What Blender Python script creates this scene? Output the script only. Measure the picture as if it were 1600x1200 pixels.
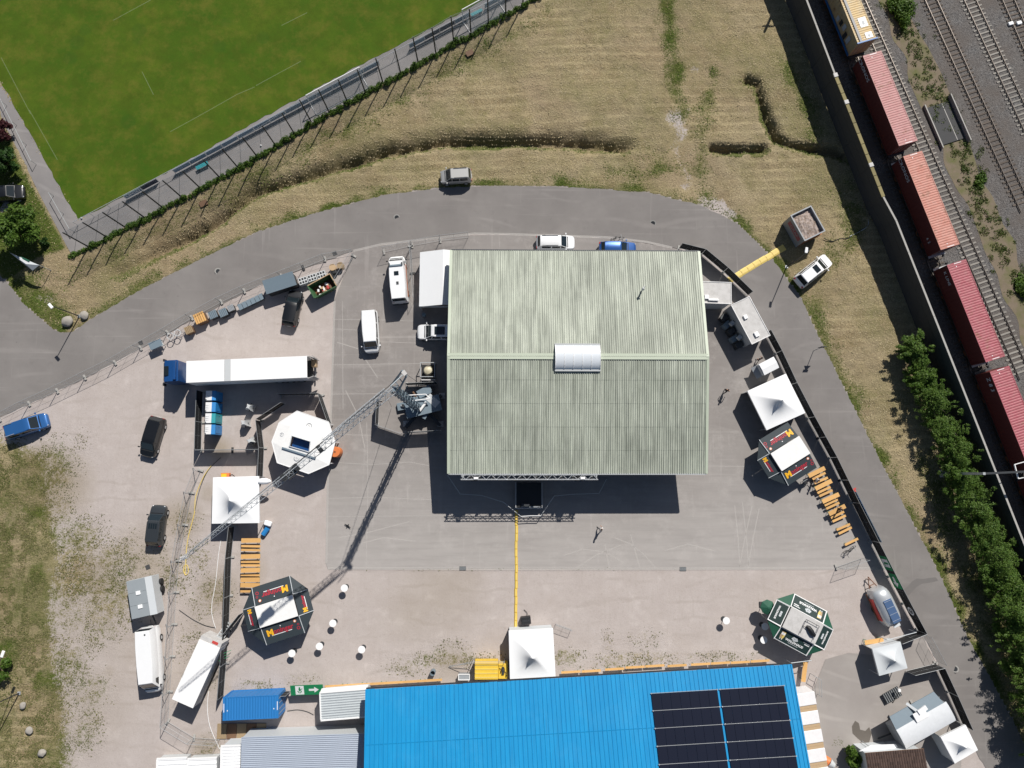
import bpy, bmesh, math, random
import numpy as np
from mathutils import Vector, Matrix
random.seed(7); rng = np.random.default_rng(7)
for o in list(bpy.data.objects): bpy.data.objects.remove(o)
S = bpy.context.scene; C = S.collection
R = math.radians
# ---------------------------------------------------------------- camera
H, F = 84.0, 1100.0                      # flying height in metres, focal length in px of a 1600 px wide picture
zc = Vector((18/F, 140/F, 1)).normalized()          # world up seen from the camera
xc = (Vector((1, 0, 0)) - zc.x*zc).normalized(); yc = zc.cross(xc)
ROT = Matrix((xc, yc, zc))                           # rows: world axes in camera space
cam = bpy.data.cameras.new('camera'); co = bpy.data.objects.new('camera', cam); C.objects.link(co)
cam.sensor_width = 36; cam.lens = F/1600*36; cam.clip_start = .5; cam.clip_end = 3000
co.matrix_world = Matrix.Translation((0, 0, H)) @ ROT.to_4x4()
S.camera = co
# ---------------------------------------------------------------- sky, sun, exposure
SUNV = Vector((.41, .91, 1.0)).normalized()          # towards the sun
w = bpy.data.worlds.new('World'); S.world = w; w.use_nodes = True
nt = w.node_tree; bg = nt.nodes['Background']
sky = nt.nodes.new('ShaderNodeTexSky'); sky.sky_type = 'NISHITA'; sky.sun_disc = False
sky.sun_elevation = math.asin(SUNV.z); sky.sun_rotation = math.atan2(SUNV.x, SUNV.y); sky.altitude = 200
nt.links.new(sky.outputs[0], bg.inputs[0]); bg.inputs[1].default_value = .05
sl = bpy.data.lights.new('sun', 'SUN'); so = bpy.data.objects.new('sun', sl); C.objects.link(so)
sl.energy = 5.0; sl.angle = R(.5); sl.color = (1, .955, .89)
so.rotation_euler = SUNV.to_track_quat('Z', 'Y').to_euler(); so.location = SUNV*150
S.view_settings.view_transform = 'Standard'; S.view_settings.look = 'None'
S.view_settings.exposure = .12; S.view_settings.gamma = 1; S.view_settings.use_curve_mapping = False
# ---------------------------------------------------------------- helpers
def P(px, py, h=0.0):
    """world point at height h that lies on the line of sight through a photo pixel"""
    d = ROT @ Vector(((px-800)/F, (600-py)/F, -1))
    t = (h-H)/d.z
    return Vector((d.x*t, d.y*t, h))
def PW(pts, h=0.0): return [P(a, b, h) for a, b in pts]
def lerp(a, b, t): return a+(b-a)*t
ROOTS = []
def tag(o, label=None, cat=None, group=None, kind=None):
    if label: o['label'] = label
    if cat: o['category'] = cat
    if group: o['group'] = group
    if kind: o['kind'] = kind
    return o
def thing(name, label, cat, loc=(0, 0, 0), rz=0.0, group=None):
    o = bpy.data.objects.new(name, None); C.objects.link(o)
    o.location = loc; o.rotation_euler = (0, 0, rz); o.empty_display_size = .3
    return tag(o, label, cat, group)
def link(name, me, parent=None):
    o = bpy.data.objects.new(name, me); C.objects.link(o)
    if parent: o.parent = parent
    return o
def copy_tree(o, parent=None):
    c = o.copy(); C.objects.link(c)
    if parent: c.parent = parent
    for ch in o.children: copy_tree(ch, c)
    return c
class MB:
    def __init__(s): s.v = []; s.f = []
    def add(s, vs, fs):
        n = len(s.v); s.v += [tuple(p) for p in vs]; s.f += [tuple(i+n for i in f) for f in fs]; return s
    def poly(s, pts): return s.add(pts, [tuple(range(len(pts)))])
    def hexa(s, b, t):      # two rings of 4
        return s.add(list(b)+list(t), [(3, 2, 1, 0), (4, 5, 6, 7), (0, 1, 5, 4), (1, 2, 6, 5), (2, 3, 7, 6), (3, 0, 4, 7)])
    def box(s, c, d, rz=0.0, M=None):
        x, y, z = d[0]/2, d[1]/2, d[2]/2
        vs = [Vector(p) for p in ((-x, -y, -z), (x, -y, -z), (x, y, -z), (-x, y, -z), (-x, -y, z), (x, -y, z), (x, y, z), (-x, y, z))]
        if rz: Rm = Matrix.Rotation(rz, 3, 'Z'); vs = [Rm @ p for p in vs]
        if M is not None: vs = [M @ p for p in vs]
        c = Vector(c); return s.hexa([p+c for p in vs[:4]], [p+c for p in vs[4:]])
    def beam(s, a, b, w=.1, h=None):
        a, b = Vector(a), Vector(b); h = h or w; d = (b-a)
        if d.length < 1e-6: return s
        q = d.to_track_quat('X', 'Z').to_matrix()
        return s.box((a+b)/2, (d.length, w, h), M=q)
    def tube(s, a, b, r=.05, n=6, r2=None):
        a, b = Vector(a), Vector(b); d = b-a; r2 = r if r2 is None else r2
        q = d.to_track_quat('Z', 'Y').to_matrix()
        c = [q @ Vector((math.cos(2*math.pi*i/n), math.sin(2*math.pi*i/n), 0)) for i in range(n)]
        vs = [a+p*r for p in c]+[b+p*r2 for p in c]
        return s.add(vs, [(i, (i+1) % n, (i+1) % n+n, i+n) for i in range(n)]+[tuple(range(n))[::-1], tuple(range(n, 2*n))])
    def pipe(s, pts, r=.03, n=5):
        for a, b in zip(pts[:-1], pts[1:]): s.tube(a, b, r, n)
        return s
    def prism(s, poly, z0, z1):
        n = len(poly); vs = [(p[0], p[1], z0) for p in poly]+[(p[0], p[1], z1) for p in poly]
        return s.add(vs, [(i, (i+1) % n, (i+1) % n+n, i+n) for i in range(n)]+[tuple(range(n))[::-1], tuple(range(n, 2*n))])
    def loft(s, rings, cap=True):
        n = len(rings[0]); vs = [p for r in rings for p in r]; fs = []
        for k in range(len(rings)-1):
            fs += [(k*n+i, k*n+(i+1) % n, (k+1)*n+(i+1) % n, (k+1)*n+i) for i in range(n)]
        if cap: fs += [tuple(range(n))[::-1], tuple(range((len(rings)-1)*n, len(rings)*n))]
        return s.add(vs, fs)
    def mesh(s, name, mat=None, smooth=False):
        me = bpy.data.meshes.new(name); me.from_pydata(s.v, [], s.f); me.update()
        bm = bmesh.new(); bm.from_mesh(me); bmesh.ops.recalc_face_normals(bm, faces=bm.faces)
        big = [f for f in bm.faces if len(f.verts) > 4]
        if big: bmesh.ops.triangulate(bm, faces=big)
        bm.to_mesh(me); bm.free()
        if mat: me.materials.append(mat)
        if smooth: me.shade_smooth()
        return me
    def build(s, name, mat, parent=None, smooth=False, bevel=0, seg=2, up=False):
        me = s.mesh(name, mat, smooth)
        o = link(name, me, parent)
        if bevel:
            b = o.modifiers.new('bevel', 'BEVEL'); b.width = bevel; b.segments = seg; b.limit_method = 'ANGLE'; b.angle_limit = R(25)
            me.shade_smooth(); 
            try:
                b.harden_normals = True
            except Exception: pass
        if smooth and smooth != True: me.set_sharp_from_angle(angle=R(smooth))
        return o
def bx(parent, name, mat, c, d, rz=0.0, bevel=0): return MB().box(c, d, rz).build(name, mat, parent, bevel=bevel)
def ordn(i): return ['first', 'second', 'third', 'fourth', 'fifth', 'sixth', 'seventh', 'eighth', 'ninth', 'tenth', 'eleventh', 'twelfth', 'thirteenth', 'fourteenth', 'fifteenth', 'sixteenth', 'seventeenth', 'eighteenth', 'nineteenth', 'twentieth', 'twenty-first', 'twenty-second', 'twenty-third', 'twenty-fourth', 'twenty-fifth', 'twenty-sixth'][i]
# ---------------------------------------------------------------- materials
def nodes(name):
    m = bpy.data.materials.new(name); m.use_nodes = True; n = m.node_tree
    return m, n, n.nodes['Principled BSDF'], n.nodes, n.links
def pos(n, scale=(1, 1, 1), rz=0.0, obj=False):
    mp = n.nodes.new('ShaderNodeMapping'); mp.inputs['Scale'].default_value = scale; mp.inputs['Rotation'].default_value = (0, 0, rz)
    if obj: t = n.nodes.new('ShaderNodeTexCoord'); n.links.new(t.outputs['Object'], mp.inputs[0])
    else: t = n.nodes.new('ShaderNodeNewGeometry'); n.links.new(t.outputs['Position'], mp.inputs[0])
    return mp.outputs[0]
def noise(n, vec, scale, detail=4, rough=.6, lo=None, hi=None):
    t = n.nodes.new('ShaderNodeTexNoise'); t.inputs['Scale'].default_value = scale; t.inputs['Detail'].default_value = detail
    t.inputs['Roughness'].default_value = rough; n.links.new(vec, t.inputs['Vector'])
    o = t.outputs['Fac']
    if lo is not None:
        r = n.nodes.new('ShaderNodeMapRange'); r.inputs[1].default_value = lo; r.inputs[2].default_value = hi; r.clamp = True
        n.links.new(o, r.inputs[0]); o = r.outputs[0]
    return o
def mix(n, fac, a, b, mode='MIX'):
    m = n.nodes.new('ShaderNodeMix'); m.data_type = 'RGBA'; m.blend_type = mode
    for i, x in ((0, fac), (6, a), (7, b)):
        if isinstance(x, (int, float)): m.inputs[i].default_value = x
        elif isinstance(x, (tuple, list)): m.inputs[i].default_value = (*x, 1) if len(x) == 3 else x
        else: n.links.new(x, m.inputs[i])
    return m.outputs[2]
def mth(n, op, a, b=0.0, c=None):
    m = n.nodes.new('ShaderNodeMath'); m.operation = op
    for i, x in enumerate((a, b, c)):
        if x is None: continue
        if isinstance(x, (int, float)): m.inputs[i].default_value = x
        else: n.links.new(x, m.inputs[i])
    return m.outputs[0]
def bump(n, b, h, strength=.3, dist=.05):
    t = n.nodes.new('ShaderNodeBump'); t.inputs['Strength'].default_value = strength; t.inputs['Distance'].default_value = dist
    n.links.new(h, t.inputs['Height']); n.links.new(t.outputs[0], b.inputs['Normal'])
def mat(name, col, rough=.6, metal=0.0, var=.12, scale=3.0, fine=30, bmp=.0, spec=.5, tint=None, rnd=0.0, coat=0.0, dirt=0.0):
    m, n, b, N, L = nodes(name)
    v = pos(n, obj=False)
    a = noise(n, v, scale, 5); f = noise(n, v, fine, 3)
    s = mth(n, 'MULTIPLY_ADD', mth(n, 'ADD', a, f), var, 1-var)
    if rnd:
        oi = N.new('ShaderNodeObjectInfo'); s = mth(n, 'MULTIPLY', s, mth(n, 'MULTIPLY_ADD', oi.outputs['Random'], rnd*2, 1-rnd))
    g = N.new('ShaderNodeCombineColor'); [L.new(s, g.inputs[i]) for i in range(3)]
    c = mix(n, 1.0, (*col,), g.outputs[0], 'MULTIPLY')
    if tint: c = mix(n, noise(n, v, scale*.6, 4, .6, .45, .75), c, tint)
    if dirt: c = mix(n, mth(n, 'MULTIPLY', noise(n, v, 1.3, 6, .7, .45, .8), dirt), c, (.12, .10, .08))
    L.new(c, b.inputs['Base Color']); b.inputs['Roughness'].default_value = rough; b.inputs['Metallic'].default_value = metal
    b.inputs['Specular IOR Level'].default_value = spec
    if coat: b.inputs['Coat Weight'].default_value = coat; b.inputs['Coat Roughness'].default_value = .05
    if bmp: bump(n, b, f, bmp, .02)
    return m
def seethrough(name, col, alpha, grid=None):
    m, n, b, N, L = nodes(name)
    b.inputs['Base Color'].default_value = (*col, 1); b.inputs['Roughness'].default_value = .8
    a = noise(n, pos(n), 2.0, 3, .6, .2, .8)
    L.new(mth(n, 'MULTIPLY_ADD', a, .06, alpha-.03), b.inputs['Alpha'])
    return m
M = {}
def mk(k, *a, **kw): M[k] = mat(k, *a, **kw)
mk('galv', (.4, .42, .43), .5, .25, .2); mk('jib_grey', (.38, .41, .44), .55, .1, .12); mk('darksteel', (.06, .065, .07), .5, .5)
mk('white', (.8, .8, .8), .5, var=.04, scale=.8); mk('canvas', (.8, .81, .82), .75, var=.05, scale=.6, fine=8, bmp=.1)
mk('canvas_grey', (.55, .58, .6), .75, var=.06, scale=.6, fine=8)
mk('white_roof', (.78, .78, .77), .55, var=.08, scale=.5, fine=6, dirt=.1); mk('grimy_white', (.52, .51, .5), .7, var=.2, scale=1.2, fine=9, dirt=.35)
mk('black', (.012, .013, .015), .55); mk('rubber', (.015, .015, .016), .8); mk('glass', (.012, .018, .022), .06, spec=.8, var=.02)
mk('black_canvas', (.028, .04, .048), .7, var=.12, scale=.8, fine=10); mk('green_canvas', (.012, .085, .05), .7, var=.1, scale=.8); mk('dark_green_print', (.012, .032, .03), .6, var=.1)
mk('yellow', (.72, .48, .05), .55, var=.12, dirt=.2); mk('pale_yellow', (.72, .55, .16), .55, var=.1, dirt=.15); mk('orange', (.62, .18, .05), .6); mk('red', (.42, .03, .04), .55); mk('print_yellow', (.85, .45, .02), .6); mk('print_red', (.4, .02, .04), .6)
mk('blue', (.02, .13, .38), .45, var=.08); mk('toilet_blue', (.02, .2, .5), .45); mk('toilet_teal', (.02, .28, .32), .45); mk('deep_blue', (.01, .06, .2), .3, coat=.4)
mk('wood', (.62, .36, .13), .55, var=.14, scale=2.5, fine=14, rnd=.08); mk('oldwood', (.3, .22, .13), .7, var=.25, scale=4); mk('brownwood', (.16, .09, .05), .7)
mk('grey_plastic', (.5, .52, .53), .5); mk('concrete', (.36, .35, .33), .85, var=.2, scale=1.5, fine=20, bmp=.2); mk('dark_concrete', (.05, .051, .053), .85, var=.2, scale=1.5, bmp=.2); mk('stone', (.3, .28, .25), .85, var=.3, scale=5, bmp=.5)
mk('rust', (.16, .06, .025), .8, var=.3, scale=2); mk('rail', (.16, .14, .125), .4, .8, .2); mk('sleeper_concrete', (.25, .235, .21), .85, var=.25, scale=4, rnd=.15); mk('sleeper_wood', (.105, .085, .07), .9, var=.3, scale=4, rnd=.2)
mk('sign_green', (.01, .22, .08), .5, var=.06); mk('red_mark', (.5, .06, .05), .6); mk('skin', (.45, .26, .18), .6); mk('cloth_dark', (.02, .022, .03), .8); mk('cloth_white', (.7, .7, .7), .8); mk('hair', (.04, .025, .018), .7)
mk('seat', (.1, .12, .14), .5); mk('lamp_red', (.35, .01, .01), .3); mk('lamp_clear', (.4, .42, .45), .12, coat=.5); mk('grey_paint', (.28, .3, .32), .45, var=.1); mk('blue_grey', (.16, .21, .25), .5, var=.15); mk('bark', (.08, .06, .045), .9, var=.3)
mk('pv', (.011, .013, .024), .16, var=.1, scale=.4, spec=.6); mk('tan', (.45, .32, .19), .7, var=.15); mk('alu', (.58, .6, .62), .3, .45, .06)
M['fence_mesh'] = seethrough('fence_mesh', (.25, .26, .27), .06); M['ball_net'] = seethrough('ball_net', (.34, .4, .44), .14)
M['screen'] = seethrough('screen', (.016, .017, .019), .95); M['screen_thin'] = seethrough('screen_thin', (.02, .021, .023), .78)
M['banner_blue'] = mat('banner_blue', (.24, .32, .4), .6, var=.15); M['banner_dark'] = mat('banner_dark', (.05, .06, .09), .6)
def paint(name, col, metal=.0, rough=.35): M[name] = mat(name, col, rough, metal, .05, 1.5, 12, coat=.6)
paint('car_white', (.78, .79, .8)); paint('car_black', (.008, .009, .011)); paint('car_dark', (.03, .035, .04)); paint('car_blue', (.02, .09, .3), .3); paint('car_lightblue', (.03, .13, .36), .35, .3); paint('car_silver', (.42, .42, .41), .3); paint('car_grey', (.5, .5, .5), .2)
def leafmat(name, c1, c2, c3):
    m, n, b, N, L = nodes(name); v = pos(n)
    c = mix(n, noise(n, v, 1.1, 3, .6, .35, .65), c1, c2); c = mix(n, noise(n, v, 6, 2, .5, .45, .8), c, c3)
    L.new(c, b.inputs['Base Color']); b.inputs['Roughness'].default_value = .55; b.inputs['Specular IOR Level'].default_value = .25
    b.inputs['Subsurface Weight'].default_value = 0
    tr = N.new('ShaderNodeBsdfTranslucent'); L.new(c, tr.inputs[0]); ms = N.new('ShaderNodeMixShader'); ms.inputs[0].default_value = .35
    L.new(b.outputs[0], ms.inputs[1]); L.new(tr.outputs[0], ms.inputs[2]); L.new(ms.outputs[0], N['Material Output'].inputs[0])
    return m
M['leaf'] = leafmat('leaf', (.05, .115, .015), (.085, .155, .022), (.15, .21, .04)); M['leaf_hedge'] = leafmat('leaf_hedge', (.06, .13, .02), (.10, .18, .03), (.17, .22, .05))
M['leaf_dark'] = leafmat('leaf_dark', (.02, .055, .012), (.03, .075, .012), (.05, .1, .02)); M['leaf_red'] = leafmat('leaf_red', (.05, .015, .02), (.07, .02, .025), (.09, .03, .03))
M['leaf_weed'] = leafmat('leaf_weed', (.06, .11, .02), (.1, .13, .03), (.13, .14, .04))
def leaves(name, m, parent, blobs, n, size=.22, flat=.5):
    """leaf-sized quads scattered through ellipsoids (x,y,z,rx,ry,rz)"""
    vol = np.array([b[3]*b[4]+b[4]*b[5] for b in blobs]); vol = vol/vol.sum(); V = []; Fc = []
    for bi, cnt in zip(range(len(blobs)), rng.multinomial(n, vol)):
        b = blobs[bi]; d = rng.normal(size=(cnt, 3)); d /= np.linalg.norm(d, axis=1)[:, None]
        r = rng.random(cnt)**.28; c = d*r[:, None]*np.array(b[3:6])*(1+.16*rng.normal(size=(cnt, 1)))+np.array(b[:3])
        nn = d+rng.normal(size=(cnt, 3))*.7+np.array([0, 0, flat]); nn /= np.linalg.norm(nn, axis=1)[:, None]
        u = np.cross(nn, rng.normal(size=(cnt, 3))); u /= np.linalg.norm(u, axis=1)[:, None]; vv = np.cross(nn, u)
        s = size*(.6+.8*rng.random((cnt, 1)))
        q = np.stack([c-u*s, c+vv*s*.55, c+u*s, c-vv*s*.55], 1); q[:, :, 2] = np.maximum(q[:, :, 2], .01); V.append(q.reshape(-1, 3))
    V = np.concatenate(V); k = len(V)//4
    me = bpy.data.meshes.new(name); me.vertices.add(len(V)); me.vertices.foreach_set('co', V.ravel())
    me.loops.add(4*k); me.loops.foreach_set('vertex_index', np.arange(4*k)); me.polygons.add(k)
    me.polygons.foreach_set('loop_start', np.arange(0, 4*k, 4)); me.update(calc_edges=True); me.materials.append(m)
    return link(name, me, parent)
def text_mesh(name, txt, size, m, parent, loc, rot=(0, 0, 0), ext=.004, sx=1.0, font_bold=0.0):
    cu = bpy.data.curves.new(name, 'FONT'); cu.body = txt; cu.size = size; cu.align_x = 'CENTER'; cu.align_y = 'CENTER'; cu.extrude = ext; cu.offset = font_bold; cu.resolution_u = 2
    t = bpy.data.objects.new('t', cu); C.objects.link(t); bpy.context.view_layer.update()
    me = bpy.data.meshes.new_from_object(t.evaluated_get(bpy.context.evaluated_depsgraph_get())); bpy.data.objects.remove(t)
    me.name = name; me.materials.clear(); me.materials.append(m)
    o = link(name, me, parent); o.location = loc; o.rotation_euler = rot; o.scale = (sx, 1, 1); return o
def onframe(A, B, h=0.0):
    """centre, length and heading of a thing whose front and rear ends sit at two photo pixels at height h"""
    a, b = P(*A, h), P(*B, h); c = (a+b)/2; d = a-b
    return Vector((c.x, c.y, 0)), d.length, math.atan2(d.y, d.x)
# ================================================================ SETTING
def vnoise(x, y, sc, seed):
    g = np.random.default_rng(seed).random((257, 257)); u = x/sc+40.3; v = y/sc+71.7
    i = np.floor(u).astype(int); j = np.floor(v).astype(int); a = u-i; b = v-j; a = a*a*(3-2*a); b = b*b*(3-2*b); i %= 256; j %= 256
    return (g[i, j]*(1-a)+g[i+1, j]*a)*(1-b)+(g[i, j+1]*(1-a)+g[i+1, j+1]*a)*b
def dist_line(X, Y, pts):
    """distance to a polyline, and signed side (+ = left of travel)"""
    D = np.full(X.shape, 1e9); Sd = np.zeros(X.shape); T = np.zeros(X.shape); acc = 0
    for a, b in zip(pts[:-1], pts[1:]):
        ex, ey = b[0]-a[0], b[1]-a[1]; l2 = ex*ex+ey*ey; l = math.sqrt(l2)
        t = np.clip(((X-a[0])*ex+(Y-a[1])*ey)/l2, 0, 1); dx = X-a[0]-t*ex; dy = Y-a[1]-t*ey; d = np.hypot(dx, dy)
        k = d < D; D = np.where(k, d, D); Sd = np.where(k, np.sign(ex*dy-ey*dx), Sd); T = np.where(k, acc+t*l, T); acc += l
    return D, Sd, T
def inside(X, Y, poly):
    r = np.zeros(X.shape, bool); n = len(poly)
    for i in range(n):
        x1, y1 = poly[i][0], poly[i][1]; x2, y2 = poly[(i+1) % n][0], poly[(i+1) % n][1]
        if y1 == y2: continue
        r ^= ((y1 > Y) != (y2 > Y)) & (X < (x2-x1)*(Y-y1)/(y2-y1)+x1)
    return r
def soft(X, Y, px, width=1.0):
    p = PW(px); d, _, _ = dist_line(X, Y, p+[p[0]]); s = np.where(inside(X, Y, p), d, -d)
    return np.clip(.5+s/(2*width), 0, 1)
ROAD_OUT = [(-60, 380), (10, 440), (37, 475), (82, 514), (96, 520), (112, 519), (140, 500), (225, 450), (310, 407), (400, 363), (500, 331), (600, 305), (690, 293), (790, 290), (900, 293), (1012, 301), (1095, 321), (1150, 348), (1200, 396), (1250, 463), (1282, 532), (1317, 602), (1375, 720), (1415, 795), (1450, 862), (1470, 902), (1510, 992), (1535, 1037), (1558, 1080), (1590, 1140), (1640, 1260)]
ROAD_IN = [(1575, 1260), (1528, 1180), (1507, 1130), (1465, 1036), (1440, 987), (1392, 897), (1365, 845), (1302, 715), (1237, 600), (1172, 462), (1100, 396), (1050, 386), (950, 371), (800, 366), (740, 365), (725, 367), (595, 382), (552, 392), (400, 448), (300, 500), (135, 590), (0, 652), (-80, 690)]
YARD = [(552, 393), (596, 383), (725, 368), (800, 367), (950, 372), (1050, 387), (1096, 398), (1171, 464), (1236, 601), (1301, 716), (1364, 846), (1386, 888), (1300, 889), (1000, 889), (780, 888), (512, 889), (509, 880), (511, 760), (516, 660), (519, 560), (522, 470)]
DITCH = [(187, 426), (240, 400), (330, 352), (400, 300), (500, 268), (600, 239), (700, 221), (800, 221), (880, 223), (972, 231)]
DITCH2 = [(1114, 232), (1150, 234), (1192, 232)]
DITCH3 = [(1168, 126), (1182, 130), (1193, 160), (1203, 190), (1214, 216), (1240, 226), (1300, 236), (1330, 245)]
WALLTOP = [(1215, -110), (1260, 0), (1305, 118), (1322, 160), (1380, 308), (1400, 345), (1500, 597), (1600, 850), (1690, 1075)]
WALL_H = 3.8
wallw = PW(WALLTOP, WALL_H)
wl = PW([(1215, -110), (1690, 1090)], WALL_H)
# ---- one terrain sheet: meadow with ditches, gravel yard, weeds
nx0, nx1, ny0, ny1 = -72, 76, -50, 70
st = .33
xs = np.concatenate([np.linspace(-900, nx0-4, 14), np.arange(nx0, nx1, st), np.linspace(nx1+4, 900, 14)])
ys = np.concatenate([np.linspace(-900, ny0-4, 14), np.arange(ny0, ny1, st), np.linspace(ny1+4, 900, 14)])
X, Y = np.meshgrid(xs, ys); Zt = np.zeros(X.shape)
grass = np.zeros(X.shape); green = np.zeros(X.shape); dirt = np.zeros(X.shape)
road_out_w = PW(ROAD_OUT); d_out, s_out, _ = dist_line(X, Y, road_out_w)
north = s_out > 0                                     # left of travel = meadow side
yardside = [p for p in ROAD_IN]
grass = np.where(north, 1.0, 0.0)
wt = np.clip(d_out/1.0, 0, 1)
# greenness: verge along the road, tracks, ditch bottom
vn = vnoise(X, Y, 4, 3)*.6+vnoise(X, Y, 1.2, 4)*.4
green = np.where(north, np.clip(1.0-(d_out+(vnoise(X, Y, 1.6, 31)-.5)*1.8)/1.3, 0, 1)*(.45+.7*vnoise(X, Y, 3.0, 32)), 0)
wob = (vnoise(X, Y, 2.2, 21)-.5)*1.6+(vnoise(X, Y, .8, 22)-.5)*.9; wob2 = .35+1.0*vnoise(X, Y, 1.7, 23)
def stroke(px, wdt, amt, arr, sl=1.6):
    d, _, _ = dist_line(X, Y, PW(px)); return np.maximum(arr, amt*np.clip((wdt-d+wob)/sl+.5, 0, 1)*wob2)
green = stroke([(1040, -30), (1050, 60), (1062, 130), (1068, 175)], .9, .8, green); green = stroke([(1118, 110), (1108, 150), (1098, 185), (1092, 260), (1105, 300)], .8, .65, green)
green = stroke([(960, 272), (1010, 270), (1060, 262)], .7, .7, green); green = stroke([(1000, 245), (1040, 255), (1085, 262)], 1.3, .45, green)
green = stroke([(1230, 100), (1255, 160), (1280, 210)], 1.2, .55, green); green = stroke([(40, 440), (80, 500), (60, 470)], 2.0, .8, green); green = stroke([(100, 440), (180, 392), (300, 330), (420, 262), (560, 195), (700, 110), (850, 20)], 1.1, .5, green)
green = stroke([(1320, 300), (1335, 370), (1300, 400)], 1.6, .5, green); green = stroke([(1270, 480), (1300, 560), (1330, 620)], 1.2, .55, green)
green = stroke([(1440, 720), (1500, 850), (1560, 1000)], 1.4, .55, green)
bare = stroke([(1058, 170), (1062, 215), (1060, 250), (1080, 285), (1040, 290)], .7, .8, np.zeros(X.shape)); bare = stroke([(1085, 110), (1080, 150), (1070, 190)], .5, .6, bare); bare = stroke([(1100, 318), (1125, 325), (1150, 342)], .8, .8, bare); bare = stroke([(60, 462), (75, 468)], .8, .6, bare)
garden = soft(X, Y, [(-80, 190), (-10, 195), (16, 215), (28, 250), (104, 388), (62, 402), (30, 425), (12, 442), (-80, 330)], .2)
green = np.maximum(green, garden*1.0)
# lower left rough grass creeping over the gravel
gl = soft(X, Y, [(-60, 640), (-20, 690), (20, 690), (40, 702), (70, 712), (80, 800), (95, 870), (80, 950), (85, 1020), (100, 1100), (105, 1260), (-80, 1260)], 2.2)
for cx, cy, r, a in ((75, 735, 4.0, .55), (45, 770, 4, .6), (85, 800, 3.2, .45), (140, 885, 3, .38), (55, 820, 4, .6), (110, 960, 3.2, .42), (220, 885, 3.6, .33), (285, 815, 2.6, .33), (150, 990, 2.6, .35), (130, 1150, 2.6, .42), (140, 1130, 2, .4), (330, 930, 3.0, .4), (300, 1000, 2.8, .34), (170, 930, 4.5, .5), (110, 900, 4.5, .58), (120, 850, 4, .52), (100, 1040, 3.5, .5), (180, 880, 4, .46), (160, 960, 4, .44), (140, 1080, 3, .42), (270, 900, 3, .4), (310, 870, 2.5, .4), (310, 1060, 2.5, .34), (250, 870, 3, .28), (330, 1170, 2.0, .35), (120, 690, 2.2, .3)):
    p = P(cx, cy); gl = np.maximum(gl, a*np.clip(1.4-np.hypot(X-p.x, Y-p.y)/r, 0, 1))
for cx, cy, rx, ry, a in ((700, 1030, 7, 1.1, .46), (640, 1045, 4, 1.0, .40), (885, 1028, 2.4, 1.5, .45), (1000, 1028, 8, 1.0, .4), (950, 1005, 1.0, 2.0, .34), (400, 1072, 3.6, .8, .38), (470, 1060, 3, .8, .3), (960, 1035, 3, 1.2, .42), (1120, 1025, 6, .8, .36), (1330, 1160, 2.5, .6, .55), (800, 888, 22, .2, .3), (1010, 1000, 3, 1.5, .3), (700, 1010, 3, 1.2, .32)):
    p = P(cx, cy); gl = np.maximum(gl, a*np.clip(1.4-np.hypot((X-p.x)/rx, (Y-p.y)/ry), 0, 1))
grass = np.where(north, 1.0, gl); grass = np.where(north & (bare > 0), np.minimum(grass, 1-bare*.8), grass)
green = np.where(north, green, np.clip(.35+.9*(vn-.45), 0, 1))
for cx, cy, r in ((52, 790, 2.2), (58, 910, 1.7), (15, 830, 2.0), (72, 1000, 1.5), (100, 1150, 1.6), (10, 1040, 1.8), (30, 720, 1.5), (80, 1060, 1.4), (45, 850, 1.5)):
    p = P(cx, cy); green = np.maximum(green, np.where(north, 0, np.clip(1.25-(np.hypot(X-p.x, (Y-p.y)*.7)+wob*1.5)/(r*1.25), 0, 1)*.75*wob2))
for cx, cy, r, a in ((90, 760, 4, .75), (60, 730, 3, .6), (155, 900, 3.2, .6), (230, 880, 3.5, .55), (285, 810, 2.5, .6), (345, 700, 1.4, .6), (210, 850, 2.5, .35), (340, 925, 2.6, .6), (690, 925, 5, .32), (650, 950, 4, .28), (720, 910, 3, .3), (140, 960, 7, .3), (120, 1100, 7, .3), (200, 1000, 6, .22), (320, 960, 4, .3), (300, 1060, 4, .28), (325, 770, 1.2, .4), (320, 1170, 1.8, .6), (400, 890, 1.4, .3), (705, 1040, 2.5, .4), (170, 1050, 1.0, .4)):
    p = P(cx, cy); dirt = np.maximum(dirt, a*np.clip(1.3-np.hypot(X-p.x, Y-p.y)/r, 0, 1))
# ditches
ditchw = []
for dl, wid, dep in ((DITCH, 1.0, 1.25), (DITCH2, .75, 1.15), (DITCH3, .85, 1.2)):
    p = PW(dl); d, sd, t = dist_line(X, Y, p); L = sum((b-a).length for a, b in zip(p[:-1], p[1:])); n_ = 1.0
    left = sd > 0; dj = np.maximum(d+wob*.28, 0)
    wl_, wr_ = (2.7, .95) if dl is DITCH else (1.25, .8)
    prof = np.where(left, np.clip((wl_-dj)/(wl_-.25), 0, 1)**3.0, np.clip((wr_-dj)/.75, 0, 1)**1.2)
    fade = np.clip(t/9, .25, 1)*1.2 if dl is DITCH else 1.15
    Zt = np.minimum(Zt, -dep*prof*fade*(.85+.3*vn))
    green = np.maximum(green, np.where((~left) & (dj < 1.0), .7, 0)*(.4+.9*vn)); dirt = np.maximum(dirt, np.where(left, np.sqrt(prof)*.6, prof*.25))  # earthy banks; extra weight on the left one paints its shade into the colour
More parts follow.
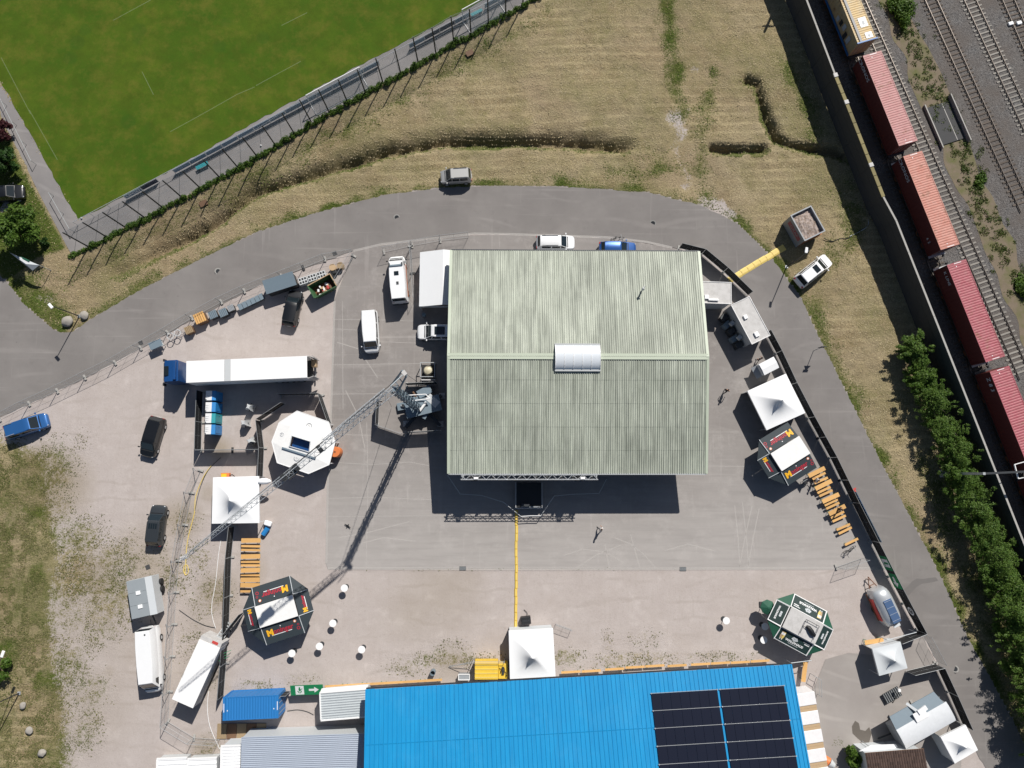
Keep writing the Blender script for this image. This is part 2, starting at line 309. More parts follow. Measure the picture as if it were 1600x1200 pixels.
# lumpy mown stubble
lump = (vnoise(X, Y, 1.1, 11)-.5)*.12+(vnoise(X, Y, .5, 12)-.5)*.12+(vnoise(X, Y, 5, 13)-.5)*.3
amp = np.where(north, np.clip((d_out-.75)/1.5, 0, 1), .25*np.clip(gl*2-.4, 0, 1))
noflat = np.ones(X.shape)
for pl in ([(-80, 60), (0, 125), (123, 345), (850, -20), (850, -150), (-80, -150)], [(-80, 100), (0, 130), (123, 343), (850, -60), (900, -20), (430, 235), (110, 400), (96, 385), (20, 215), (-60, 60)]):
    noflat = np.minimum(noflat, 1-soft(X, Y, pl, .25))
d_w, s_w, _ = dist_line(X, Y, wl); east = s_w > 0
Zt += lump*amp*noflat - .035
far = (X < nx0) | (X > nx1-1) | (Y < ny0) | (Y > ny1-1)
Zt = np.where(far, -.05, Zt); Zt = np.where((s_w > 0) & (d_w < 300), -.05, Zt)
nyv, nxv = X.shape
me = bpy.data.meshes.new('ground'); me.vertices.add(X.size); me.vertices.foreach_set('co', np.stack([X, Y, Zt], -1).reshape(-1, 3).astype(np.float32).ravel())
ii, jj = np.meshgrid(np.arange(nyv-1), np.arange(nxv-1), indexing='ij'); a = (ii*nxv+jj).ravel(); q = np.stack([a, a+1, a+1+nxv, a+nxv], 1)
me.loops.add(q.size); me.loops.foreach_set('vertex_index', q.ravel()); me.polygons.add(len(q)); me.polygons.foreach_set('loop_start', np.arange(0, q.size, 4)); me.update(calc_edges=True); me.shade_smooth()
at = me.color_attributes.new('zone', 'FLOAT_COLOR', 'POINT'); at.data.foreach_set('color', np.stack([grass, green, dirt, np.ones(X.shape)], -1).astype(np.float32).ravel())
def ground_mat():
    m, n, b, N, L = nodes('ground'); v = pos(n)
    at = N.new('ShaderNodeAttribute'); at.attribute_name = 'zone'; sp = N.new('ShaderNodeSeparateColor'); L.new(at.outputs['Color'], sp.inputs[0])
    n1 = noise(n, v, 1.6, 6, .65); n2 = noise(n, v, 6, 4, .6); n3 = noise(n, v, .35, 4, .6); n4 = noise(n, v, 14, 3, .7)
    def rag(x, lo, hi, k):
        s = mth(n, 'ADD', x, mth(n, 'MULTIPLY', mth(n, 'SUBTRACT', mth(n, 'ADD', n1, n2), 1.0), k)); r = N.new('ShaderNodeMapRange'); r.inputs[1].default_value = lo; r.inputs[2].default_value = hi; L.new(s, r.inputs[0]); return r.outputs[0]
    # gravel
    gr = mix(n, noise(n, v, .5, 4, .6, .3, .7), (.425, .375, .352), (.50, .45, .428)); gr = mix(n, noise(n, v, 22, 3, .7, .35, .75), gr, (.355, .315, .295))
    gr = mix(n, mth(n, 'MULTIPLY', noise(n, v, 3.2, 5, .75, .56, .68), .35), gr, (.25, .21, .17))
    ty = noise(n, pos(n, (2.2, .25, 1), .5), 1.3, 4, .6, .55, .75); gr = mix(n, mth(n, 'MULTIPLY', ty, .3), gr, (.33, .29, .26)); gr = mix(n, mth(n, 'MULTIPLY', noise(n, v, .18, 5, .7, .52, .72), .22), gr, (.37, .32, .28)); gr = mix(n, mth(n, 'MULTIPLY', noise(n, v, .4, 6, .75, .56, .7), .5), gr, (.56, .51, .485)); gr = mix(n, mth(n, 'MULTIPLY', noise(n, v, 7, 4, .8, .62, .72), .45), gr, (.2, .17, .14))
    wv = N.new('ShaderNodeTexWave'); wv.wave_type = 'RINGS'; wv.inputs['Scale'].default_value = .16; wv.inputs['Distortion'].default_value = 9; wv.inputs['Detail'].default_value = 3; wv.inputs['Detail Scale'].default_value = .6; L.new(pos(n, (1, 1, 0)), wv.inputs['Vector']); rr_ = N.new('ShaderNodeMapRange'); rr_.inputs[1].default_value = .86; rr_.inputs[2].default_value = 1.0; L.new(wv.outputs['Fac'], rr_.inputs[0]); gr = mix(n, mth(n, 'MULTIPLY', mth(n, 'MULTIPLY', rr_.outputs[0], noise(n, v, .25, 3, .6, .45, .6)), .3), gr, (.3, .26, .23))
    gr = mix(n, mth(n, 'MULTIPLY', sp.outputs[2], .85), gr, (.24, .195, .125))
    # straw and green
    dv = N.new('ShaderNodeVectorMath'); dv.operation = 'ADD'; nd = N.new('ShaderNodeTexNoise'); nd.inputs['Scale'].default_value = .07; nd.inputs['Detail'].default_value = 3; L.new(v, nd.inputs['Vector']); sc_ = N.new('ShaderNodeVectorMath'); sc_.operation = 'SCALE'; sc_.inputs['Scale'].default_value = 14; L.new(nd.outputs['Color'], sc_.inputs[0]); L.new(v, dv.inputs[0]); L.new(sc_.outputs[0], dv.inputs[1])
    mp2 = N.new('ShaderNodeMapping'); mp2.inputs['Scale'].default_value = (.35, 1.5, 1); L.new(dv.outputs[0], mp2.inputs[0])
    streak = noise(n, mp2.outputs[0], 1.5, 6, .7, .3, .72); clump = noise(n, v, 3.3, 6, .72, .3, .72)
    dr = mix(n, clump, (.26, .205, .12), (.48, .395, .245)); dr = mix(n, mth(n, 'MULTIPLY', streak, .55), dr, (.46, .375, .215)); dr = mix(n, mth(n, 'MULTIPLY', noise(n, v, 7, 5, .8, .44, .68), .95), dr, (.11, .085, .04))
    dr = mix(n, mth(n, 'MULTIPLY', noise(n, v, .12, 4, .65, .42, .62), .55), dr, (.33, .28, .19)); dr = mix(n, mth(n, 'MULTIPLY', noise(n, v, .3, 5, .7, .48, .68), .6), dr, (.19, .17, .075)); dr = mix(n, mth(n, 'MULTIPLY', noise(n, v, .8, 5, .75, .58, .72), .5), dr, (.37, .31, .24))
    wb_ = N.new('ShaderNodeTexWave'); wb_.bands_direction = 'Y'; wb_.inputs['Scale'].default_value = .16; wb_.inputs['Distortion'].default_value = 7; wb_.inputs['Detail'].default_value = 3; wb_.inputs['Detail Scale'].default_value = .25; L.new(pos(n, (.55, 1.6, 0), R(-8)), wb_.inputs['Vector']); rw_ = N.new('ShaderNodeMapRange'); rw_.inputs[1].default_value = .55; rw_.inputs[2].default_value = 1.0; L.new(wb_.outputs['Fac'], rw_.inputs[0])
    dr = mix(n, mth(n, 'MULTIPLY', mth(n, 'MULTIPLY', rw_.outputs[0], noise(n, v, .1, 3, .6, .35, .6)), .55), dr, (.52, .43, .26)); dr = mix(n, mth(n, 'MULTIPLY', noise(n, v, .06, 4, .6, .48, .62), .5), dr, (.30, .22, .14)); dr = mix(n, mth(n, 'MULTIPLY', noise(n, v, .09, 5, .65, .46, .62), .6), dr, (.17, .165, .07)); dr = mix(n, mth(n, 'MULTIPLY', noise(n, v, .2, 5, .7, .5, .66), .45), dr, (.2, .145, .08))
    gg = mix(n, noise(n, v, 2, 5, .7, .3, .7), (.055, .095, .015), (.13, .15, .035)); gg = mix(n, noise(n, v, 11, 3, .7, .4, .75), gg, (.04, .06, .012))
    gs = mix(n, rag(sp.outputs[1], .2, .9, 1.1), dr, gg)
    gs = mix(n, mth(n, 'MULTIPLY', sp.outputs[2], .6), gs, (.12, .085, .045))
    col = mix(n, rag(sp.outputs[0], .35, .62, .9), gr, gs)
    L.new(col, b.inputs['Base Color']); b.inputs['Roughness'].default_value = .95; b.inputs['Specular IOR Level'].default_value = .1
    hh = mth(n, 'MULTIPLY', mth(n, 'ADD', mth(n, 'ADD', n2, n4), clump), mth(n, 'MULTIPLY_ADD', sp.outputs[0], .9, .08)); bump(n, b, hh, .8, .1)
    return m
me.materials.append(ground_mat()); ground = link('ground', me); tag(ground, kind='structure')
# ---- asphalt
def asphalt(name, c1, c2, lines=True, rz=0.0):
    m, n, b, N, L = nodes(name); v = pos(n)
    c = mix(n, noise(n, v, .22, 5, .6, .3, .7), c1, c2); c = mix(n, mth(n, 'MULTIPLY', noise(n, v, 30, 3, .7, .4, .8), .35), c, tuple(x*.72 for x in c1))
    if lines:
        for sc, r, lo in (((.05, 1.6, 1), rz, .6), ((1.4, .06, 1), rz+.2, .62)):
            c = mix(n, mth(n, 'MULTIPLY', noise(n, pos(n, sc, r), 1.2, 4, .55, lo, .74), .38), c, tuple(min(x*1.4, 1) for x in c2))
        c = mix(n, mth(n, 'MULTIPLY', noise(n, v, .7, 5, .7, .56, .72), .3), c, tuple(x*.7 for x in c1))
    for sc, dist, lo, amt, k in ((.11, 14, .9, .22, 1.45), (.07, 22, .93, .2, .68)):
        wv = N.new('ShaderNodeTexWave'); wv.wave_type = 'RINGS'; wv.inputs['Scale'].default_value = sc; wv.inputs['Distortion'].default_value = dist; wv.inputs['Detail'].default_value = 2; wv.inputs['Detail Scale'].default_value = .35; L.new(pos(n, (1, 1, 0), sc), wv.inputs['Vector']); rr_ = N.new('ShaderNodeMapRange'); rr_.inputs[1].default_value = lo; rr_.inputs[2].default_value = 1.0; L.new(wv.outputs['Fac'], rr_.inputs[0])
        c = mix(n, mth(n, 'MULTIPLY', mth(n, 'MULTIPLY', rr_.outputs[0], noise(n, v, .15, 3, .6, .45, .62)), amt), c, tuple(min(x*k, 1) for x in c2))
    c = mix(n, mth(n, 'MULTIPLY', noise(n, v, 1.7, 3, .6, .70, .76), .5), c, tuple(x*.55 for x in c1)); c = mix(n, mth(n, 'MULTIPLY', noise(n, v, .09, 4, .6, .45, .6), .3), c, tuple(x*.86 for x in c1))
    L.new(c, b.inputs['Base Color']); b.inputs['Roughness'].default_value = .9; b.inputs['Specular IOR Level'].default_value = .2; bump(n, b, noise(n, v, 40, 3), .25, .01)
    return m
def dusty(m, c, y0, y1):
    n = m.node_tree; b = n.nodes['Principled BSDF']; src = b.inputs['Base Color'].links[0].from_socket; v = pos(n)
    sx = n.nodes.new('ShaderNodeSeparateXYZ'); n.links.new(v, sx.inputs[0]); r = n.nodes.new('ShaderNodeMapRange'); r.inputs[1].default_value = y0; r.inputs[2].default_value = y1
    n.links.new(mth(n, 'ADD', sx.outputs[1], mth(n, 'MULTIPLY', mth(n, 'SUBTRACT', noise(n, pos(n, (.5, 1.4, 1)), .35, 5, .65), .5), 16)), r.inputs[0])
    cc = mix(n, mth(n, 'MULTIPLY', r.outputs[0], .8), src, c); cc = mix(n, mth(n, 'MULTIPLY', noise(n, pos(n, (.12, 1.5, 1), .03), 1.1, 6, .7, .46, .7), .42), cc, tuple(x*.62 for x in c)); cc = mix(n, mth(n, 'MULTIPLY', noise(n, pos(n, (.5, .5, 1)), .8, 6, .75, .52, .74), .35), cc, tuple(x*1.25 for x in c)); cc = mix(n, mth(n, 'MULTIPLY', noise(n, pos(n, (1, .1, 1), .35), 1.4, 5, .7, .6, .74), .3), cc, tuple(x*1.3 for x in c))
    n.links.new(cc, b.inputs['Base Color'])
def sheet(name, px, z, m, parent=None, jit=0.0, step=1.0, h=0.0):
    p = PW(px, h); out = []
    for a, b in zip(p, p[1:]+p[:1]):
        k = max(1, int((b-a).length/step)) if jit else 1; d = (b-a); nn = Vector((-d.y, d.x, 0)).normalized()
        for i in range(k): out.append(a+d*(i/k)+nn*(random.uniform(-jit, jit) if i else 0))
    o = MB().poly([(q.x, q.y, z) for q in out]).build(name, m, parent)
    if parent is None: tag(o, kind='structure')
    return o
M['asphalt'] = asphalt('asphalt', (.188, .175, .168), (.235, .22, .21)); M['asphalt_yard'] = asphalt('asphalt_yard', (.225, .206, .196), (.29, .27, .258)); M['asphalt_pad'] = asphalt('asphalt_pad', (.29, .265, .25), (.36, .335, .315), False)
M['paving'] = asphalt('paving', (.2, .19, .19), (.27, .255, .25), False); M['seam'] = seethrough('seam', (.62, .59, .56), .4)
dusty(M['asphalt_yard'], (.385, .362, .345), P(800, 640).y, P(800, 880).y)
road = sheet('road', ROAD_OUT+ROAD_IN, .004, M['asphalt'], jit=.07, step=.45)
yard = sheet('asphalt_yard', YARD, .008, M['asphalt_yard'])
loading = sheet('paved_loading_yard', [(1290, 1030), (1325, 1020), (1385, 1025), (1440, 990), (1462, 1040), (1505, 1132), (1500, 1230), (1280, 1230), (1262, 1100)], .006, M['asphalt_pad'])
def seam(name, px, wdt, parent, z, m='seam'):
    mb = MB(); p = PW(px)
    for a, b in zip(p[:-1], p[1:]):
        d = (b-a).normalized(); nn = Vector((-d.y, d.x, 0))*wdt/2; mb.poly([(q.x, q.y, z) for q in (a-nn, b-nn, b+nn, a+nn)])
    return mb.build(name, M[m], parent)
for px in ([(521, 499), (600, 500), (690, 503)], [(520, 514), (565, 516)], [(594, 534), (680, 537)], [(519, 570), (660, 568)], [(518, 616), (600, 615)], [(515, 679), (580, 680)], [(514, 722), (580, 726), (640, 722), (672, 728)], [(513, 779), (580, 777), (680, 781)], [(512, 807), (700, 806)], [(1104, 675), (1155, 675)], [(1060, 728), (1200, 729)], [(535, 470), (536, 640)], [(573, 660), (575, 760), (572, 885)]): seam('slab_joint', px, .07, yard, .012)
seam('drain_channel', [(512, 888), (760, 889), (1000, 889), (1386, 888)], .3, yard, .014); seam('kerb_line', [(552, 392), (595, 382), (725, 367), (740, 365), (800, 366), (950, 371), (1010, 378), (1050, 387)], .28, yard, .016); seam('edge_joint', [(523, 470), (520, 560), (517, 650), (512, 760), (510, 880)], .25, yard, .013)
for px in ([(1148, 790), (1153, 840), (1156, 888)], [(1175, 790), (1164, 840), (1155, 888)], [(1160, 785), (1166, 840), (1170, 888)], [(1186, 795), (1177, 840), (1168, 888)], [(960, 840), (985, 850), (1005, 865), (1025, 888)], [(945, 850), (952, 888)], [(985, 835), (1000, 888)], [(880, 868), (910, 858), (945, 862), (975, 880)], [(900, 888), (930, 868), (970, 852)], [(1040, 860), (1075, 850), (1120, 862)], [(560, 850), (600, 840), (650, 846)], [(530, 840), (575, 832), (640, 815)], [(527, 535), (560, 545), (590, 590)], [(600, 440), (640, 470), (660, 500)], [(540, 610), (560, 650), (570, 700)]): seam('tyre_mark', px, .12, yard, .0125)

M['puddle'] = mat('puddle', (.12, .105, .09), .6, var=.1); sheet('wet_patch', [(1331, 1135), (1336, 1126), (1342, 1130), (1344, 1140), (1352, 1142), (1358, 1136), (1362, 1146), (1358, 1160), (1350, 1162), (1338, 1152), (1332, 1146)], .011, M['puddle'], loading, .1, .6)
M['damp'] = mat('damp', (.15, .14, .135), .85, var=.15); sheet('damp_patch', [(1403, 925), (1412, 921), (1432, 904), (1462, 902), (1466, 907), (1440, 912), (1425, 925), (1418, 932), (1408, 930)], .009, M['damp'], road, .1, .6)
for px, py in ((341, 424), (620, 340), (1020, 349), (1492, 1045)):
    o = MB().tube(P(px, py, .005), P(px, py, .02), .42, 14).build('manhole_cover', M['concrete'], road); MB().tube(P(px, py, .02), P(px, py, .026), .28, 12).build('lid', M['darksteel'], o)
for px, py in ((723, 888), (1067, 889)):
    p = P(px, py); o = bx(yard, 'drain_grate', M['darksteel'], (p.x, p.y, .018), (.75, .45, .012))
    for k in range(-3, 4): bx(o, 'grate_bar', M['galv'], (p.x+k*.1, p.y, .027), (.04, .4, .008))
for px, py, parent in ((220, 536, road), (523, 396, road), (231, 886, ground)):
    p = P(px, py); bx(parent, 'drain_cover', M['dark_concrete'], (p.x, p.y, .015), (.5, .5, .02), .4)
# ---- football pitch, paths, garden corner
def pitch_mat():
    m, n, b, N, L = nodes('pitch_grass'); v = pos(n)
    c = mix(n, noise(n, v, .14, 6, .66, .34, .66), (.040, .092, .007), (.082, .122, .011)); c = mix(n, noise(n, v, .5, 5, .7, .42, .7), c, (.055, .085, .008)); c = mix(n, mth(n, 'MULTIPLY', noise(n, v, .33, 5, .75, .48, .7), .7), c, (.135, .13, .022)); c = mix(n, mth(n, 'MULTIPLY', noise(n, v, 16, 3, .7, .4, .75), .45), c, (.035, .065, .008))
    vo = N.new('ShaderNodeTexVoronoi'); vo.inputs['Scale'].default_value = .2; L.new(v, vo.inputs['Vector']); r = N.new('ShaderNodeMapRange'); r.inputs[1].default_value = .22; r.inputs[2].default_value = .16; L.new(vo.outputs['Distance'], r.inputs[0]); c = mix(n, mth(n, 'MULTIPLY', r.outputs[0], .25), c, (.026, .075, .01))
    L.new(c, b.inputs['Base Color']); b.inputs['Roughness'].default_value = .95; b.inputs['Specular IOR Level'].default_value = .1; bump(n, b, noise(n, v, 18, 4, .7), .6, .04); return m
M['pitch'] = pitch_mat(); M['chalk'] = seethrough('chalk', (.6, .68, .45), .12)
path = sheet('path', [(-80, 70), (-10, 165), (18, 215), (60, 300), (104, 384), (112, 398), (140, 386), (197, 356), (285, 310), (372, 263), (460, 210), (543, 161), (626, 115), (709, 68), (790, 24), (870, -22), (960, -75), (900, -90), (-90, -90)], .004, M['paving'])
pitch = sheet('football_pitch', [(-90, -20), (0, 126), (60, 232), (122, 343), (212, 297), (400, 190), (560, 103), (720, 20), (860, -60), (860, -160), (-90, -160)], .03, M['pitch'], jit=.12, step=.7)
for px in ([(2, 90), (48, 178)], [(46, 172), (90, 250)], [(266, 206), (310, 182), (370, 148), (398, 136)], [(177, 32), (236, 0)], [(222, 112), (240, 148)], [(440, 40), (480, 20)], [(400, 134), (470, 96)]): seam('chalk_line', px, .1, pitch, .036, 'chalk')
sheet('parking_pad', [(-80, 300), (0, 281), (36, 268), (58, 306), (32, 322), (-80, 360)], .006, M['asphalt_pad'])
# paving joints of the path: rows of slabs
for k in range(24):
    t = k/24; a = lerp(P(122, 352), P(850, -38), t); b = lerp(P(116, 396), P(868, -4), t); mb = MB(); d = (b-a).normalized(); nn = Vector((-d.y, d.x, 0))*.025
    mb.poly([(q.x, q.y, .008) for q in (a-nn, b-nn, b+nn, a+nn)]).build('paving_joint', M['dark_concrete'], path)
# ---- railway
wa, wb = wl; wd = (wb-wa).normalized(); wd.z = 0; wn = Vector((-wd.y, wd.x, 0))       # along the line southwards, and to the east
if wn.x < 0: wn = -wn
RZ = .35
def ballast_mat():
    m, n, b, N, L = nodes('ballast'); v = pos(n)
    vo = N.new('ShaderNodeTexVoronoi'); vo.inputs['Scale'].default_value = 9; L.new(v, vo.inputs['Vector']); sp = N.new('ShaderNodeSeparateColor'); L.new(vo.outputs['Color'], sp.inputs[0])
    c = mix(n, sp.outputs[0], (.048, .047, .049), (.185, .178, .172)); c = mix(n, noise(n, v, .25, 5, .6, .35, .65), c, (.11, .095, .085)); c = mix(n, mth(n, 'MULTIPLY', noise(n, v, .9, 5, .7, .5, .75), .6), c, (.1, .085, .075)); L.new(c, b.inputs['Base Color']); b.inputs['Roughness'].default_value = .95; bump(n, b, vo.outputs['Distance'], .9, .06); return m
M['ballast'] = ballast_mat()
def track_line(p1, p2, h): return P(*p1, h), P(*p2, h)
T1 = track_line((1353, 0), (1600, 560), RZ+.2)       # right rail of the train's track
T2 = track_line((1456, 0), (1600, 318), RZ+.2); T3 = track_line((1517, 0), (1600, 180), RZ+.2); T4 = track_line((1577, 0), (1600, 53), RZ+.2)
tracks = []
for (a, b), off in ((T1, -.75), (T2, 0), (T3, 0), (T4, 0)):
    d = (b-a); d.z = 0; d.normalize(); nn = Vector((-d.y, d.x, 0)); nn = -nn if nn.x < 0 else nn
    tracks.append((Vector((a.x, a.y, 0))+nn*off, d))
o1, d1 = tracks[0]
# ballast bed: east of the noise wall, one sheet with raised shoulders
mb = MB(); e0 = Vector((wa.x, wa.y, 0)) - wd*20; L0 = 150
prof = [(.3, 0.0), (2.0, .02), (3.2, .28), (9.5, .3), (26, .3), (40, .3), (60, .0)]
rings = [[(e0+wd*s+wn*u+Vector((0, 0, z))) for u, z in prof] for s in np.linspace(0, L0, 40)]
n_ = len(prof); fs = [(k*n_+i, k*n_+i+1, (k+1)*n_+i+1, (k+1)*n_+i) for k in range(39) for i in range(n_-1)]
bed = mb.add([p for r in rings for p in r], fs).build('ballast_bed', M['ballast'], smooth=True); tag(bed, kind='structure')
M['line_soil'] = mat('line_soil', (.17, .135, .095), .95, var=.35, scale=1.0, fine=9, bmp=.6, tint=(.10, .11, .03))
mb = MB(); ss = np.linspace(0, 130, 140); wv_ = lambda s_, k_: (vnoise(np.array([s_]), np.array([k_*9.0]), 3.0, 50)[0]-.5)*1.4
ea, eb = P(1392, 0, .2), P(1600, 480, .2); ud = (eb-ea).normalized(); un = Vector((-ud.y, ud.x, 0)); un = -un if un.x < 0 else un
mb.add([Vector((*(ea+ud*(s_-30)+un*(side*1.75+wv_(s_, side))).xy, .312)) for s_ in ss for side in (-1, 1)], [(2*i, 2*i+1, 2*i+3, 2*i+2) for i in range(len(ss)-1)]); tag(mb.build('lineside_soil', M['line_soil']), kind='structure')
def track(idx, o, d, kind, smin, smax, label):
    root = thing('railway_track', label, 'railway track', (o.x, o.y, RZ), math.atan2(d.y, d.x), 'railway tracks')
    for s in (-.75, .75):
        r = MB(); r.box(((smin+smax)/2, s, .135), (smax-smin, .07, .05)); r.box(((smin+smax)/2, s, .06), (smax-smin, .03, .11)); r.build('rail', M['rail'], root)
    sm = MB().hexa([(-.13, -1.3, -.12), (.13, -1.3, -.12), (.13, 1.3, -.12), (-.13, 1.3, -.12)], [(-.1, -1.28, .03), (.1, -1.28, .03), (.1, 1.28, .03), (-.1, 1.28, .03)]).mesh('sleeper', M[kind])
    k = int((smax-smin)/.62)
    for i in range(k):
        s = link('sleeper', sm, root); s.location = (smin+i*.62, random.uniform(-.03, .03), 0); s.rotation_euler = (0, 0, random.uniform(-.015, .015))
track(0, *tracks[0], 'sleeper_concrete', -4, 52, 'concrete sleeper railway track beside the container train'); track(1, *tracks[1], 'sleeper_wood', -4, 30, 'brown sleeper railway track right of the grey slab'); track(2, *tracks[2], 'sleeper_concrete', -4, 20, 'pale concrete sleeper railway track near the top right corner'); track(3, *tracks[3], 'sleeper_wood', -3, 10, 'rightmost railway track cut off by the top right corner')
# weeds between the tracks
wr = thing('lineside_weeds', 'dry green weeds growing between the train and the next track', 'weeds'); wr['kind'] = 'stuff'
bl = []
for k in range(260):
    t = random.random(); c = lerp(P(1395, 0, .3), P(1600, 475, .3), t)+wn*random.gauss(.1, .95); hh = random.uniform(.05, .26); bl.append((c.x, c.y, .34, random.uniform(.2, .7), random.uniform(.2, .7), hh))
leaves('weed_leaves', M['leaf_weed'], wr, bl, 13000, .09)
def bush(name, label, cat, px, py, rx, ry, rz, n=2500, m='leaf', size=.16, lobes=9, group=None, stem=True):
    p = P(px, py); r = thing(name, label, cat, p, 0, group); bl = []
    for k in range(lobes):
        a = random.uniform(0, 6.28); q = random.uniform(.2, .75); bl.append((math.cos(a)*rx*q, math.sin(a)*ry*q, rz*random.uniform(.45, .85), rx*random.uniform(.3, .55), ry*random.uniform(.3, .55), rz*random.uniform(.25, .45)))
    leaves('crown', M[m], r, bl, n, size)
    if stem:
        s = MB(); s.tube((0, 0, 0), (0, 0, rz*.7), .09, 6, .03)
        for k in range(4): a = k*1.6; s.tube((0, 0, rz*.25), (math.cos(a)*rx*.5, math.sin(a)*ry*.5, rz*.7), .05, 5, .02)
        s.build('trunk', M['bark'], r)
    return r
bush('shrub', 'bright green shrub between the tracks at the top edge', 'shrub', 1406, 22, 1.9, 2.2, 1.6, 4200, 'leaf', .15); bush('shrub', 'low green shrub beside the track at the right edge', 'shrub', 1592, 445, .9, 2.2, .9, 2200, 'leaf', .14); bush('shrub', 'small green shrub below the grey slab between the tracks', 'shrub', 1527, 285, .9, 1.2, .7, 1300, 'leaf', .13)
# service slab between the tracks
sp_ = PW([(1446, 169), (1483, 160), (1509, 213), (1471, 227)], .45); c = sum(sp_, Vector())/4; rz = math.atan2((sp_[3]-sp_[0]).y, (sp_[3]-sp_[0]).x)
r = thing('cable_chamber', 'dark grey concrete slab with side walls between two tracks', 'concrete slab', (c.x, c.y, 0), rz, None); Lc = (sp_[3]-sp_[0]).length; Wc = (sp_[1]-sp_[0]).length
bx(r, 'slab', M['dark_concrete'], (0, 0, .3), (Lc, Wc, .3)); bx(r, 'side_wall', M['concrete'], (0, Wc/2+.2, .5), (Lc+1.3, .14, 1.0)); bx(r, 'side_wall', M['concrete'], (0, -Wc/2-.1, .35), (Lc+.8, .14, .7)); bx(r, 'joint_strip', M['concrete'], (0, Wc*.18, .46), (Lc-.1, .1, .02))
for p_ in ((1579, 37), (1592, 36)):
    q = P(*p_, .4); o = MB().box((0, 0, .12), (.7, .5, .25), .3).build('white_sack', M['canvas'], bevel=.1); o.location = (q.x, q.y, .3)
    tag(o, 'white sack lying %s of the rightmost track' % ('left' if p_[0] < 1585 else 'in the middle'), 'sack', 'white sacks on the rightmost track')

def blades(name, label, cat, pts, zs, m, size, lay, seed):
    r_ = np.random.default_rng(seed); k = len(pts); nn = r_.normal(size=(k, 3))*np.array([lay, lay, 0])+np.array([0, 0, 1]); nn /= np.linalg.norm(nn, axis=1)[:, None]; u = np.cross(nn, r_.normal(size=(k, 3))); u /= np.linalg.norm(u, axis=1)[:, None]; vv = np.cross(nn, u)
    c = np.concatenate([pts, zs[:, None]], 1); s_ = size*(.5+r_.random((k, 1))); w_ = s_*(.25+.3*r_.random((k, 1))); q = np.stack([c-u*s_, c+vv*w_, c+u*s_, c-vv*w_], 1)
    me = bpy.data.meshes.new(name); me.vertices.add(4*k); me.vertices.foreach_set('co', q.reshape(-1).astype(np.float32)); me.loops.add(4*k); me.loops.foreach_set('vertex_index', np.arange(4*k)); me.polygons.add(k); me.polygons.foreach_set('loop_start', np.arange(0, 4*k, 4)); me.update(calc_edges=True); me.materials.append(m); o = link(name, me); tag(o, label, cat, kind='stuff'); return o
def sample(weight, n, seed):
    r_ = np.random.default_rng(seed); w_ = np.maximum(np.where(far, 0, weight), 0).ravel(); w_ = w_/w_.sum(); idx = r_.choice(w_.size, n, p=w_); jx = X.ravel()[idx]+r_.uniform(-.17, .17, n); jy = Y.ravel()[idx]+r_.uniform(-.17, .17, n); return np.stack([jx, jy], 1), Zt.ravel()[idx]
def blade_mat(name, a, b, c):
    m, n, bs, N, L = nodes(name); v = pos(n); cc = mix(n, noise(n, v, 5, 2, .5, .35, .65), a, b); cc = mix(n, noise(n, v, .35, 4, .6, .45, .65), cc, c); L.new(cc, bs.inputs['Base Color']); bs.inputs['Roughness'].default_value = .9; bs.inputs['Specular IOR Level'].default_value = .1; return m
pth = 1-noflat; mw = np.where(north & (s_w < 0), np.clip((d_out-.25)/.8, 0, 1), 0)*noflat*(1-bare)*(.3+vn)*(1-np.clip(green, 0, .8))
pts, zs = sample(mw, 90000, 5); blades('mown_straw', 'mown straw coloured stalks lying over the meadow', 'straw', pts, zs+.03, blade_mat('straw', (.30, .245, .145), (.50, .425, .275), (.36, .29, .175)), .075, .35, 6)
gw = np.where(north & (s_w < 0), np.clip(green, 0, 1)**1.5*np.clip((d_out-.1)/.4, 0, 1), 0)*np.where(garden > .3, .5, 1)*noflat
pts, zs = sample(gw, 34000, 7); blades('verge_grass', 'green grass tufts of the road verge and ditch', 'grass', pts, zs+.04, blade_mat('verge', (.06, .10, .02), (.12, .15, .035), (.15, .15, .05)), .085, .5, 8)
ww = np.where(~north, np.clip(gl-.12, 0, 1)*(vnoise(X, Y, .9, 61) > .45)*(.2+vnoise(X, Y, 2.5, 62)), 0)
for pl in (ROAD_OUT+ROAD_IN, YARD): ww = ww*(1-inside(X, Y, PW(pl)))
pts, zs = sample(ww, 38000, 9); blades('yard_weeds', 'low weeds and dry grass creeping over the gravel', 'weeds', pts, zs+.04, blade_mat('weeds', (.10, .115, .04), (.2, .175, .08), (.085, .10, .03)), .075, .5, 10)
M['oldcoping'] = mat('oldcoping', (.2, .17, .075), .8, var=.25, rnd=.2)
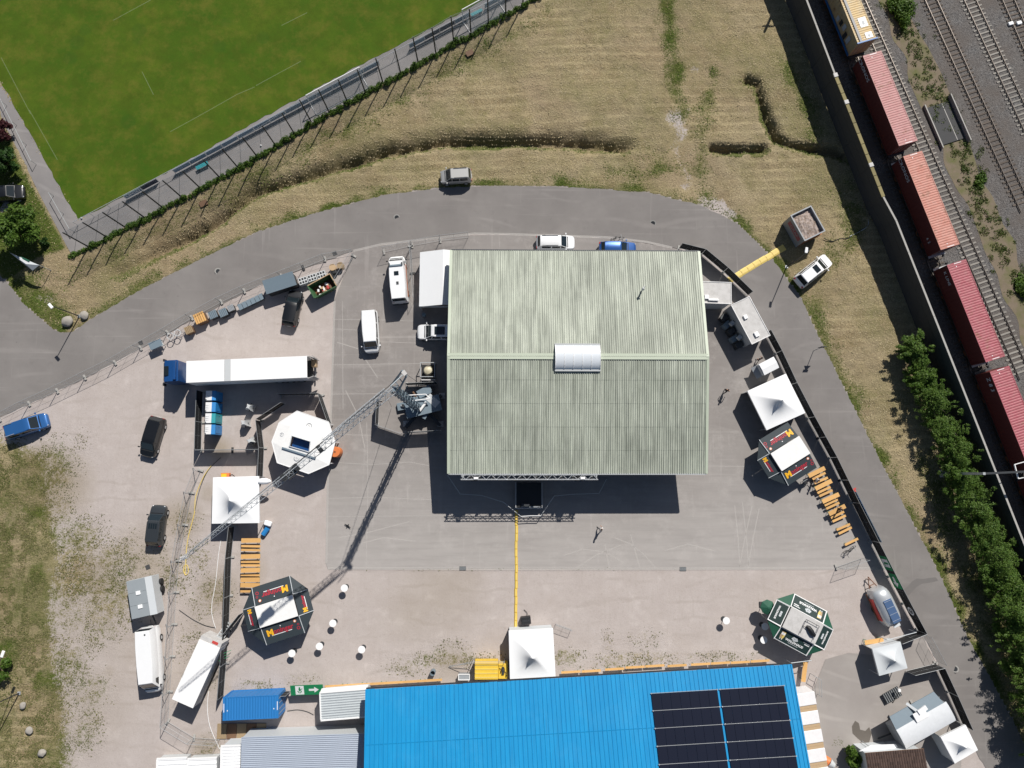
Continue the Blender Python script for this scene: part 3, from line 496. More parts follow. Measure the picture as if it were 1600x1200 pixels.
# ================================================================ NOISE WALL, TRAIN, TREES ON THE RAIL SIDE
rw = thing('noise_barrier', 'long dark concrete noise barrier beside the container train', 'noise barrier', (0, 0, 0))
for a, b in zip(wallw[:-1], wallw[1:]):
    d = b-a; Ls = d.length; k = max(1, round(Ls/4.0)); yellow = 115 < 0
    u = d.normalized(); nrm = Vector((-u.y, u.x, 0))
    for i in range(k):
        p, q = a+d*(i/k), a+d*((i+1)/k); m_ = (p+q)/2; ang = math.atan2(u.y, u.x)
        for j in range(3): bx(rw, 'panel', M['dark_concrete'], (m_.x, m_.y, (j+.5)*WALL_H/3), (Ls/k-.16, .12+.01*j, WALL_H/3-.03), ang)
        bx(rw, 'post', M['dark_concrete'], (p.x, p.y, WALL_H/2+.02), (.16, .2, WALL_H+.04), ang)
        cx = (p+q)/2; n_px = i
        t = (m_-wallw[0]).length
        idx = wallw.index(a)
        if idx in (2, 3): 
            for e in range(3):
                s0, s1 = p+(q-p)*(e/3), p+(q-p)*((e+1)/3); mm = (s0+s1)/2; bx(rw, 'coping_board', M['oldcoping'], (mm.x, mm.y, WALL_H+.05), ((s1-s0).length-.06, .42, .08), ang)
            if i % 2 == 0: bx(rw, 'post_cap', M['grimy_white'], (p.x, p.y, WALL_H+.1), (.5, .5, .16), ang)
        else: bx(rw, 'coping', M['concrete'], (m_.x, m_.y, WALL_H+.04), (Ls/k-.02, .22, .07), ang)
# low dark culvert parapet in front of the wall
a, b = P(1318, 200, .9), P(1350, 275, .9); rd = thing('culvert_parapet', 'low dark concrete culvert parapet where the ditch meets the noise barrier', 'parapet', (a.x, a.y, 0)); d = b-a
for k in range(3):
    p, q = d*(k/3), d*((k+1)/3); m_ = (p+q)/2; bx(rd, 'parapet_block', M['dark_concrete'], (m_.x, m_.y, .35), (d.length/3-.04, .3, 1.0), math.atan2(d.y, d.x))
for px, py in ((1317, 223), (1332, 268)):
    p = P(px, py)-a; MB().add([(p.x, p.y, .05), (p.x+.8, p.y-.9, .05), (p.x+.2, p.y-.1, .9), (p.x+.06, p.y, .05)], [(0, 1, 2), (1, 3, 2), (3, 0, 2), (0, 3, 1)]).build('wing_wall', M['concrete'], rd)
# ---- train
def container_meshes(Lc, Wc=2.44, Hc=2.6):
    roof = MB(); n = int(Lc/.31); st = (Lc-.5)/n
    vs = []; 
    for i in range(n):
        x0 = -Lc/2+.25+i*st
        for y in (-Wc/2+.09, Wc/2-.09): vs += [(x0, y, Hc-.05), (x0+st*.3, y, Hc-.012), (x0+st*.7, y, Hc-.012), (x0+st, y, Hc-.05)]
    fs = []
    for i in range(n):
        o = i*8; fs += [(o+j, o+j+1, o+4+j+1, o+4+j) for j in range(3)]
    roof.add(vs, fs); roof.box((-Lc/2+.125, 0, Hc-.02), (.25, Wc, .04)); roof.box((Lc/2-.125, 0, Hc-.02), (.25, Wc, .04)); roof.box((0, Wc/2-.045, Hc-.02), (Lc-.5, .09, .045)); roof.box((0, -Wc/2+.045, Hc-.02), (Lc-.5, .09, .045))
    side = MB(); k = int(Lc/.28); s2 = (Lc-.3)/k; vs = []
    for i in range(k+1):
        x = -Lc/2+.15+i*s2; y = .035*(i % 2); vs += [(x, y, .16), (x, y, Hc-.1)]
    side.add(vs, [(2*i, 2*i+2, 2*i+3, 2*i+1) for i in range(k)])
    fr = MB()
    for sx in (-1, 1):
        for sy in (-1, 1): fr.box((sx*(Lc/2-.08), sy*(Wc/2-.08), Hc/2), (.16, .16, Hc-.1))
        fr.box((sx*(Lc/2-.06), 0, .08), (.12, Wc-.3, .16)); fr.box((sx*(Lc/2-.06), 0, Hc-.12), (.12, Wc-.3, .12))
    for sy in (-1, 1): fr.box((0, sy*(Wc/2-.06), .08), (Lc-.3, .12, .16))
    fr.box((0, 0, .1), (Lc-.3, Wc-.3, .06))
    return roof, side, fr
def container(label, loc, rz, Lc, m, group=None, doors=1, mside=None, Hc=2.6, text=None, tsx=1):
    r = thing('shipping_container', label, 'container', loc, rz, group); ro, si, fr = container_meshes(Lc, Hc=Hc); mside = mside or m
    ro.build('roof', m, r); fr.build('frame', mside, r)
    for sy in (-1, 1):
        o = si.build('side_wall', mside, r); o.location = (0, sy*(1.22-.07), 0); o.rotation_euler = (0, 0, 0 if sy > 0 else math.pi)
    for sx in (-1, 1):
        if sx == doors:
            for sy in (-1, 1):
                o = bx(r, 'door', mside, (sx*(Lc/2-.04), sy*.56, Hc/2), (.06, 1.08, Hc-.36))
                for q in (.25, -.25): MB().tube((sx*(Lc/2+.01), sy*.56+q, .2), (sx*(Lc/2+.01), sy*.56+q, Hc-.2), .025, 5).build('locking_bar', M['galv'], o)
        else: bx(r, 'end_wall', mside, (sx*(Lc/2-.06), 0, Hc/2), (.05, 2.2, Hc-.3))
    if text:
        for t, x, z, s in text: text_mesh('lettering', t, s, M['white'], r, (x, tsx*1.235, z), (R(90), 0, R(180) if tsx > 0 else 0), .006)
    for sx in (-1, 1):
        bx(r, 'marking', M['white'], (sx*(Lc/2-.12), .1, Hc+.004), (.07, .9, .006)); bx(r, 'corner_mark', M['white'], (sx*(Lc/2-.5), -.2, Hc-.006), (.09, .12, .012))
    return r
def cont_mat(name, c, fade): 
    m, n, b, N, L = nodes(name); v = pos(n); cc = mix(n, noise(n, v, 1.2, 5, .7, .35, .7), c, fade); cc = mix(n, noise(n, v, .8, 6, .7, .58, .7), cc, (.2, .08, .035)); cc = mix(n, mth(n, 'MULTIPLY', noise(n, v, 2.2, 6, .8, .45, .75), .4), cc, (.3, .24, .2)); L.new(cc, b.inputs['Base Color']); b.inputs['Roughness'].default_value = .6; return m
M['c_pink'] = cont_mat('c_pink', (.42, .18, .175), (.49, .25, .24)); M['c_orange'] = cont_mat('c_orange', (.46, .17, .125), (.52, .25, .2)); M['c_mag'] = cont_mat('c_mag', (.31, .06, .08), (.38, .10, .125)); M['c_dark'] = mat('c_dark', (.14, .025, .02), .6, var=.15)
M['c_yellow'] = cont_mat('c_yellow', (.6, .42, .18), (.55, .45, .28))
M['trail_beam'] = mat('trail_beam', (.3, .3, .3), .6, var=.2)
CB = RZ+.2+1.0                                        # container floor level on the wagons
TOPC = CB+2.6
def roofline(pa, pb, w=0): return P(*pa, TOPC), P(*pb, TOPC)
cm = []
specs = [(( 1363, 80), None, 'c_pink', 'faded pink container, second from the top of the train', [('CRONOS', -4.4, 1.9, .6)]), ]
ctr = []
for (pa, pb) in (((1292, -62), (1346, 69)), ((1363, 81), (1419, 226)), ((1417, 239), (1484, 390)), ((1484, 408), (1556, 566)), ((1555, 575), (1632, 735)), ((1637, 748), (1718, 900))):
    a, b = P(*pa, TOPC), P(*pb, TOPC); ctr.append(((a+b)/2, (b-a).length))
# straighten the train onto its own track, west of the empty one
ta_ = Vector((ctr[1][0].x, ctr[1][0].y, 0)); tb_ = Vector((ctr[4][0].x, ctr[4][0].y, 0)); o1 = ta_; d1 = (tb_-ta_).normalized()
track(0, o1, d1, 'sleeper_wood', -22, 58, 'railway track hidden under the container train')
for i, ((c, Lg), m, lab) in enumerate(zip(ctr, ('c_yellow', 'c_pink', 'c_orange', 'c_mag', 'c_mag', 'c_mag'), ('cream and blue container with graffiti at the top edge of the train', 'faded pink red container with white lettering, second from the top edge', 'orange red container with rust stains in the middle of the train', 'dark pink container between the orange container and the right edge', 'dark pink container running out of the right edge of the picture', 'red container beyond the catenary mast at the right edge'))):
    rel = c-o1; s = rel.dot(d1); cc = o1+d1*s; off = 0.0
    Lc = 12.19 if i else 11.5; rz = math.atan2(d1.y, d1.x)
    base = Vector((cc.x, cc.y, 0))
    wg = thing('flat_wagon', 'flat container wagon under the %s' % ('cream container', 'faded pink container', 'orange container', 'first dark pink container', 'last visible dark pink container', 'container past the right edge')[i], 'rail wagon', (base.x, base.y, RZ+.15), rz, 'container wagons')
    f = MB(); f.box((0, .9, .75), (Lc+.5, .22, .3)); f.box((0, -.9, .75), (Lc+.5, .22, .3)); [f.box((x, 0, .72), (.25, 2.3, .22)) for x in (-Lc/2-.1, -Lc/4, 0, Lc/4, Lc/2+.1)]; f.build('frame', M['darksteel'], wg)
    for x in (-Lc/2+1.6, -Lc/2+3.2, Lc/2-3.2, Lc/2-1.6):
        ws = MB(); ws.tube((x, -.8, .42), (x, .8, .42), .07, 6); [ws.tube((x, sy*.7, .42), (x, sy*.8, .42), .42, 14) for sy in (-1, 1)]; ws.build('wheelset', M['rust'], wg)
    for sx in (-1, 1):
        for sy in (-.85, .85): MB().tube((sx*(Lc/2+.25), sy, .8), (sx*(Lc/2+.55), sy, .8), .09, 8, .2).build('buffer', M['darksteel'], wg)
        bx(wg, 'end_platform', M['galv'] if i in (2, 3) else M['darksteel'], (sx*(Lc/2+.1), 0, .93), (.35, 2.2, .04))
    txt = {1: [('CRONOS', 4.6, 1.8, .75)], 2: [('CRONOS', 4.6, 1.8, .75), ('6 2', -4.4, 1.2, .6)], 3: [('K LINE', 4.6, 1.8, .6)], 4: [('Z 8 3', 4.6, 1.9, .8)]}.get(i)
    tsx = 1 if (Matrix.Rotation(rz, 3, 'Z') @ Vector((0, 1, 0))).x < 0 else -1
    if txt: txt = [(t, -x if tsx > 0 else -x, z, s_) for t, x, z, s_ in txt]
    ct = container(lab, (base.x, base.y, CB), rz, Lc, M[m], 'containers on the train', 1, M['c_dark'] if i else M['c_yellow'], 2.6, txt, tsx)
    if i == 0:
        for (x, y, lx, ly) in ((3.2, -.4, 1.3, 1.0), (5.0, -.5, .8, .9)):
            q = bx(ct, 'roof_poster', M['white'], (x, tsx*y, 2.612), (lx, ly, .012)); bx(q, 'print', M['grey_paint'], (x+.1, tsx*y, 2.621), (lx*.4, ly*.3, .004))
        bx(ct, 'roof_beam', M['trail_beam'], (0, tsx*.75, 2.65), (Lc-.1, .3, .08)); bx(ct, 'blue_end_beam', M['blue'], (Lc/2-.05, 0, 2.66), (.16, 2.7, .12)); bx(ct, 'blue_sill', M['blue'], (0, tsx*1.26, .15), (Lc, .06, .3))
        for k in range(5): bx(ct, 'graffiti', M['darksteel'] if k % 2 else M['canvas_grey'], (1.0+k*.8, tsx*1.225, .9+.25*(k % 3)), (.55, .012, .7+.1*k), 0)
# ---- catenary mast
b_ = P(1546, 741, 0); cm_ = thing('catenary_mast', 'grey catenary mast with a long arm reaching over the train', 'catenary mast', (b_.x, b_.y, 0)); c_ = MB()
tp = P(1538, 740, 7.2)-b_; tp = Vector((tp.x, tp.y, 7.2)); base_off = Vector((tp.x, tp.y, 0)); c_.beam(base_off, tp, .28, .28); c_.build('mast', M['galv'], cm_)
e = P(1640, 735, 7.0)-b_; e.z = 7.0; MB().beam(tp-Vector((0, 0, .2)), e, .22, .22).build('arm', M['darksteel'], cm_)
i1 = P(1585, 726, 6.5)-b_; i2 = P(1591, 748, 6.5)-b_; i1.z = i2.z = 6.5; MB().tube(i1, i2, .09, 6).build('bracket', M['white'], cm_); MB().tube(i1, i1+Vector((3, .8, 0)), .05, 5).build('insulator', M['white'], cm_); MB().tube(i2, i2+Vector((2.5, .5, 0)), .05, 5).build('insulator', M['white'], cm_)
bx(cm_, 'foundation', M['concrete'], (base_off.x, base_off.y, .3), (.9, .9, .6))
b_ = P(1192, 62, 0); t_ = thing('catenary_pole', 'pole shadowing the meadow near the top of the noise barrier', 'pole', (P(1232, -36).x, P(1232, -36).y, 0)); MB().beam((0, 0, 0), (0, 0, 8.5), .25).build('mast', M['galv'], t_); MB().beam((-.6, 0, 7.6), (3.4, 0, 7.6), .14).build('arm', M['galv'], t_)
# ---- hedge of trees in front of the noise wall
htr = [(1428, 545, 1.56, 3.63), (1444, 590, 1.75, 3.53), (1459, 632, 1.84, 3.91), (1478, 668, 1.93, 3.81), (1494, 706, 2.02, 4.28), (1501, 748, 2.12, 4.09), (1516, 790, 2.3, 4.56), (1536, 830, 2.08, 4.46), (1558, 872, 2.24, 4.84), (1576, 915, 2.4, 5.02), (1588, 960, 2.4, 5.12), (1598, 1010, 2.4, 5.21), (1610, 1060, 2.56, 5.21), (1622, 1115, 2.48, 5.12), (1640, 1175, 2.4, 4.93)]
for i, (px, py, rad, hh) in enumerate(htr):
    g = P(px, py, hh*.6); r = thing('hedge_tree', '%s bushy green tree from the top of the row along the noise barrier' % ordn(i), 'tree', (g.x, g.y, 0), 0, 'row of trees along the noise barrier'); bl = []
    el = 1.0+.35*random.random(); lean = random.uniform(-.4, .4)
    for k in range(26):
        a = random.uniform(0, 6.28); q = rad*random.uniform(.1, .85); z = hh*random.uniform(.35, 1.0)*(1.05-.35*q/rad); s = rad*random.uniform(.14, .34); ax_ = math.cos(a)*q; ay_ = math.sin(a)*q*el; bl.append((ax_+lean*z/hh, ay_, z, s*random.uniform(.7, 1.3), s*random.uniform(.7, 1.3), s*.6))
    bl.append((0, 0, hh*.5, rad*.6, rad*.75, hh*.4))
    for k in range(30): a = random.uniform(0, 6.28); q = rad*random.uniform(.8, 1.12); e_ = random.uniform(.15, .5); bl.append((math.cos(a)*q, math.sin(a)*q*el, hh*random.uniform(.35, .95), .12+e_*abs(math.cos(a)), .12+e_*abs(math.sin(a)), .08))
    leaves('crown', M[('leaf_hedge', 'leaf', 'leaf_hedge', 'leaf_hedge')[i % 4]], r, bl, int(10500*rad/2), random.uniform(.075, .11), .9)
    t = MB(); t.tube((0, 0, 0), (0, 0, hh*.8), .14, 7, .04)
    for k in range(7): a = k*.9; z = hh*(.25+.07*k); t.tube((0, 0, z), (math.cos(a)*rad*.7, math.sin(a)*rad*.7, z+.5), .05, 5, .015)
    t.build('trunk', M['bark'], r)
# ================================================================ HALLS
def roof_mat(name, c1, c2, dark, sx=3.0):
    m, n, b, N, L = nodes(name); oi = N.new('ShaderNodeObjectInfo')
    v = pos(n, (sx, .12, 1)); c = mix(n, noise(n, v, 1.0, 5, .7, .3, .7), c1, c2); c = mix(n, mth(n, 'MULTIPLY', noise(n, pos(n, (sx*1.6, .09, 1)), 1.0, 5, .75, .48, .68), .5), c, dark); c = mix(n, mth(n, 'MULTIPLY', noise(n, pos(n, (9, .05, 1)), 1.0, 2, .6, .5, .62), .42), c, dark); c = mix(n, mth(n, 'MULTIPLY', noise(n, pos(n, (1.1, .035, 1)), 1.0, 5, .7, .45, .66), .42), c, dark); c = mix(n, mth(n, 'MULTIPLY', noise(n, pos(n, (.6, .25, 1)), .5, 6, .75, .5, .7), .2), c, dark)  # weathering streaks; the finest ones, at rib pitch, paint in rib shadows
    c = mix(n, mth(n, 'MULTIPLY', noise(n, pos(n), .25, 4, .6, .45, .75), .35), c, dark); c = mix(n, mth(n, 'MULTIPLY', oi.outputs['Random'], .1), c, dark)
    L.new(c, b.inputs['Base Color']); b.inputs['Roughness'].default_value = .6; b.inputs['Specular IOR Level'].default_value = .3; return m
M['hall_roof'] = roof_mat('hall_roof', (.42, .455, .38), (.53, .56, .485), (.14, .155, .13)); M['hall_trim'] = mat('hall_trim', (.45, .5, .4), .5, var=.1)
HE, HR = 5.0, 7.0
xw = (P(706, 392, HE).x+P(699, 740, HE).x)/2; xe = (P(1094, 392, HE).x+P(1102, 740, HE).x)/2; yn = P(900, 392, HE).y; yr = P(900, 557, HR).y; ysd = P(900, 740, HE).y
hall = thing('event_hall', 'large hall with a pale green corrugated gable roof', 'hall', ((xw+xe)/2, yr, 0)); Wd = xe-xw
def corr_sheet(wid, length, ribs, hgt, m):
    mb = MB(); st = wid/ribs; vs = []
    prof = []
    for i in range(ribs): prof += [(i*st, 0), (i*st+st*.58, 0), (i*st+st*.68, hgt), (i*st+st*.9, hgt)]
    prof.append((wid, 0)); k = len(prof)
    for y, dz in ((0, 0), (length, 0)): vs += [(x-wid/2, y, z+dz) for x, z in prof]
    return mb.add(vs, [(i, i+1, k+i+1, k+i) for i in range(k-1)]).mesh('roof_sheet', m)
ncol, nrow = 29, 5; cw = Wd/ncol
for sgn, ye in ((1, yn), (-1, ysd)):
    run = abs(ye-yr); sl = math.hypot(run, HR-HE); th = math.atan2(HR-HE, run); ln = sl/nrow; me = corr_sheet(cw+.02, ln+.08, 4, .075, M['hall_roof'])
    for i in range(ncol):
        for j in range(nrow):
            o = link('roof_sheet', me, hall); t = j/nrow; o.location = (-Wd/2+cw*(i+.5), sgn*run*(1-t) if True else 0, HE+(HR-HE)*t+.02*(j % 2)); 
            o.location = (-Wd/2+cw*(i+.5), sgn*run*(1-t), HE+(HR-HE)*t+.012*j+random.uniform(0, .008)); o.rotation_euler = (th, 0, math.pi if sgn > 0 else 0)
    # closed underside
    MB().hexa([(-Wd/2+.1, 0, HR-.22), (Wd/2-.1, 0, HR-.22), (Wd/2-.1, sgn*run*.99, HE-.2), (-Wd/2+.1, sgn*run*.99, HE-.2)], [(-Wd/2+.1, 0, HR-.1), (Wd/2-.1, 0, HR-.1), (Wd/2-.1, sgn*run*.99, HE-.08), (-Wd/2+.1, sgn*run*.99, HE-.08)]).build('roof_deck', M['grey_paint'], hall)
    for sx in (-1, 1): MB().beam((sx*(Wd/2-.02), sgn*run, HE+.02), (sx*(Wd/2-.02), 0, HR+.08), .3, .14).build('verge_trim', M['hall_trim'], hall)
    MB().beam((-Wd/2, sgn*(run+.06), HE-.04), (Wd/2, sgn*(run+.06), HE-.04), .14, .12).build('gutter', M['darksteel'] if sgn > 0 else M['galv'], hall)
for s in (-1, 1): MB().beam((-Wd/2-.02, s*.16, HR+.1), (Wd/2+.02, s*.16, HR+.1), .34, .05).build('ridge_cap', M['hall_trim'], hall)
for ix in range(6):
    x = -Wd/2+2.6+ix*(Wd-5.2)/5
    for y in (yn-yr-2.5, ysd-yr+2.8): bx(hall, 'column', M['galv'], (x, y, HE/2-.1), (.3, .3, HE-.2))
    MB().beam((x, yn-yr-1, HE-.3), (x, 0, HR-.4), .2, .35).build('rafter', M['galv'], hall); MB().beam((x, ysd-yr+1, HE-.3), (x, 0, HR-.4), .2, .35).build('rafter', M['galv'], hall)
bx(hall, 'back_wall', M['grey_paint'], (0, yn-yr-.6, 2.3), (Wd-2.4, .2, 4.6)); 
for sx in (-1, 1): bx(hall, 'side_wall', M['grey_paint'], (sx*(Wd/2-.9), 2.5, 2.3), (.2, (yn-yr)*1.2, 4.6))
bx(hall, 'stage_deck', M['black'], (0, -4.5, .55), (17, 11, 1.1))
# skylight
a, b = P(868, 536, HR+.6), P(938, 579, HR+.2); sk = Vector(((a.x+b.x)/2, (a.y+b.y)/2, 0))-Vector((hall.location.x, hall.location.y, 0)); lw, ld = b.x-a.x, a.y-b.y
mb = MB(); rings = []
for x in (-lw/2, lw/2): rings.append([(sk.x+x, sk.y+ld/2*math.cos(math.pi*k/10), HR-.35+.95*math.sin(math.pi*k/10)) for k in range(11)])
mb.add(rings[0]+rings[1], [(i, i+1, 12+i, 11+i) for i in range(10)]+[tuple(range(11)), tuple(range(11, 22))]); M['skylight'] = mat('skylight', (.62, .66, .7), .25, var=.08, coat=.3); sko = mb.build('skylight', M['skylight'], hall, smooth=40)
for k in range(6): x = sk.x-lw/2+lw*k/5; m_ = MB(); [m_.beam((x, sk.y+ld/2*1.01*math.cos(math.pi*j/10), HR-.34+.97*math.sin(math.pi*j/10)), (x, sk.y+ld/2*1.01*math.cos(math.pi*(j+1)/10), HR-.34+.97*math.sin(math.pi*(j+1)/10)), .05, .03) for j in range(10)]; m_.build('glazing_bar', M['white'], sko)
bx(sko, 'upstand', M['galv'], (sk.x, sk.y, HR-.2), (lw+.1, ld+.12, .5))
# roof antenna / flue
q = P(1002, 455, 5.9)-Vector((hall.location.x, hall.location.y, 0)); ant = MB(); ant.tube((q.x, q.y, 5.7), (q.x, q.y, 7.0), .09, 8); ant.tube((q.x, q.y, 6.9), (q.x, q.y, 7.15), .2, 8, .05); ant.build('roof_vent', M['alu'], hall)
for k in range(3): MB().tube((q.x, q.y+.1, 6.1+.3*k), (q.x+.25, q.y+.35, 6.25+.3*k), .06, 6).build('vent_arm', M['white'], hall)
# ---- lighting truss in front of the stage
ta, tb = P(720, 745.5, 5.2), P(934, 745.5, 5.2); tr = thing('lighting_truss', 'long aluminium lighting truss hung along the south eave of the hall', 'truss', (ta.x, ta.y, 0)); Lt = (tb-ta).length; q = MB(); zz = 5.0
for y in (-.28, .28):
    for z in (zz, zz+.4): q.tube((0, y, z), (Lt, y, z), .045, 6)
kk = int(Lt/.55)
for i in range(kk):
    x0, x1 = Lt*i/kk, Lt*(i+1)/kk; s = -.28 if i % 2 else .28; q.tube((x0, s, zz+.4), (x1, -s, zz+.4), .032, 5); q.tube((x0, -.2, zz if i % 2 else zz+.4), (x1, -.2, zz+.4 if i % 2 else zz), .022, 5); q.tube((x0, .2, zz if i % 2 else zz+.4), (x1, .2, zz+.4 if i % 2 else zz), .022, 5)
q.build('lattice', M['alu'], tr)
for x in (.2, Lt-.2): bx(tr, 'end_plate', M['galv'], (x, 0, zz+.2), (.05, .5, .5)); MB().beam((x, .15, 0), (x, .15, zz), .3).build('tower', M['galv'], tr)
for i, x in enumerate((1.0, 2.1, 3.6, 5.2, 6.6, 8.4, 9.6, 11.2, 12.5, 13.6, 14.6)):
    if x < Lt-.3: o = MB().tube((x, -.12, zz-.55), (x, .08, zz-.05), .13, 8, .1).build('spotlight', M['black'], tr); bx(o, 'yoke', M['darksteel'], (x, 0, zz-.12), (.34, .05, .2))
for i, x in enumerate((1.4, Lt-2.0)):
    r = thing('line_array', '%s black line array speaker hanging from the lighting truss' % ('left', 'right')[i], 'speaker', (ta.x+x, ta.y, 0), 0, 'line array speakers')
    for k in range(6): bx(r, 'speaker_box', M['black'], (0, -.1-.02*k, 4.7-k*.3), (.75, .5, .27), 0)
    MB().tube((0, -.1, 4.8), (0, 0, 5.1), .03, 5).build('hanger', M['darksteel'], r); bx(r, 'top_light', M['white'], (.3, -.1, 5.5), (.5, .25, .14))
# ---- black catwalk in front of the stage
a, b = P(806, 754, 1.1), P(847, 794, 1.1); c = (a+b)/2; cw_ = thing('stage_catwalk', 'black stage catwalk with pale edge rails in the hall shadow', 'stage', (c.x, c.y, 0)); wx, wy = b.x-a.x, a.y-b.y
bx(cw_, 'deck', M['black'], (0, 0, .95), (wx-.1, wy, .3)); [bx(cw_, 'leg', M['darksteel'], (sx*(wx/2-.2), sy*(wy/2-.2), .4), (.08, .08, .8)) for sx in (-1, 1) for sy in (-1, 0, 1)]
for sx in (-1, 1): bx(cw_, 'edge_rail', M['white'], (sx*wx/2, 0, 1.12), (.05, wy, .06))
bx(cw_, 'edge_rail', M['white'], (0, -wy/2, 1.12), (wx+.05, .05, .06)); bx(cw_, 'monitor_wedge', M['darksteel'], (-.4, -wy/2+.35, 1.2), (.9, .35, .2)); bx(cw_, 'rear_strip', M['grey_paint'], (.2, -wy/2+.15, 1.13), (2.2, .12, .04))
def rope(name, label, cat, pts, r, m, h=.03, group=None):
    w_ = [P(x, y, h) for x, y in pts]; out = []
    for i in range(len(w_)-1):
        a, b = w_[i], w_[i+1]; a0 = w_[max(i-1, 0)]; b1 = w_[min(i+2, len(w_)-1)]
        for t in np.linspace(0, 1, 6)[:-1]: out.append(.5*((2*a)+(b-a0)*t+(2*a0-5*a+4*b-b1)*t*t+(3*a-a0-3*b+b1)*t**3))
    out.append(w_[-1]); o = MB().pipe(out, r, 5).build(name, M[m]); return tag(o, label, cat, group)
for i, pts in enumerate(([(699, 742), (719, 772), (752, 774), (787, 785), (814, 807)], [(845, 806), (866, 775), (900, 772), (936, 771), (948, 748)])): 
    w_ = PW(pts, 1.05); r = thing('crowd_barrier', 'thin crowd barrier line in the hall shadow %s of the catwalk' % ('left', 'right')[i], 'barrier', (0, 0, 0), 0, 'crowd barriers')
    MB().pipe(w_, .035, 5).build('top_rail', M['grey_plastic'], r); [MB().tube((p.x, p.y, 0), p, .03, 5).build('post', M['darksteel'], r) for p in w_]
w_ = PW([(814, 807), (829, 806), (845, 806)], 1.05); r = thing('crowd_barrier', 'thin crowd barrier rail across the front of the catwalk', 'barrier', (0, 0, 0), 0, 'crowd barriers'); MB().pipe(w_, .045, 5).build('top_rail', M['white'], r); [MB().tube((p.x, p.y, 0), p, .03, 5).build('post', M['darksteel'], r) for p in w_]
# ---- yellow cable ramps, piece by piece
def cable_ramp(label, a, b, wid, m):
    a, b = P(*a), P(*b); d = b-a; k = max(2, round(d.length/.9)); r = thing('cable_ramp', label, 'cable ramp', (a.x, a.y, 0), math.atan2(d.y, d.x)); st = d.length/k
    me = MB().hexa([(0, -wid/2, .01), (st-.03, -wid/2, .01), (st-.03, wid/2, .01), (0, wid/2, .01)], [(0, -wid*.28, .09), (st-.03, -wid*.28, .09), (st-.03, wid*.28, .09), (0, wid*.28, .09)]).mesh('ramp_segment', m); lid = MB().box((st/2, 0, .095), (st-.12, wid*.4, .02)).mesh('lid', M['pale_yellow'])
    for i in range(k):
        y = random.uniform(-.03, .03); o = link('ramp_segment', me, r); o.location = (i*st, y, 0); l = link('lid', lid, o)
    return r
cable_ramp('long narrow yellow cable ramp leading from the catwalk to the south tent', (807, 797), (806, 982), .34, M['yellow']); cable_ramp('wide yellow cable ramp crossing the road to the gravel skip', (1139, 438), (1226, 386), .8, M['pale_yellow'])
# ---- blue hall at the bottom edge
BE = 5.0
c0, c1_ = P(572, 1077, BE), P(1236, 1038, BE); ux = (c1_-c0); BL = ux.length; ang = math.atan2(ux.y, ux.x)
bh = thing('blue_hall', 'long hall with a bright blue ribbed metal roof and solar panels', 'hall', (c0.x, c0.y, 0), ang)
BS = math.tan(R(13)); run = 19.0
def blue_mat():
    m, n, b, N, L = nodes('blue_roof'); oi = N.new('ShaderNodeObjectInfo'); c = mix(n, noise(n, pos(n, (2.5, .1, 1)), 1, 5, .7, .35, .7), (.005, .215, .47), (.008, .26, .53)); c = mix(n, mth(n, 'MULTIPLY', noise(n, pos(n, (5, .07, 1)), 1, 5, .75, .52, .72), .35), c, (.02, .14, .27)); c = mix(n, mth(n, 'MULTIPLY', noise(n, pos(n), .3, 5, .7, .5, .75), .3), c, (.05, .3, .55)); c = mix(n, mth(n, 'MULTIPLY', oi.outputs['Random'], .25), c, (.004, .165, .38)); c = mix(n, mth(n, 'MULTIPLY', noise(n, pos(n), 2.5, 6, .8, .6, .75), .3), c, (.06, .12, .16)); L.new(c, b.inputs['Base Color']); b.inputs['Roughness'].default_value = .45; b.inputs['Specular IOR Level'].default_value = .3; return m
M['blue_roof'] = blue_mat()
nb = 49; bw = BL/nb; me = MB(); vs = []; prof = [(0, 0), (.05, .055), (.1, 0), (bw, 0)]
sheet_me = MB().add([(x, 0, z) for x, z in prof]+[(x, -run, z+run*BS) for x, z in prof], [(i, i+1, i+5, i+4) for i in range(3)])
rib = [(.0, 0), (.03, .05), (.06, .05), (.09, 0), (bw/2, 0), (bw/2+.03, .05), (bw/2+.06, .05), (bw/2+.09, 0), (bw, 0)]; k = len(rib)
rm = MB().add([(x, 0, z) for x, z in rib]+[(x, -run, z+run*BS) for x, z in rib], [(i, i+1, i+k+1, i+k) for i in range(k-1)]).mesh('roof_panel', M['blue_roof'])
for i in range(nb): o = link('roof_panel', rm, bh); o.location = (i*bw, random.uniform(-.02, .02), BE+random.uniform(0, .012))
for y in (-5.2,): MB().beam((.05, y, BE-y*BS+.035), (BL-.05, y, BE-y*BS+.035), .05, .03).build('lap_joint', M['blue_roof'], bh)
MB().hexa([(.15, -1.35, 0), (BL-.15, -1.35, 0), (BL-.15, -run, 0), (.15, -run, 0)], [(.15, -1.35, BE+1.35*BS-.1), (BL-.15, -1.35, BE+1.35*BS-.1), (BL-.15, -run, BE+run*BS-.1), (.15, -run, BE+run*BS-.1)]).build('wall', M['grey_paint'], bh)
bx(bh, 'gutter', M['darksteel'], (BL/2, .08, BE-.06), (BL, .14, .12)); [MB().beam((x, 0, BE+.03), (x, -run, BE+run*BS+.03), .14, .1).build('verge_trim', M['blue_roof'], bh) for x in (0, BL)]
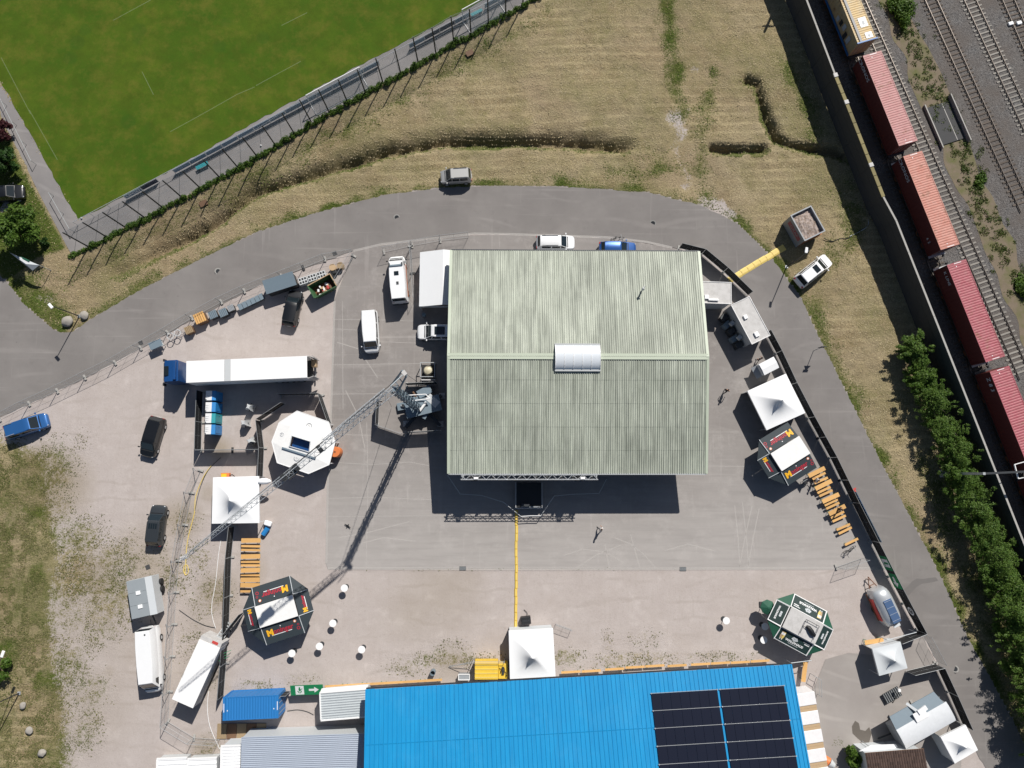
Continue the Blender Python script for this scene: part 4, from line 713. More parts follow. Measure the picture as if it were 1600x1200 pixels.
# solar field: 2 columns x rows, each row 7 modules wide
def roofpt(px, py):
    best = None
    for h in np.linspace(BE, BE+5, 200):
        p = bh.matrix_world.inverted() @ P(px, py, h)
        e = abs(p.z-(BE-p.y*BS))
        if best is None or e < best[0]: best = (e, p)
    return best[1]
bpy.context.view_layer.update()
p0, p1, p2, p3 = roofpt(1017, 1083), roofpt(1120, 1076), roofpt(1124, 1076), roofpt(1224, 1070); rowh = (roofpt(1021, 1110).y-roofpt(1017, 1083).y)*-1; th = math.atan(BS)
pvs = thing('solar_array', 'dark solar panel field on the right half of the blue roof', 'solar panels', (0, 0, 0), 0); pvs.parent = None
pvs.matrix_world = bh.matrix_world.copy(); pvs.location = (c0.x, c0.y, 0)
for xa, xb in ((p0.x, p1.x), (p2.x, p3.x)):
    nm = 7; mw = (xb-xa)/nm; rowm = MB().box((0, -rowh/2/math.cos(th), .0), (mw-.025, rowh/math.cos(th)-.05, .05)).mesh('solar_module', M['pv'])
    for j in range(6):
        for i in range(nm):
            y = p0.y-j*rowh; o = link('solar_module', rowm, pvs); o.location = (xa+mw*(i+.5), y, BE-y*BS+.14); o.rotation_euler = (-th, 0, 0)
    for j in range(7):
        y = p0.y-j*rowh+.02; MB().beam((xa, y, BE-y*BS+.165), (xb, y, BE-y*BS+.165), .045, .03).build('mounting_rail', M['galv'], pvs)
        [bx(pvs, 'clamp', M['alu'], (x, y, BE-y*BS+.19), (.12, .12, .03)) for x in (xa, xb)]
# ================================================================ VEHICLES
def ring(x, hw, z0, z1, y0=0):      # cross section of a car body at station x (9 points, open bottom closed by loft caps)
    return [(x, -hw*.93, z0), (x, -hw, z0+(z1-z0)*.35), (x, -hw*.985, z0+(z1-z0)*.8), (x, -hw*.9, z1), (x, 0, z1+.035), (x, hw*.9, z1), (x, hw*.985, z0+(z1-z0)*.8), (x, hw, z0+(z1-z0)*.35), (x, hw*.93, z0)]
def wheel_mesh(r=.33, w=.22):
    t = MB(); t.tube((0, -w/2, 0), (0, w/2, 0), r, 16); return t
def car(name, label, A, B, m, kind='wagon', width=1.8, cat='car', h=.7, L=None, extras=(), roofm=None, group='parked cars'):
    c, Lg, rz = onframe(A, B, h); Lg = L or Lg; r = thing(name, label, cat, c, rz, group); hl = Lg/2; hw = width/2
    K = {'wagon': (.98, 1.5, .30, .12, -.40, -.49), 'suv': (1.05, 1.68, .29, .12, -.38, -.485), 'hatch': (.95, 1.48, .26, .06, -.36, -.47), 'van': (1.15, 1.95, .39, .27, -.46, -.495), 'bigvan': (1.35, 2.6, .42, .31, -.475, -.495), 'mpv': (1.02, 1.65, .33, .15, -.40, -.49)}[kind]
    belt, roof, wb, wt_, rt, rb = K      # windscreen base/top and rear glass top/base as fraction of length
    b = MB(); hz = belt*.86 if kind not in ('van', 'bigvan') else belt*.9
    bl_ = kind == 'bigvan'
    st = [(-.5, .7 if not bl_ else .9, .5, belt*.8), (-.493, .82 if not bl_ else .96, .4, belt*.9), (-.475, .92, .32, belt*.96), (-.44, .975, .25, belt), (-.2, 1, .22, belt), (.1, 1, .22, belt), (min(wb-.02, .36), 1, .22, belt*.985), (min(wb+.03, .4), .985, .22, lerp(belt, hz, .4)), (.425, .95, .24, hz*.985), (.455, .885, .26, hz*.94), (.476, .79, .29, hz*.87), (.49, .67, .33, hz*.8), (.497, .54, .38, hz*.73), (.5, .4, .42, hz*.68)]
    b.loft([ring(x*Lg, w_*hw, z0, z1) for x, w_, z0, z1 in st if True]); b.build('body', m, r, smooth=35)
    # greenhouse: pillars in body colour, glass panes set proud of it
    gw0, gw1 = hw*.93, hw*.78 if kind not in ('van', 'bigvan') else hw*.86
    lo = [(wb*Lg, gw0*.9), (.12*Lg, gw0), (-.25*Lg, gw0), (rb*Lg, gw0*.93)]; hi = [(wt_*Lg, gw1*.9), (.03*Lg, gw1), (-.25*Lg, gw1), (rt*Lg, gw1*.92)]
    zr = roof; g = MB(); base = belt-.04
    def ringg(l, z, crown=0): return [(x, -y, z) for x, y in l]+[(x, y, z) for x, y in reversed(l)]
    g.loft([ringg(lo, base), ringg([(lerp(a[0], c_[0], .93), lerp(a[1], c_[1], .93)) for a, c_ in zip(lo, hi)], lerp(base, zr, .93)), ringg([(x*.985-.005, y*.93) for x, y in hi], zr)]); g.build('cabin', m, r, smooth=35)
    def pane(nm, pts, off=.012, parent=None):
        p = [Vector(q) for q in pts]; n_ = (p[1]-p[0]).cross(p[3]-p[0]).normalized(); cen = sum(p, Vector())/4
        if n_.dot(cen-Vector((0, 0, belt*.6))) < 0: n_ = -n_
        MB().hexa([q-n_*.02 for q in p], [q+n_*off for q in p]).build(nm, M['glass'], r)
    f = lambda t: (lerp(lo[0][0], hi[0][0], t), lerp(lo[0][1], hi[0][1], t)*.93, lerp(base, zr, t)); x0, y0, z0 = f(.12); x1, y1, z1 = f(.9); pane('windscreen', [(x0, -y0, z0), (x0, y0, z0), (x1, y1, z1), (x1, -y1, z1)])
    f = lambda t: (lerp(lo[3][0], hi[3][0], t), lerp(lo[3][1], hi[3][1], t)*.92, lerp(base, zr, t)); x0, y0, z0 = f(.25); x1, y1, z1 = f(.9); pane('rear_window', [(x0, -y0, z0), (x0, y0, z0), (x1, y1, z1), (x1, -y1, z1)])
    if kind != 'bigvan':
        segs = ((.14, .30), (-.1, .115), (-.36, -.13)) if kind not in ('van',) else ((.2, .36), (-.15, .17), (-.42, -.18))
        for s in (-1, 1):
            for xa, xb in segs:
                xb_ = min(xb, wb-.03); xt = min(xb, wt_-.03)
                if xb_-xa < .05: continue
                yl = lambda t: lerp(gw0, gw1, t)*.997; pane('side_window', [(xa*Lg, s*yl(.15), lerp(base, zr, .15)), (xb_*Lg, s*yl(.15), lerp(base, zr, .15)), (max(xt, xa+.02)*Lg, s*yl(.86), lerp(base, zr, .86)), (xa*Lg, s*yl(.86), lerp(base, zr, .86))], .008)
    else:
        for s in (-1, 1): pane('side_window', [(.26*Lg, s*gw0*.995, belt+.1), (.37*Lg, s*gw0*.96, belt+.1), (.31*Lg, s*gw1*1.03, zr-.6), (.26*Lg, s*gw1*1.04, zr-.6)], .01)
    wm = wheel_mesh(.33 if kind not in ('bigvan', 'suv') else .37)
    me = wm.mesh('wheel', M['rubber']); hub = MB().tube((0, -.12, 0), (0, .12, 0), .2, 10).mesh('rim', M['alu'])
    for sx in (-.3, .31):
        for s in (-1, 1): o = link('wheel', me, r); o.location = (sx*Lg, s*(hw-.1), .34); q = link('rim', hub, o)
    for s in (-1, 1):
        o = MB().box((.455*Lg, s*hw*.66, hz*.83), (.2, .3, .12), -s*.75).build('headlight', M['lamp_clear'], r, bevel=.04); o2 = bx(r, 'tail_light', M['lamp_red'], (-.487*Lg, s*hw*.74, belt*.82), (.12, .22, .3)); mx = (wb-.035)*Lg; MB().box((mx, s*(hw+.1), belt+.04), (.14, .22, .15)).build('mirror', m if kind != 'bigvan' else M['black'], r, bevel=.03)
    bx(r, 'bonnet_seam', M['black'], ((wb+.012)*Lg, 0, belt*.985+.015), (.1, hw*1.5, .012)); bx(r, 'grille', M['black'], (.488*Lg, 0, hz*.55), (.06, hw*.9, .2)); bx(r, 'number_plate', M['white'], (-.503*Lg, 0, .55), (.02, .5, .11))
    for e in extras:
        if e == 'sunroof': bx(r, 'sunroof', M['glass'], (-.08*Lg, 0, zr+.012), (.26*Lg, gw1*1.35, .02), bevel=.01)
        if e == 'smallsunroof': bx(r, 'sunroof', M['glass'], (.0*Lg, 0, zr+.012), (.13*Lg, gw1*1.3, .02), bevel=.01)
        if e == 'rails':
            for s in (-1, 1): MB().tube((-.36*Lg, s*gw1*.9, zr+.06), (.06*Lg, s*gw1*.9, zr+.06), .03, 6).build('roof_rail', M['black'], r)
        if e == 'chromerails':
            for s in (-1, 1): MB().tube((-.42*Lg, s*gw1*.9, zr+.06), (-.2*Lg, s*gw1*.9, zr+.06), .035, 6).build('roof_rail', M['alu'], r)
        if e == 'ribs':
            for y in (-.5, -.25, 0, .25, .5): bx(r, 'roof_rib', m, (-.14*Lg, y, zr+.012), (.5*Lg, .06, .025))
    return r
car('parked_car', 'silver grey minivan parked on the meadow verge above the road', (688, 277), (737, 274), M['car_silver'], 'mpv', 1.75, extras=('rails',)); car('parked_car', 'white estate car parked behind the north edge of the hall roof', (898, 379), (838, 379), M['car_white'], 'wagon', 1.8, extras=('rails',)); car('parked_car', 'dark blue car half hidden under the north eave of the hall', (994, 389), (936, 388), M['car_blue'], 'hatch', 1.72)
car('parked_car', 'white car with panoramic roof poking out from the west side of the hall', (652, 519), (714, 519), M['car_white'], 'suv', 1.9, extras=('sunroof',)); car('parked_car', 'black car parked beside the open green waste skip', (463, 454), (451, 509), M['car_black'], 'wagon', 1.84); car('parked_car', 'black people carrier standing alone left of the portable toilets', (229, 714), (248, 652), M['car_black'], 'mpv', 1.9)
car('parked_car', 'dark off-roader parked above the covered grey trailer', (249, 789), (241, 853), M['car_dark'], 'suv', 1.86, extras=('smallsunroof', 'ribs')); car('parked_car', 'metallic blue car by the wire fence at the left edge', (75, 655), (9, 677), M['car_lightblue'], 'mpv', 1.9, extras=('chromerails',)); car('parked_car', 'shiny black car on the parking pad at the far left', (38, 299), (-22, 306), M['car_black'], 'wagon', 1.85); car('parked_car', 'white car with dark sunroof on the grass by the gravel skip', (1295, 404), (1246, 443), M['car_white'], 'suv', 1.88, extras=('smallsunroof', 'rails'))
car('van', 'plain white delivery van in the yard left of the hall', (581, 551), (577, 485), M['car_white'], 'van', 1.92, 'van', .9); vv = car('van', 'long white panel van hitched to the covered grey trailer', (238, 1083), (231, 980), M['car_white'], 'bigvan', 2.05, 'van', 1.2); 
bx(vv, 'number_plate_lamp', M['black'], (-3.0, .3, 2.615), (.16, .16, .02)); MB().tube((-3.7, 0, .45), (-4.25, 0, .45), .05, 6).build('tow_bar', M['darksteel'], vv)
# ---- ambulance
am = car('ambulance', 'white ambulance with orange stripes standing beside the gable tent', (619, 399), (625, 472), M['car_white'], 'bigvan', 2.1, 'ambulance', 1.3, group=None)
Lg = 5.6
bx(am, 'roof_hatch', M['glass'], (.3, 0, 2.63), (.5, .55, .05), bevel=.03); bx(am, 'roof_vent', M['darksteel'], (-.9, -.05, 2.63), (.35, .28, .07), bevel=.02); bx(am, 'light_bar', M['blue_grey'], (1.25, 0, 2.66), (.22, 1.6, .14), bevel=.04)
for s in (-1, 1): bx(am, 'beacon', M['darksteel'], (1.38, s*.75, 2.68), (.35, .16, .14)); bx(am, 'orange_stripe', M['orange'], (-.3, s*1.054, 1.15), (4.0, .012, .35))
bx(am, 'front_stripe', M['orange'], (2.35, 0, 1.21), (.12, 1.3, .012)); bx(am, 'rear_step', M['darksteel'], (-2.85, 0, .45), (.35, 1.9, .12)); bx(am, 'rear_door_stripe', M['red'], (-2.7, 0, 2.5), (.1, 1.6, .06))
# ---- truck with white semi trailer
c, Lt_, rz = onframe((258, 583), (487, 573), 2.0); tk = thing('semi_truck', 'dark blue tractor unit coupled to the long white semi-trailer', 'truck', c, rz)
xf = Lt_/2; cab = MB(); W2 = 1.22
cab.loft([[(xf-.02-dx, -W2*s_, z0), (xf-.02-dx, W2*s_, z0), (xf-.02-dx, W2*s_, z1), (xf-.02-dx, -W2*s_, z1)] for dx, s_, z0, z1 in ((0, .86, .5, 2.2), (.12, .97, .4, 2.6), (.55, 1, .4, 3.4), (1.1, 1, .4, 3.55), (2.05, 1, .45, 3.6), (2.15, .97, .5, 3.5))]); cab.build('cab', M['deep_blue'], tk, smooth=30)
MB().hexa([(xf+.02, -1.02, 1.75), (xf+.02, 1.02, 1.75), (xf-.3, 1.05, 3.0), (xf-.3, -1.05, 3.0)], [(xf-.1, -1.0, 1.75), (xf-.1, 1.0, 1.75), (xf-.42, 1.05, 3.05), (xf-.42, -1.05, 3.05)]).build('windscreen', M['glass'], tk); bx(tk, 'roof_hatch', M['glass'], (xf-.85, 0, 3.57), (.55, 1.1, .06), bevel=.02); bx(tk, 'air_deflector', M['deep_blue'], (xf-1.9, 0, 3.75), (.3, 2.2, .35), bevel=.06)
for s in (-1, 1): MB().box((xf-.1, s*1.42, 2.3), (.16, .3, .7)).build('mirror', M['black'], tk, bevel=.04); bx(tk, 'headlight', M['lamp_clear'], (xf+.0, s*.9, .8), (.1, .4, .2))
bx(tk, 'chassis', M['darksteel'], (xf-3.2, 0, .85), (5.6, .9, .25)); bx(tk, 'catwalk', M['galv'], (xf-2.5, 0, 1.02), (.5, 1.8, .06))
for x in (xf-1.2, xf-4.6):
    for s in (-1, 1): o = MB().tube((x, s*.85, .5), (x, s*1.2, .5), .5, 16).build('wheel', M['rubber'], tk); MB().tube((x, s*1.19, .5), (x, s*1.215, .5), .28, 10).build('rim', M['galv'], o)
a, b = P(291, 580, 4.0), P(480, 574, 4.0); c = (a+b)/2; Ltr = (b-a).length; tl = thing('semi_trailer', 'long white box semi-trailer behind the dark blue truck', 'trailer', (c.x, c.y, 0), rz); 
M['trailer_roof'] = mat('trailer_roof', (.8, .8, .8), .6, var=.04, scale=.4)
gap = Ltr*.5-(64/198)*Ltr      # darker strip in the roof
x1 = Ltr/2-.315*Ltr; x2 = x1-.05*Ltr
for nm, xa, xb, m_ in (('roof_panel', Ltr/2, x1, 'trailer_roof'), ('roof_strip', x1, x2, 'grey_plastic'), ('roof_panel', x2, -Ltr/2, 'trailer_roof')): bx(tl, nm, M[m_], ((xa+xb)/2, 0, 3.99 if nm == 'roof_panel' else 3.97), (xa-xb-.02, 2.5, .05))
for s in (-1, 1): bx(tl, 'side_wall', M['white'], (0, s*1.22, 2.6), (Ltr, .06, 2.7))
bx(tl, 'front_wall', M['white'], (Ltr/2-.03, 0, 2.6), (.05, 2.4, 2.7)); bx(tl, 'floor', M['darksteel'], (0, 0, 1.2), (Ltr-.1, 2.36, .14)); bx(tl, 'underrun_bar', M['galv'], (-Ltr/2-.1, 0, .6), (.12, 2.3, .16))
for s in (-1, 1):
    d_ = bx(tl, 'rear_door', M['grimy_white'], (-Ltr/2-.35, s*1.2, 2.55), (.75, .05, 2.6), s*.35); MB().tube((-Ltr/2-.5, s*1.3, 1.3), (-Ltr/2-.5, s*1.3, 3.8), .03, 5).build('locking_bar', M['galv'], d_)
bx(tl, 'pallet_load', M['tan'], (-Ltr/2-.25, -.7, 1.7), (.5, .8, .9))
for x in (-Ltr/2+1.6, -Ltr/2+2.9, -Ltr/2+4.2):
    for s in (-1, 1): o = MB().tube((x, s*.85, .5), (x, s*1.2, .5), .5, 16).build('wheel', M['rubber'], tl); MB().tube((x, s*1.19, .5), (x, s*1.215, .5), .28, 10).build('rim', M['galv'], o)
# ---- covered grey trailer
pts = PW([(197, 909), (237, 902), (246, 956), (206, 968)], 2.1); c = sum(pts, Vector())/4; d = pts[0]-pts[3]; rz = math.atan2(d.y, d.x); gl_ = thing('covered_trailer', 'grey box trailer with two roof hatches behind the long white van', 'trailer', (c.x, c.y, 0), rz); Lq, Wq = d.length, (pts[1]-pts[0]).length
Wq *= 1.0; bx(gl_, 'box_body', M['grey_plastic'], (0, 0, 1.25), (Lq, Wq, 1.6)); bx(gl_, 'roof_slope', M['blue_grey'] if False else M['canvas_grey'], (0, -Wq*.36, 2.08), (Lq+.04, Wq*.28, .06)); M['trail_grey'] = mat('trail_grey', (.27, .3, .32), .5, var=.12, scale=1.2)
for k in range(3): bx(gl_, 'roof_panel', M['trail_grey'], (Lq*(k-1)/3, Wq*.14, 2.09), (Lq/3-.02, Wq*.71, .07))
for k in (-.22, .14): bx(gl_, 'roof_hatch', M['canvas'], (Lq*k, Wq*.1, 2.17), (.42, .5, .1), bevel=.03)
for x in (.6, -.25): o = MB().tube((x+.6, -Wq/2-.25, .36), (x+.6, -Wq/2, .36), .36, 14).build('wheel', M['rubber'], gl_); 
for x in (.6, -.25): MB().tube((x+.6, Wq/2, .36), (x+.6, Wq/2+.2, .36), .36, 14).build('wheel', M['rubber'], gl_)
MB().beam((-Lq/2, 0, .5), (-Lq/2-1.2, -.3, .5), .12).build('drawbar', M['darksteel'], gl_)
# ---- white box trailer standing askew
pts = PW([(312, 999), (343, 1013), (302, 1107), (268, 1092)], 2.9); c = sum(pts, Vector())/4; d = (pts[0]+pts[1]-pts[2]-pts[3])/2; rz = math.atan2(d.y, d.x); Lq, Wq = d.length, ((pts[1]-pts[0]).length+(pts[2]-pts[3]).length)/2
wt2 = thing('box_trailer', 'white box trailer standing askew left of the black screened fence', 'trailer', (c.x, c.y, 0), rz)
bx(wt2, 'roof', M['trailer_roof'], (0, 0, 2.88), (Lq, Wq, .06)); [bx(wt2, 'side_wall', M['grimy_white'], (0, s*(Wq/2-.03), 1.85), (Lq-.04, .05, 2.0)) for s in (-1, 1)]; bx(wt2, 'rear_wall', M['grimy_white'], (-Lq/2+.05, 0, 1.85), (.05, Wq-.1, 2.0)); fw = bx(wt2, 'front_wall', M['grimy_white'], (Lq/2+.25, 0, 1.7), (.5, Wq-.05, 2.3)); bx(wt2, 'chassis', M['darksteel'], (0, 0, .75), (Lq-.4, 1.0, .2)); bx(fw, 'red_sign', M['red_mark'], (Lq/2+.3, -.5, 2.86), (.3, .7, .02))
st_ = MB(); [st_.beam((Lq/2+.6+.28*k, -.75, 1.5-.2*k), (Lq/2+.6+.28*k, -.05, 1.5-.2*k), .2, .03) for k in range(6)]; [st_.beam((Lq/2+.5, y, 1.5), (Lq/2+2.1, y, .1), .06) for y in (-.8, 0)]; st_.build('steps', M['galv'], wt2)
for x in (-.5, -1.5):
    for s in (-1, 1): MB().tube((x, s*(Wq/2-.25), .4), (x, s*(Wq/2-.02), .4), .4, 14).build('wheel', M['rubber'], wt2)
for k in range(3): MB().beam((1.5+.4*k, -Wq/2-.03, 1.2), (2.0+.4*k, -Wq/2-.6, .4), .04).build('green_prop', M['sign_green'], wt2)
# ---- shiny rounded food trailer
pts = PW([(1374, 924), (1405, 975)], 2.2); c = (pts[0]+pts[1])/2; d = pts[0]-pts[1]; rz = math.atan2(d.y, d.x)+.1; fd = thing('silver_trailer', 'rounded polished aluminium food trailer inside the right fence', 'trailer', (c.x, c.y, 0), R(113)); Lq, Wq = 4.3, 2.3
rings = []
for t in np.linspace(-1, 1, 13):
    s = (1-abs(t)**4)**.5 if abs(t) < 1 else .12; s = max(s, .3); x = t*Lq/2; rr = []
    for k in range(9): a = math.pi*k/8; rr.append((x, -math.cos(a)*Wq/2*(.55+.45*s)*(1 if 0 < k < 8 else .98), .95+1.35*(.45+.55*s)*math.sin(a)**.55))
    rings.append([(x, -Wq/2*(.55+.45*s)*.95, .45)]+rr+[(x, Wq/2*(.55+.45*s)*.95, .45)])
fbo = MB(); fbo.loft(rings); fbo.build('shell', M['alu'], fd, smooth=50)
M['blue_reflection'] = mat('blue_reflection', (.12, .2, .36), .12, .4, .05, coat=.5); bx(fd, 'roof_reflection', M['blue_reflection'], (-.45, -.1, 2.29), (2.7, 1.0, .08), bevel=.04); bx(fd, 'rear_hatch', M['canvas_grey'], (-Lq/2-.2, -.3, 1.3), (.5, .8, .08)); bx(fd, 'serving_hatch', M['red_mark'], (0, Wq/2+.0, 1.25), (2.6, .06, .7)); bx(fd, 'copper_band', M['rust'], (.2, Wq/2+.02, .7), (3.2, .05, .22))  # bluish reflection on top of the shell, painted as a coloured panel
for k in range(4): bx(fd, 'roof_bar', M['alu'], (-1.5+k*.75, -.1, 2.34), (.03, 1.0, .02))
tb = MB(); [tb.tube((Lq/2-.1, y, .5), (Lq/2+1.3, 0, .5), .05, 6) for y in (-.5, .5)]; tb.tube((Lq/2+.3, -.3, .5), (Lq/2+.3, .3, .5), .04, 6); tb.tube((Lq/2+1.0, .1, 0), (Lq/2+1.0, .1, .9), .05, 6); tb.build('drawbar', M['rust'], fd)
for s in (-1, 1): MB().tube((-.2, s*(Wq/2-.25), .35), (-.2, s*(Wq/2-.05), .35), .35, 14).build('wheel', M['rubber'], fd)
# ---- sales trailer bottom right
pts = PW([(1400, 1141), (1480, 1096), (1494, 1127), (1418, 1171)], 2.9); c = sum(pts, Vector())/4; d = (pts[1]+pts[2]-pts[0]-pts[3])/2; rz = math.atan2(d.y, d.x); Lq, Wq = d.length, ((pts[0]-pts[3]).length+(pts[1]-pts[2]).length)/2
sv = thing('sales_trailer', 'grey sales trailer with a curved white roof in the bottom right corner', 'trailer', (c.x, c.y, 0), rz); M['roof_smudge'] = mat('roof_smudge', (.66, .68, .7), .45, var=.16, scale=.7, fine=3); sect = [(-Wq/2, 2.72), (-Wq*.3, 2.88), (0, 2.95), (Wq*.3, 2.95), (Wq/2, 2.86)]
MB().loft([[(x, y, z) for y, z in sect]+[(x, y, z-.07) for y, z in reversed(sect)] for x in (-Lq/2, Lq/2)]).build('roof', M['roof_smudge'], sv, smooth=40); MB().hexa([(-Lq/2+.05, -Wq/2+.1, .5), (Lq/2-.05, -Wq/2+.1, .5), (Lq/2-.05, Wq/2-.05, .5), (-Lq/2+.05, Wq/2-.05, .5)], [(-Lq/2+.05, -Wq/2+.1, 2.7), (Lq/2-.05, -Wq/2+.1, 2.7), (Lq/2-.05, Wq/2-.05, 2.78), (-Lq/2+.05, Wq/2-.05, 2.78)]).build('body', M['grey_paint'], sv)
MB().hexa([(-Lq/2, Wq/2, 2.78), (Lq/2-.3, Wq/2, 2.78), (Lq/2-.5, Wq/2+1.3, 2.35), (-Lq/2+.2, Wq/2+1.3, 2.35)], [(-Lq/2, Wq/2, 2.84), (Lq/2-.3, Wq/2, 2.84), (Lq/2-.5, Wq/2+1.3, 2.41), (-Lq/2+.2, Wq/2+1.3, 2.41)]).build('serving_flap', M['blue_grey'], sv); ac = bx(sv, 'roof_unit', M['white'], (-.1, Wq/2+.15, 3.0), (1.5, 1.0, .12), bevel=.03); bx(ac, 'unit_cover', M['canvas'], (.35, Wq/2+.6, 3.1), (1.1, .5, .16), .1); MB().beam((-.2, Wq/2+.7, 3.0), (-.6, Wq/2+1.6, 2.3), .3, .06).build('chute', M['canvas_grey'], sv); bx(sv, 'step_grate', M['darksteel'], (-.9, Wq/2+2.1, .35), (2.0, 1.1, .1)); 
gsl = MB(); [gsl.box((-1.8+.25*k, Wq/2+2.1, .42), (.05, 1.1, .05)) for k in range(8)]; gsl.build('grate_slats', M['galv'], sv); MB().beam((-Lq/2, -.2, .5), (-Lq/2-1.6, 0, .5), .12).build('drawbar', M['darksteel'], sv)
for x in (.5, -.5): [MB().tube((x, s*(Wq/2-.2), .35), (x, s*(Wq/2), .35), .35, 14).build('wheel', M['rubber'], sv) for s in (-1, 1)]
# ================================================================ CRANE
base = P(650, 634); cr = thing('mobile_crane', 'folding tower crane with a long lattice jib left of the hall', 'crane', (base.x, base.y, 0)); MH = 20.0
def loc(px, py, h): q = P(px, py, h)-base; return Vector((q.x, q.y, h))
top = loc(616, 608, MH); foot = Vector((top.x, top.y, 0))
mm = MB()
for sx in (-.3, .3):
    for sy in (-.3, .3): mm.beam(foot+Vector((sx, sy, 1.0)), top+Vector((sx*.8, sy*.8, 0)), .1)
nz = 18
for i in range(nz):
    z0, z1 = 1+(MH-1)*i/nz, 1+(MH-1)*(i+1)/nz
    for (a, b) in (((-.35, -.35), (.35, -.35)), ((.35, -.35), (.35, .35)), ((.35, .35), (-.35, .35)), ((-.35, .35), (-.35, -.35))):
        if i % 2: a, b = b, a
        mm.beam(foot+Vector((a[0], a[1], z0)), foot+Vector((b[0], b[1], z1)), .05)
mm.box(foot+Vector((0, 0, 11)), (.34, .34, 18)); mm.build('mast', M['blue_grey'], cr)
tip = loc(285, 874, MH+.6); jd = (tip-top); JL = jd.length; ju = jd.normalized(); jn = Vector((-ju.y, ju.x, 0)).normalized(); up = Vector((0, 0, 1))
def lattice(mb, a, b, w0, w1, h0, h1, n, rc=.05, rb=.028):
    for i in range(n):
        t0, t1 = i/n, (i+1)/n; p, q = a.lerp(b, t0), a.lerp(b, t1); wa, wb_, ha, hb = lerp(w0, w1, t0), lerp(w0, w1, t1), lerp(h0, h1, t0), lerp(h0, h1, t1)
        A = [p-jn*wa/2, p+jn*wa/2, p+up*ha]; B = [q-jn*wb_/2, q+jn*wb_/2, q+up*hb]; M_ = (p+q)/2+up*(ha+hb)/2
        for u, v in zip(A, B): mb.tube(u, v, rc, 5)
        mb.tube(A[0], B[1], rb, 4) if i % 2 else mb.tube(A[1], B[0], rb, 4); mb.tube(A[0], M_, rb, 4); mb.tube(M_, B[0], rb, 4); mb.tube(A[1], M_, rb, 4); mb.tube(M_, B[1], rb, 4); mb.tube(B[0], B[1], rb, 4)
j = MB(); k1 = top+ju*(JL*.42); k2 = top+ju*(JL*.74); lattice(j, top, k1, .72, .68, .6, .55, 16, .034, .018); j.build('jib_inner_section', M['jib_grey'], cr); j = MB(); lattice(j, k1, k2, .64, .58, .5, .45, 13, .03, .016); j.build('jib_middle_section', M['jib_grey'], cr); j = MB(); lattice(j, k2, tip, .55, .3, .4, .2, 12, .024, .013); j.build('jib_outer_section', M['jib_grey'], cr)
j = MB(); a2 = top+ju*.6+up*1.0-jn*.2; lattice(j, a2, a2+ju*(JL*.3)+jn*.1, .45, .4, .4, .35, 13, .034, .018); j.build('folded_jib_section', M['jib_grey'], cr)
tr_ = MB(); tj = top+ju*(JL*.5)-up*.2; tr_.box(tj, (1.2, .8, .35), math.atan2(ju.y, ju.x)); [tr_.tube(tj+ju*s*.5-jn*.35, tj+ju*s*.5+jn*.35, .14, 8) for s in (-1, 1)]; tr_.build('trolley', M['black'], cr)
for s in (.36, .47, .53): MB().box(top+ju*(JL*s)+up*.2, (.35, .65, .4), math.atan2(ju.y, ju.x)).build('joint_bracket', M['darksteel'], cr)
cj = loc(632, 583, MH+1.6); cb = MB(); [cb.beam(top+jn*s*.45, cj+jn*s*.3, .14) for s in (-1, 1)]; cb.beam(top+up*2.2, cj, .08); [cb.beam(top.lerp(cj, t)+jn*.4, top.lerp(cj, t)-jn*.4, .08) for t in (.3, .6, .95)]; cb.build('counter_jib', M['blue_grey'], cr); bx_ = MB().box(cj, (.35, .45, .3), .7).build('sheave_head', M['grimy_white'], cr)
w_ = MB(); w_.tube(cj+up*.1, top+ju*(JL*.55)+up*1.0, .025, 4); w_.tube(cj+up*.1, loc(657, 600, 2.5), .02, 4); w_.tube(top+ju*JL*.04, loc(612, 636, .2), .02, 4); w_.tube(cj, top+ju*JL*.96+up*.4, .018, 4); w_.build('stay_rope', M['darksteel'], cr)
# undercarriage: cross frame, slewing platform, ballast blocks, winch
uc = MB(); ct = loc(662, 636, .9); ct.z = .9
for px, py in ((628, 634), (690, 618), (634, 668), (688, 665)): e = loc(px, py, .5); e.z = .55; uc.beam(ct, e, .35, .3); 
uc.build('outrigger_frame', M['darksteel'], cr)
for px, py in ((628, 634), (690, 618), (634, 662), (688, 662)): e = loc(px, py, .3); o = MB().tube((e.x, e.y, .05), (e.x, e.y, .7), .1, 8).build('outrigger_jack', M['galv'], cr); bx(o, 'foot_plate', M['grimy_white'], (e.x, e.y, .04), (.7, .7, .07))
pl = MB(); pl.box(ct+up*.7, (4.2, 1.9, .35), .25); pl.build('slewing_platform', M['blue_grey'], cr)
for i, (px, py, ln, wd_, hh, rz_) in enumerate(((663, 612, 1.7, 1.0, 1.4, .5), (676, 626, 1.6, .9, 1.8, -.7), (646, 626, 1.2, .8, 1.5, .4), (657, 622, 1.0, .9, 1.1, .2), (627, 635, 1.0, .9, .5, .2), (656, 640, 1.1, .4, 1.6, .9), (666, 646, .5, 1.4, 1.4, -.5))): e = loc(px, py, hh); bx(cr, 'ballast_block', M['grey_plastic' if i % 2 else 'blue_grey'], (e.x, e.y, hh-.3), (ln, wd_, .6), rz_, .04)
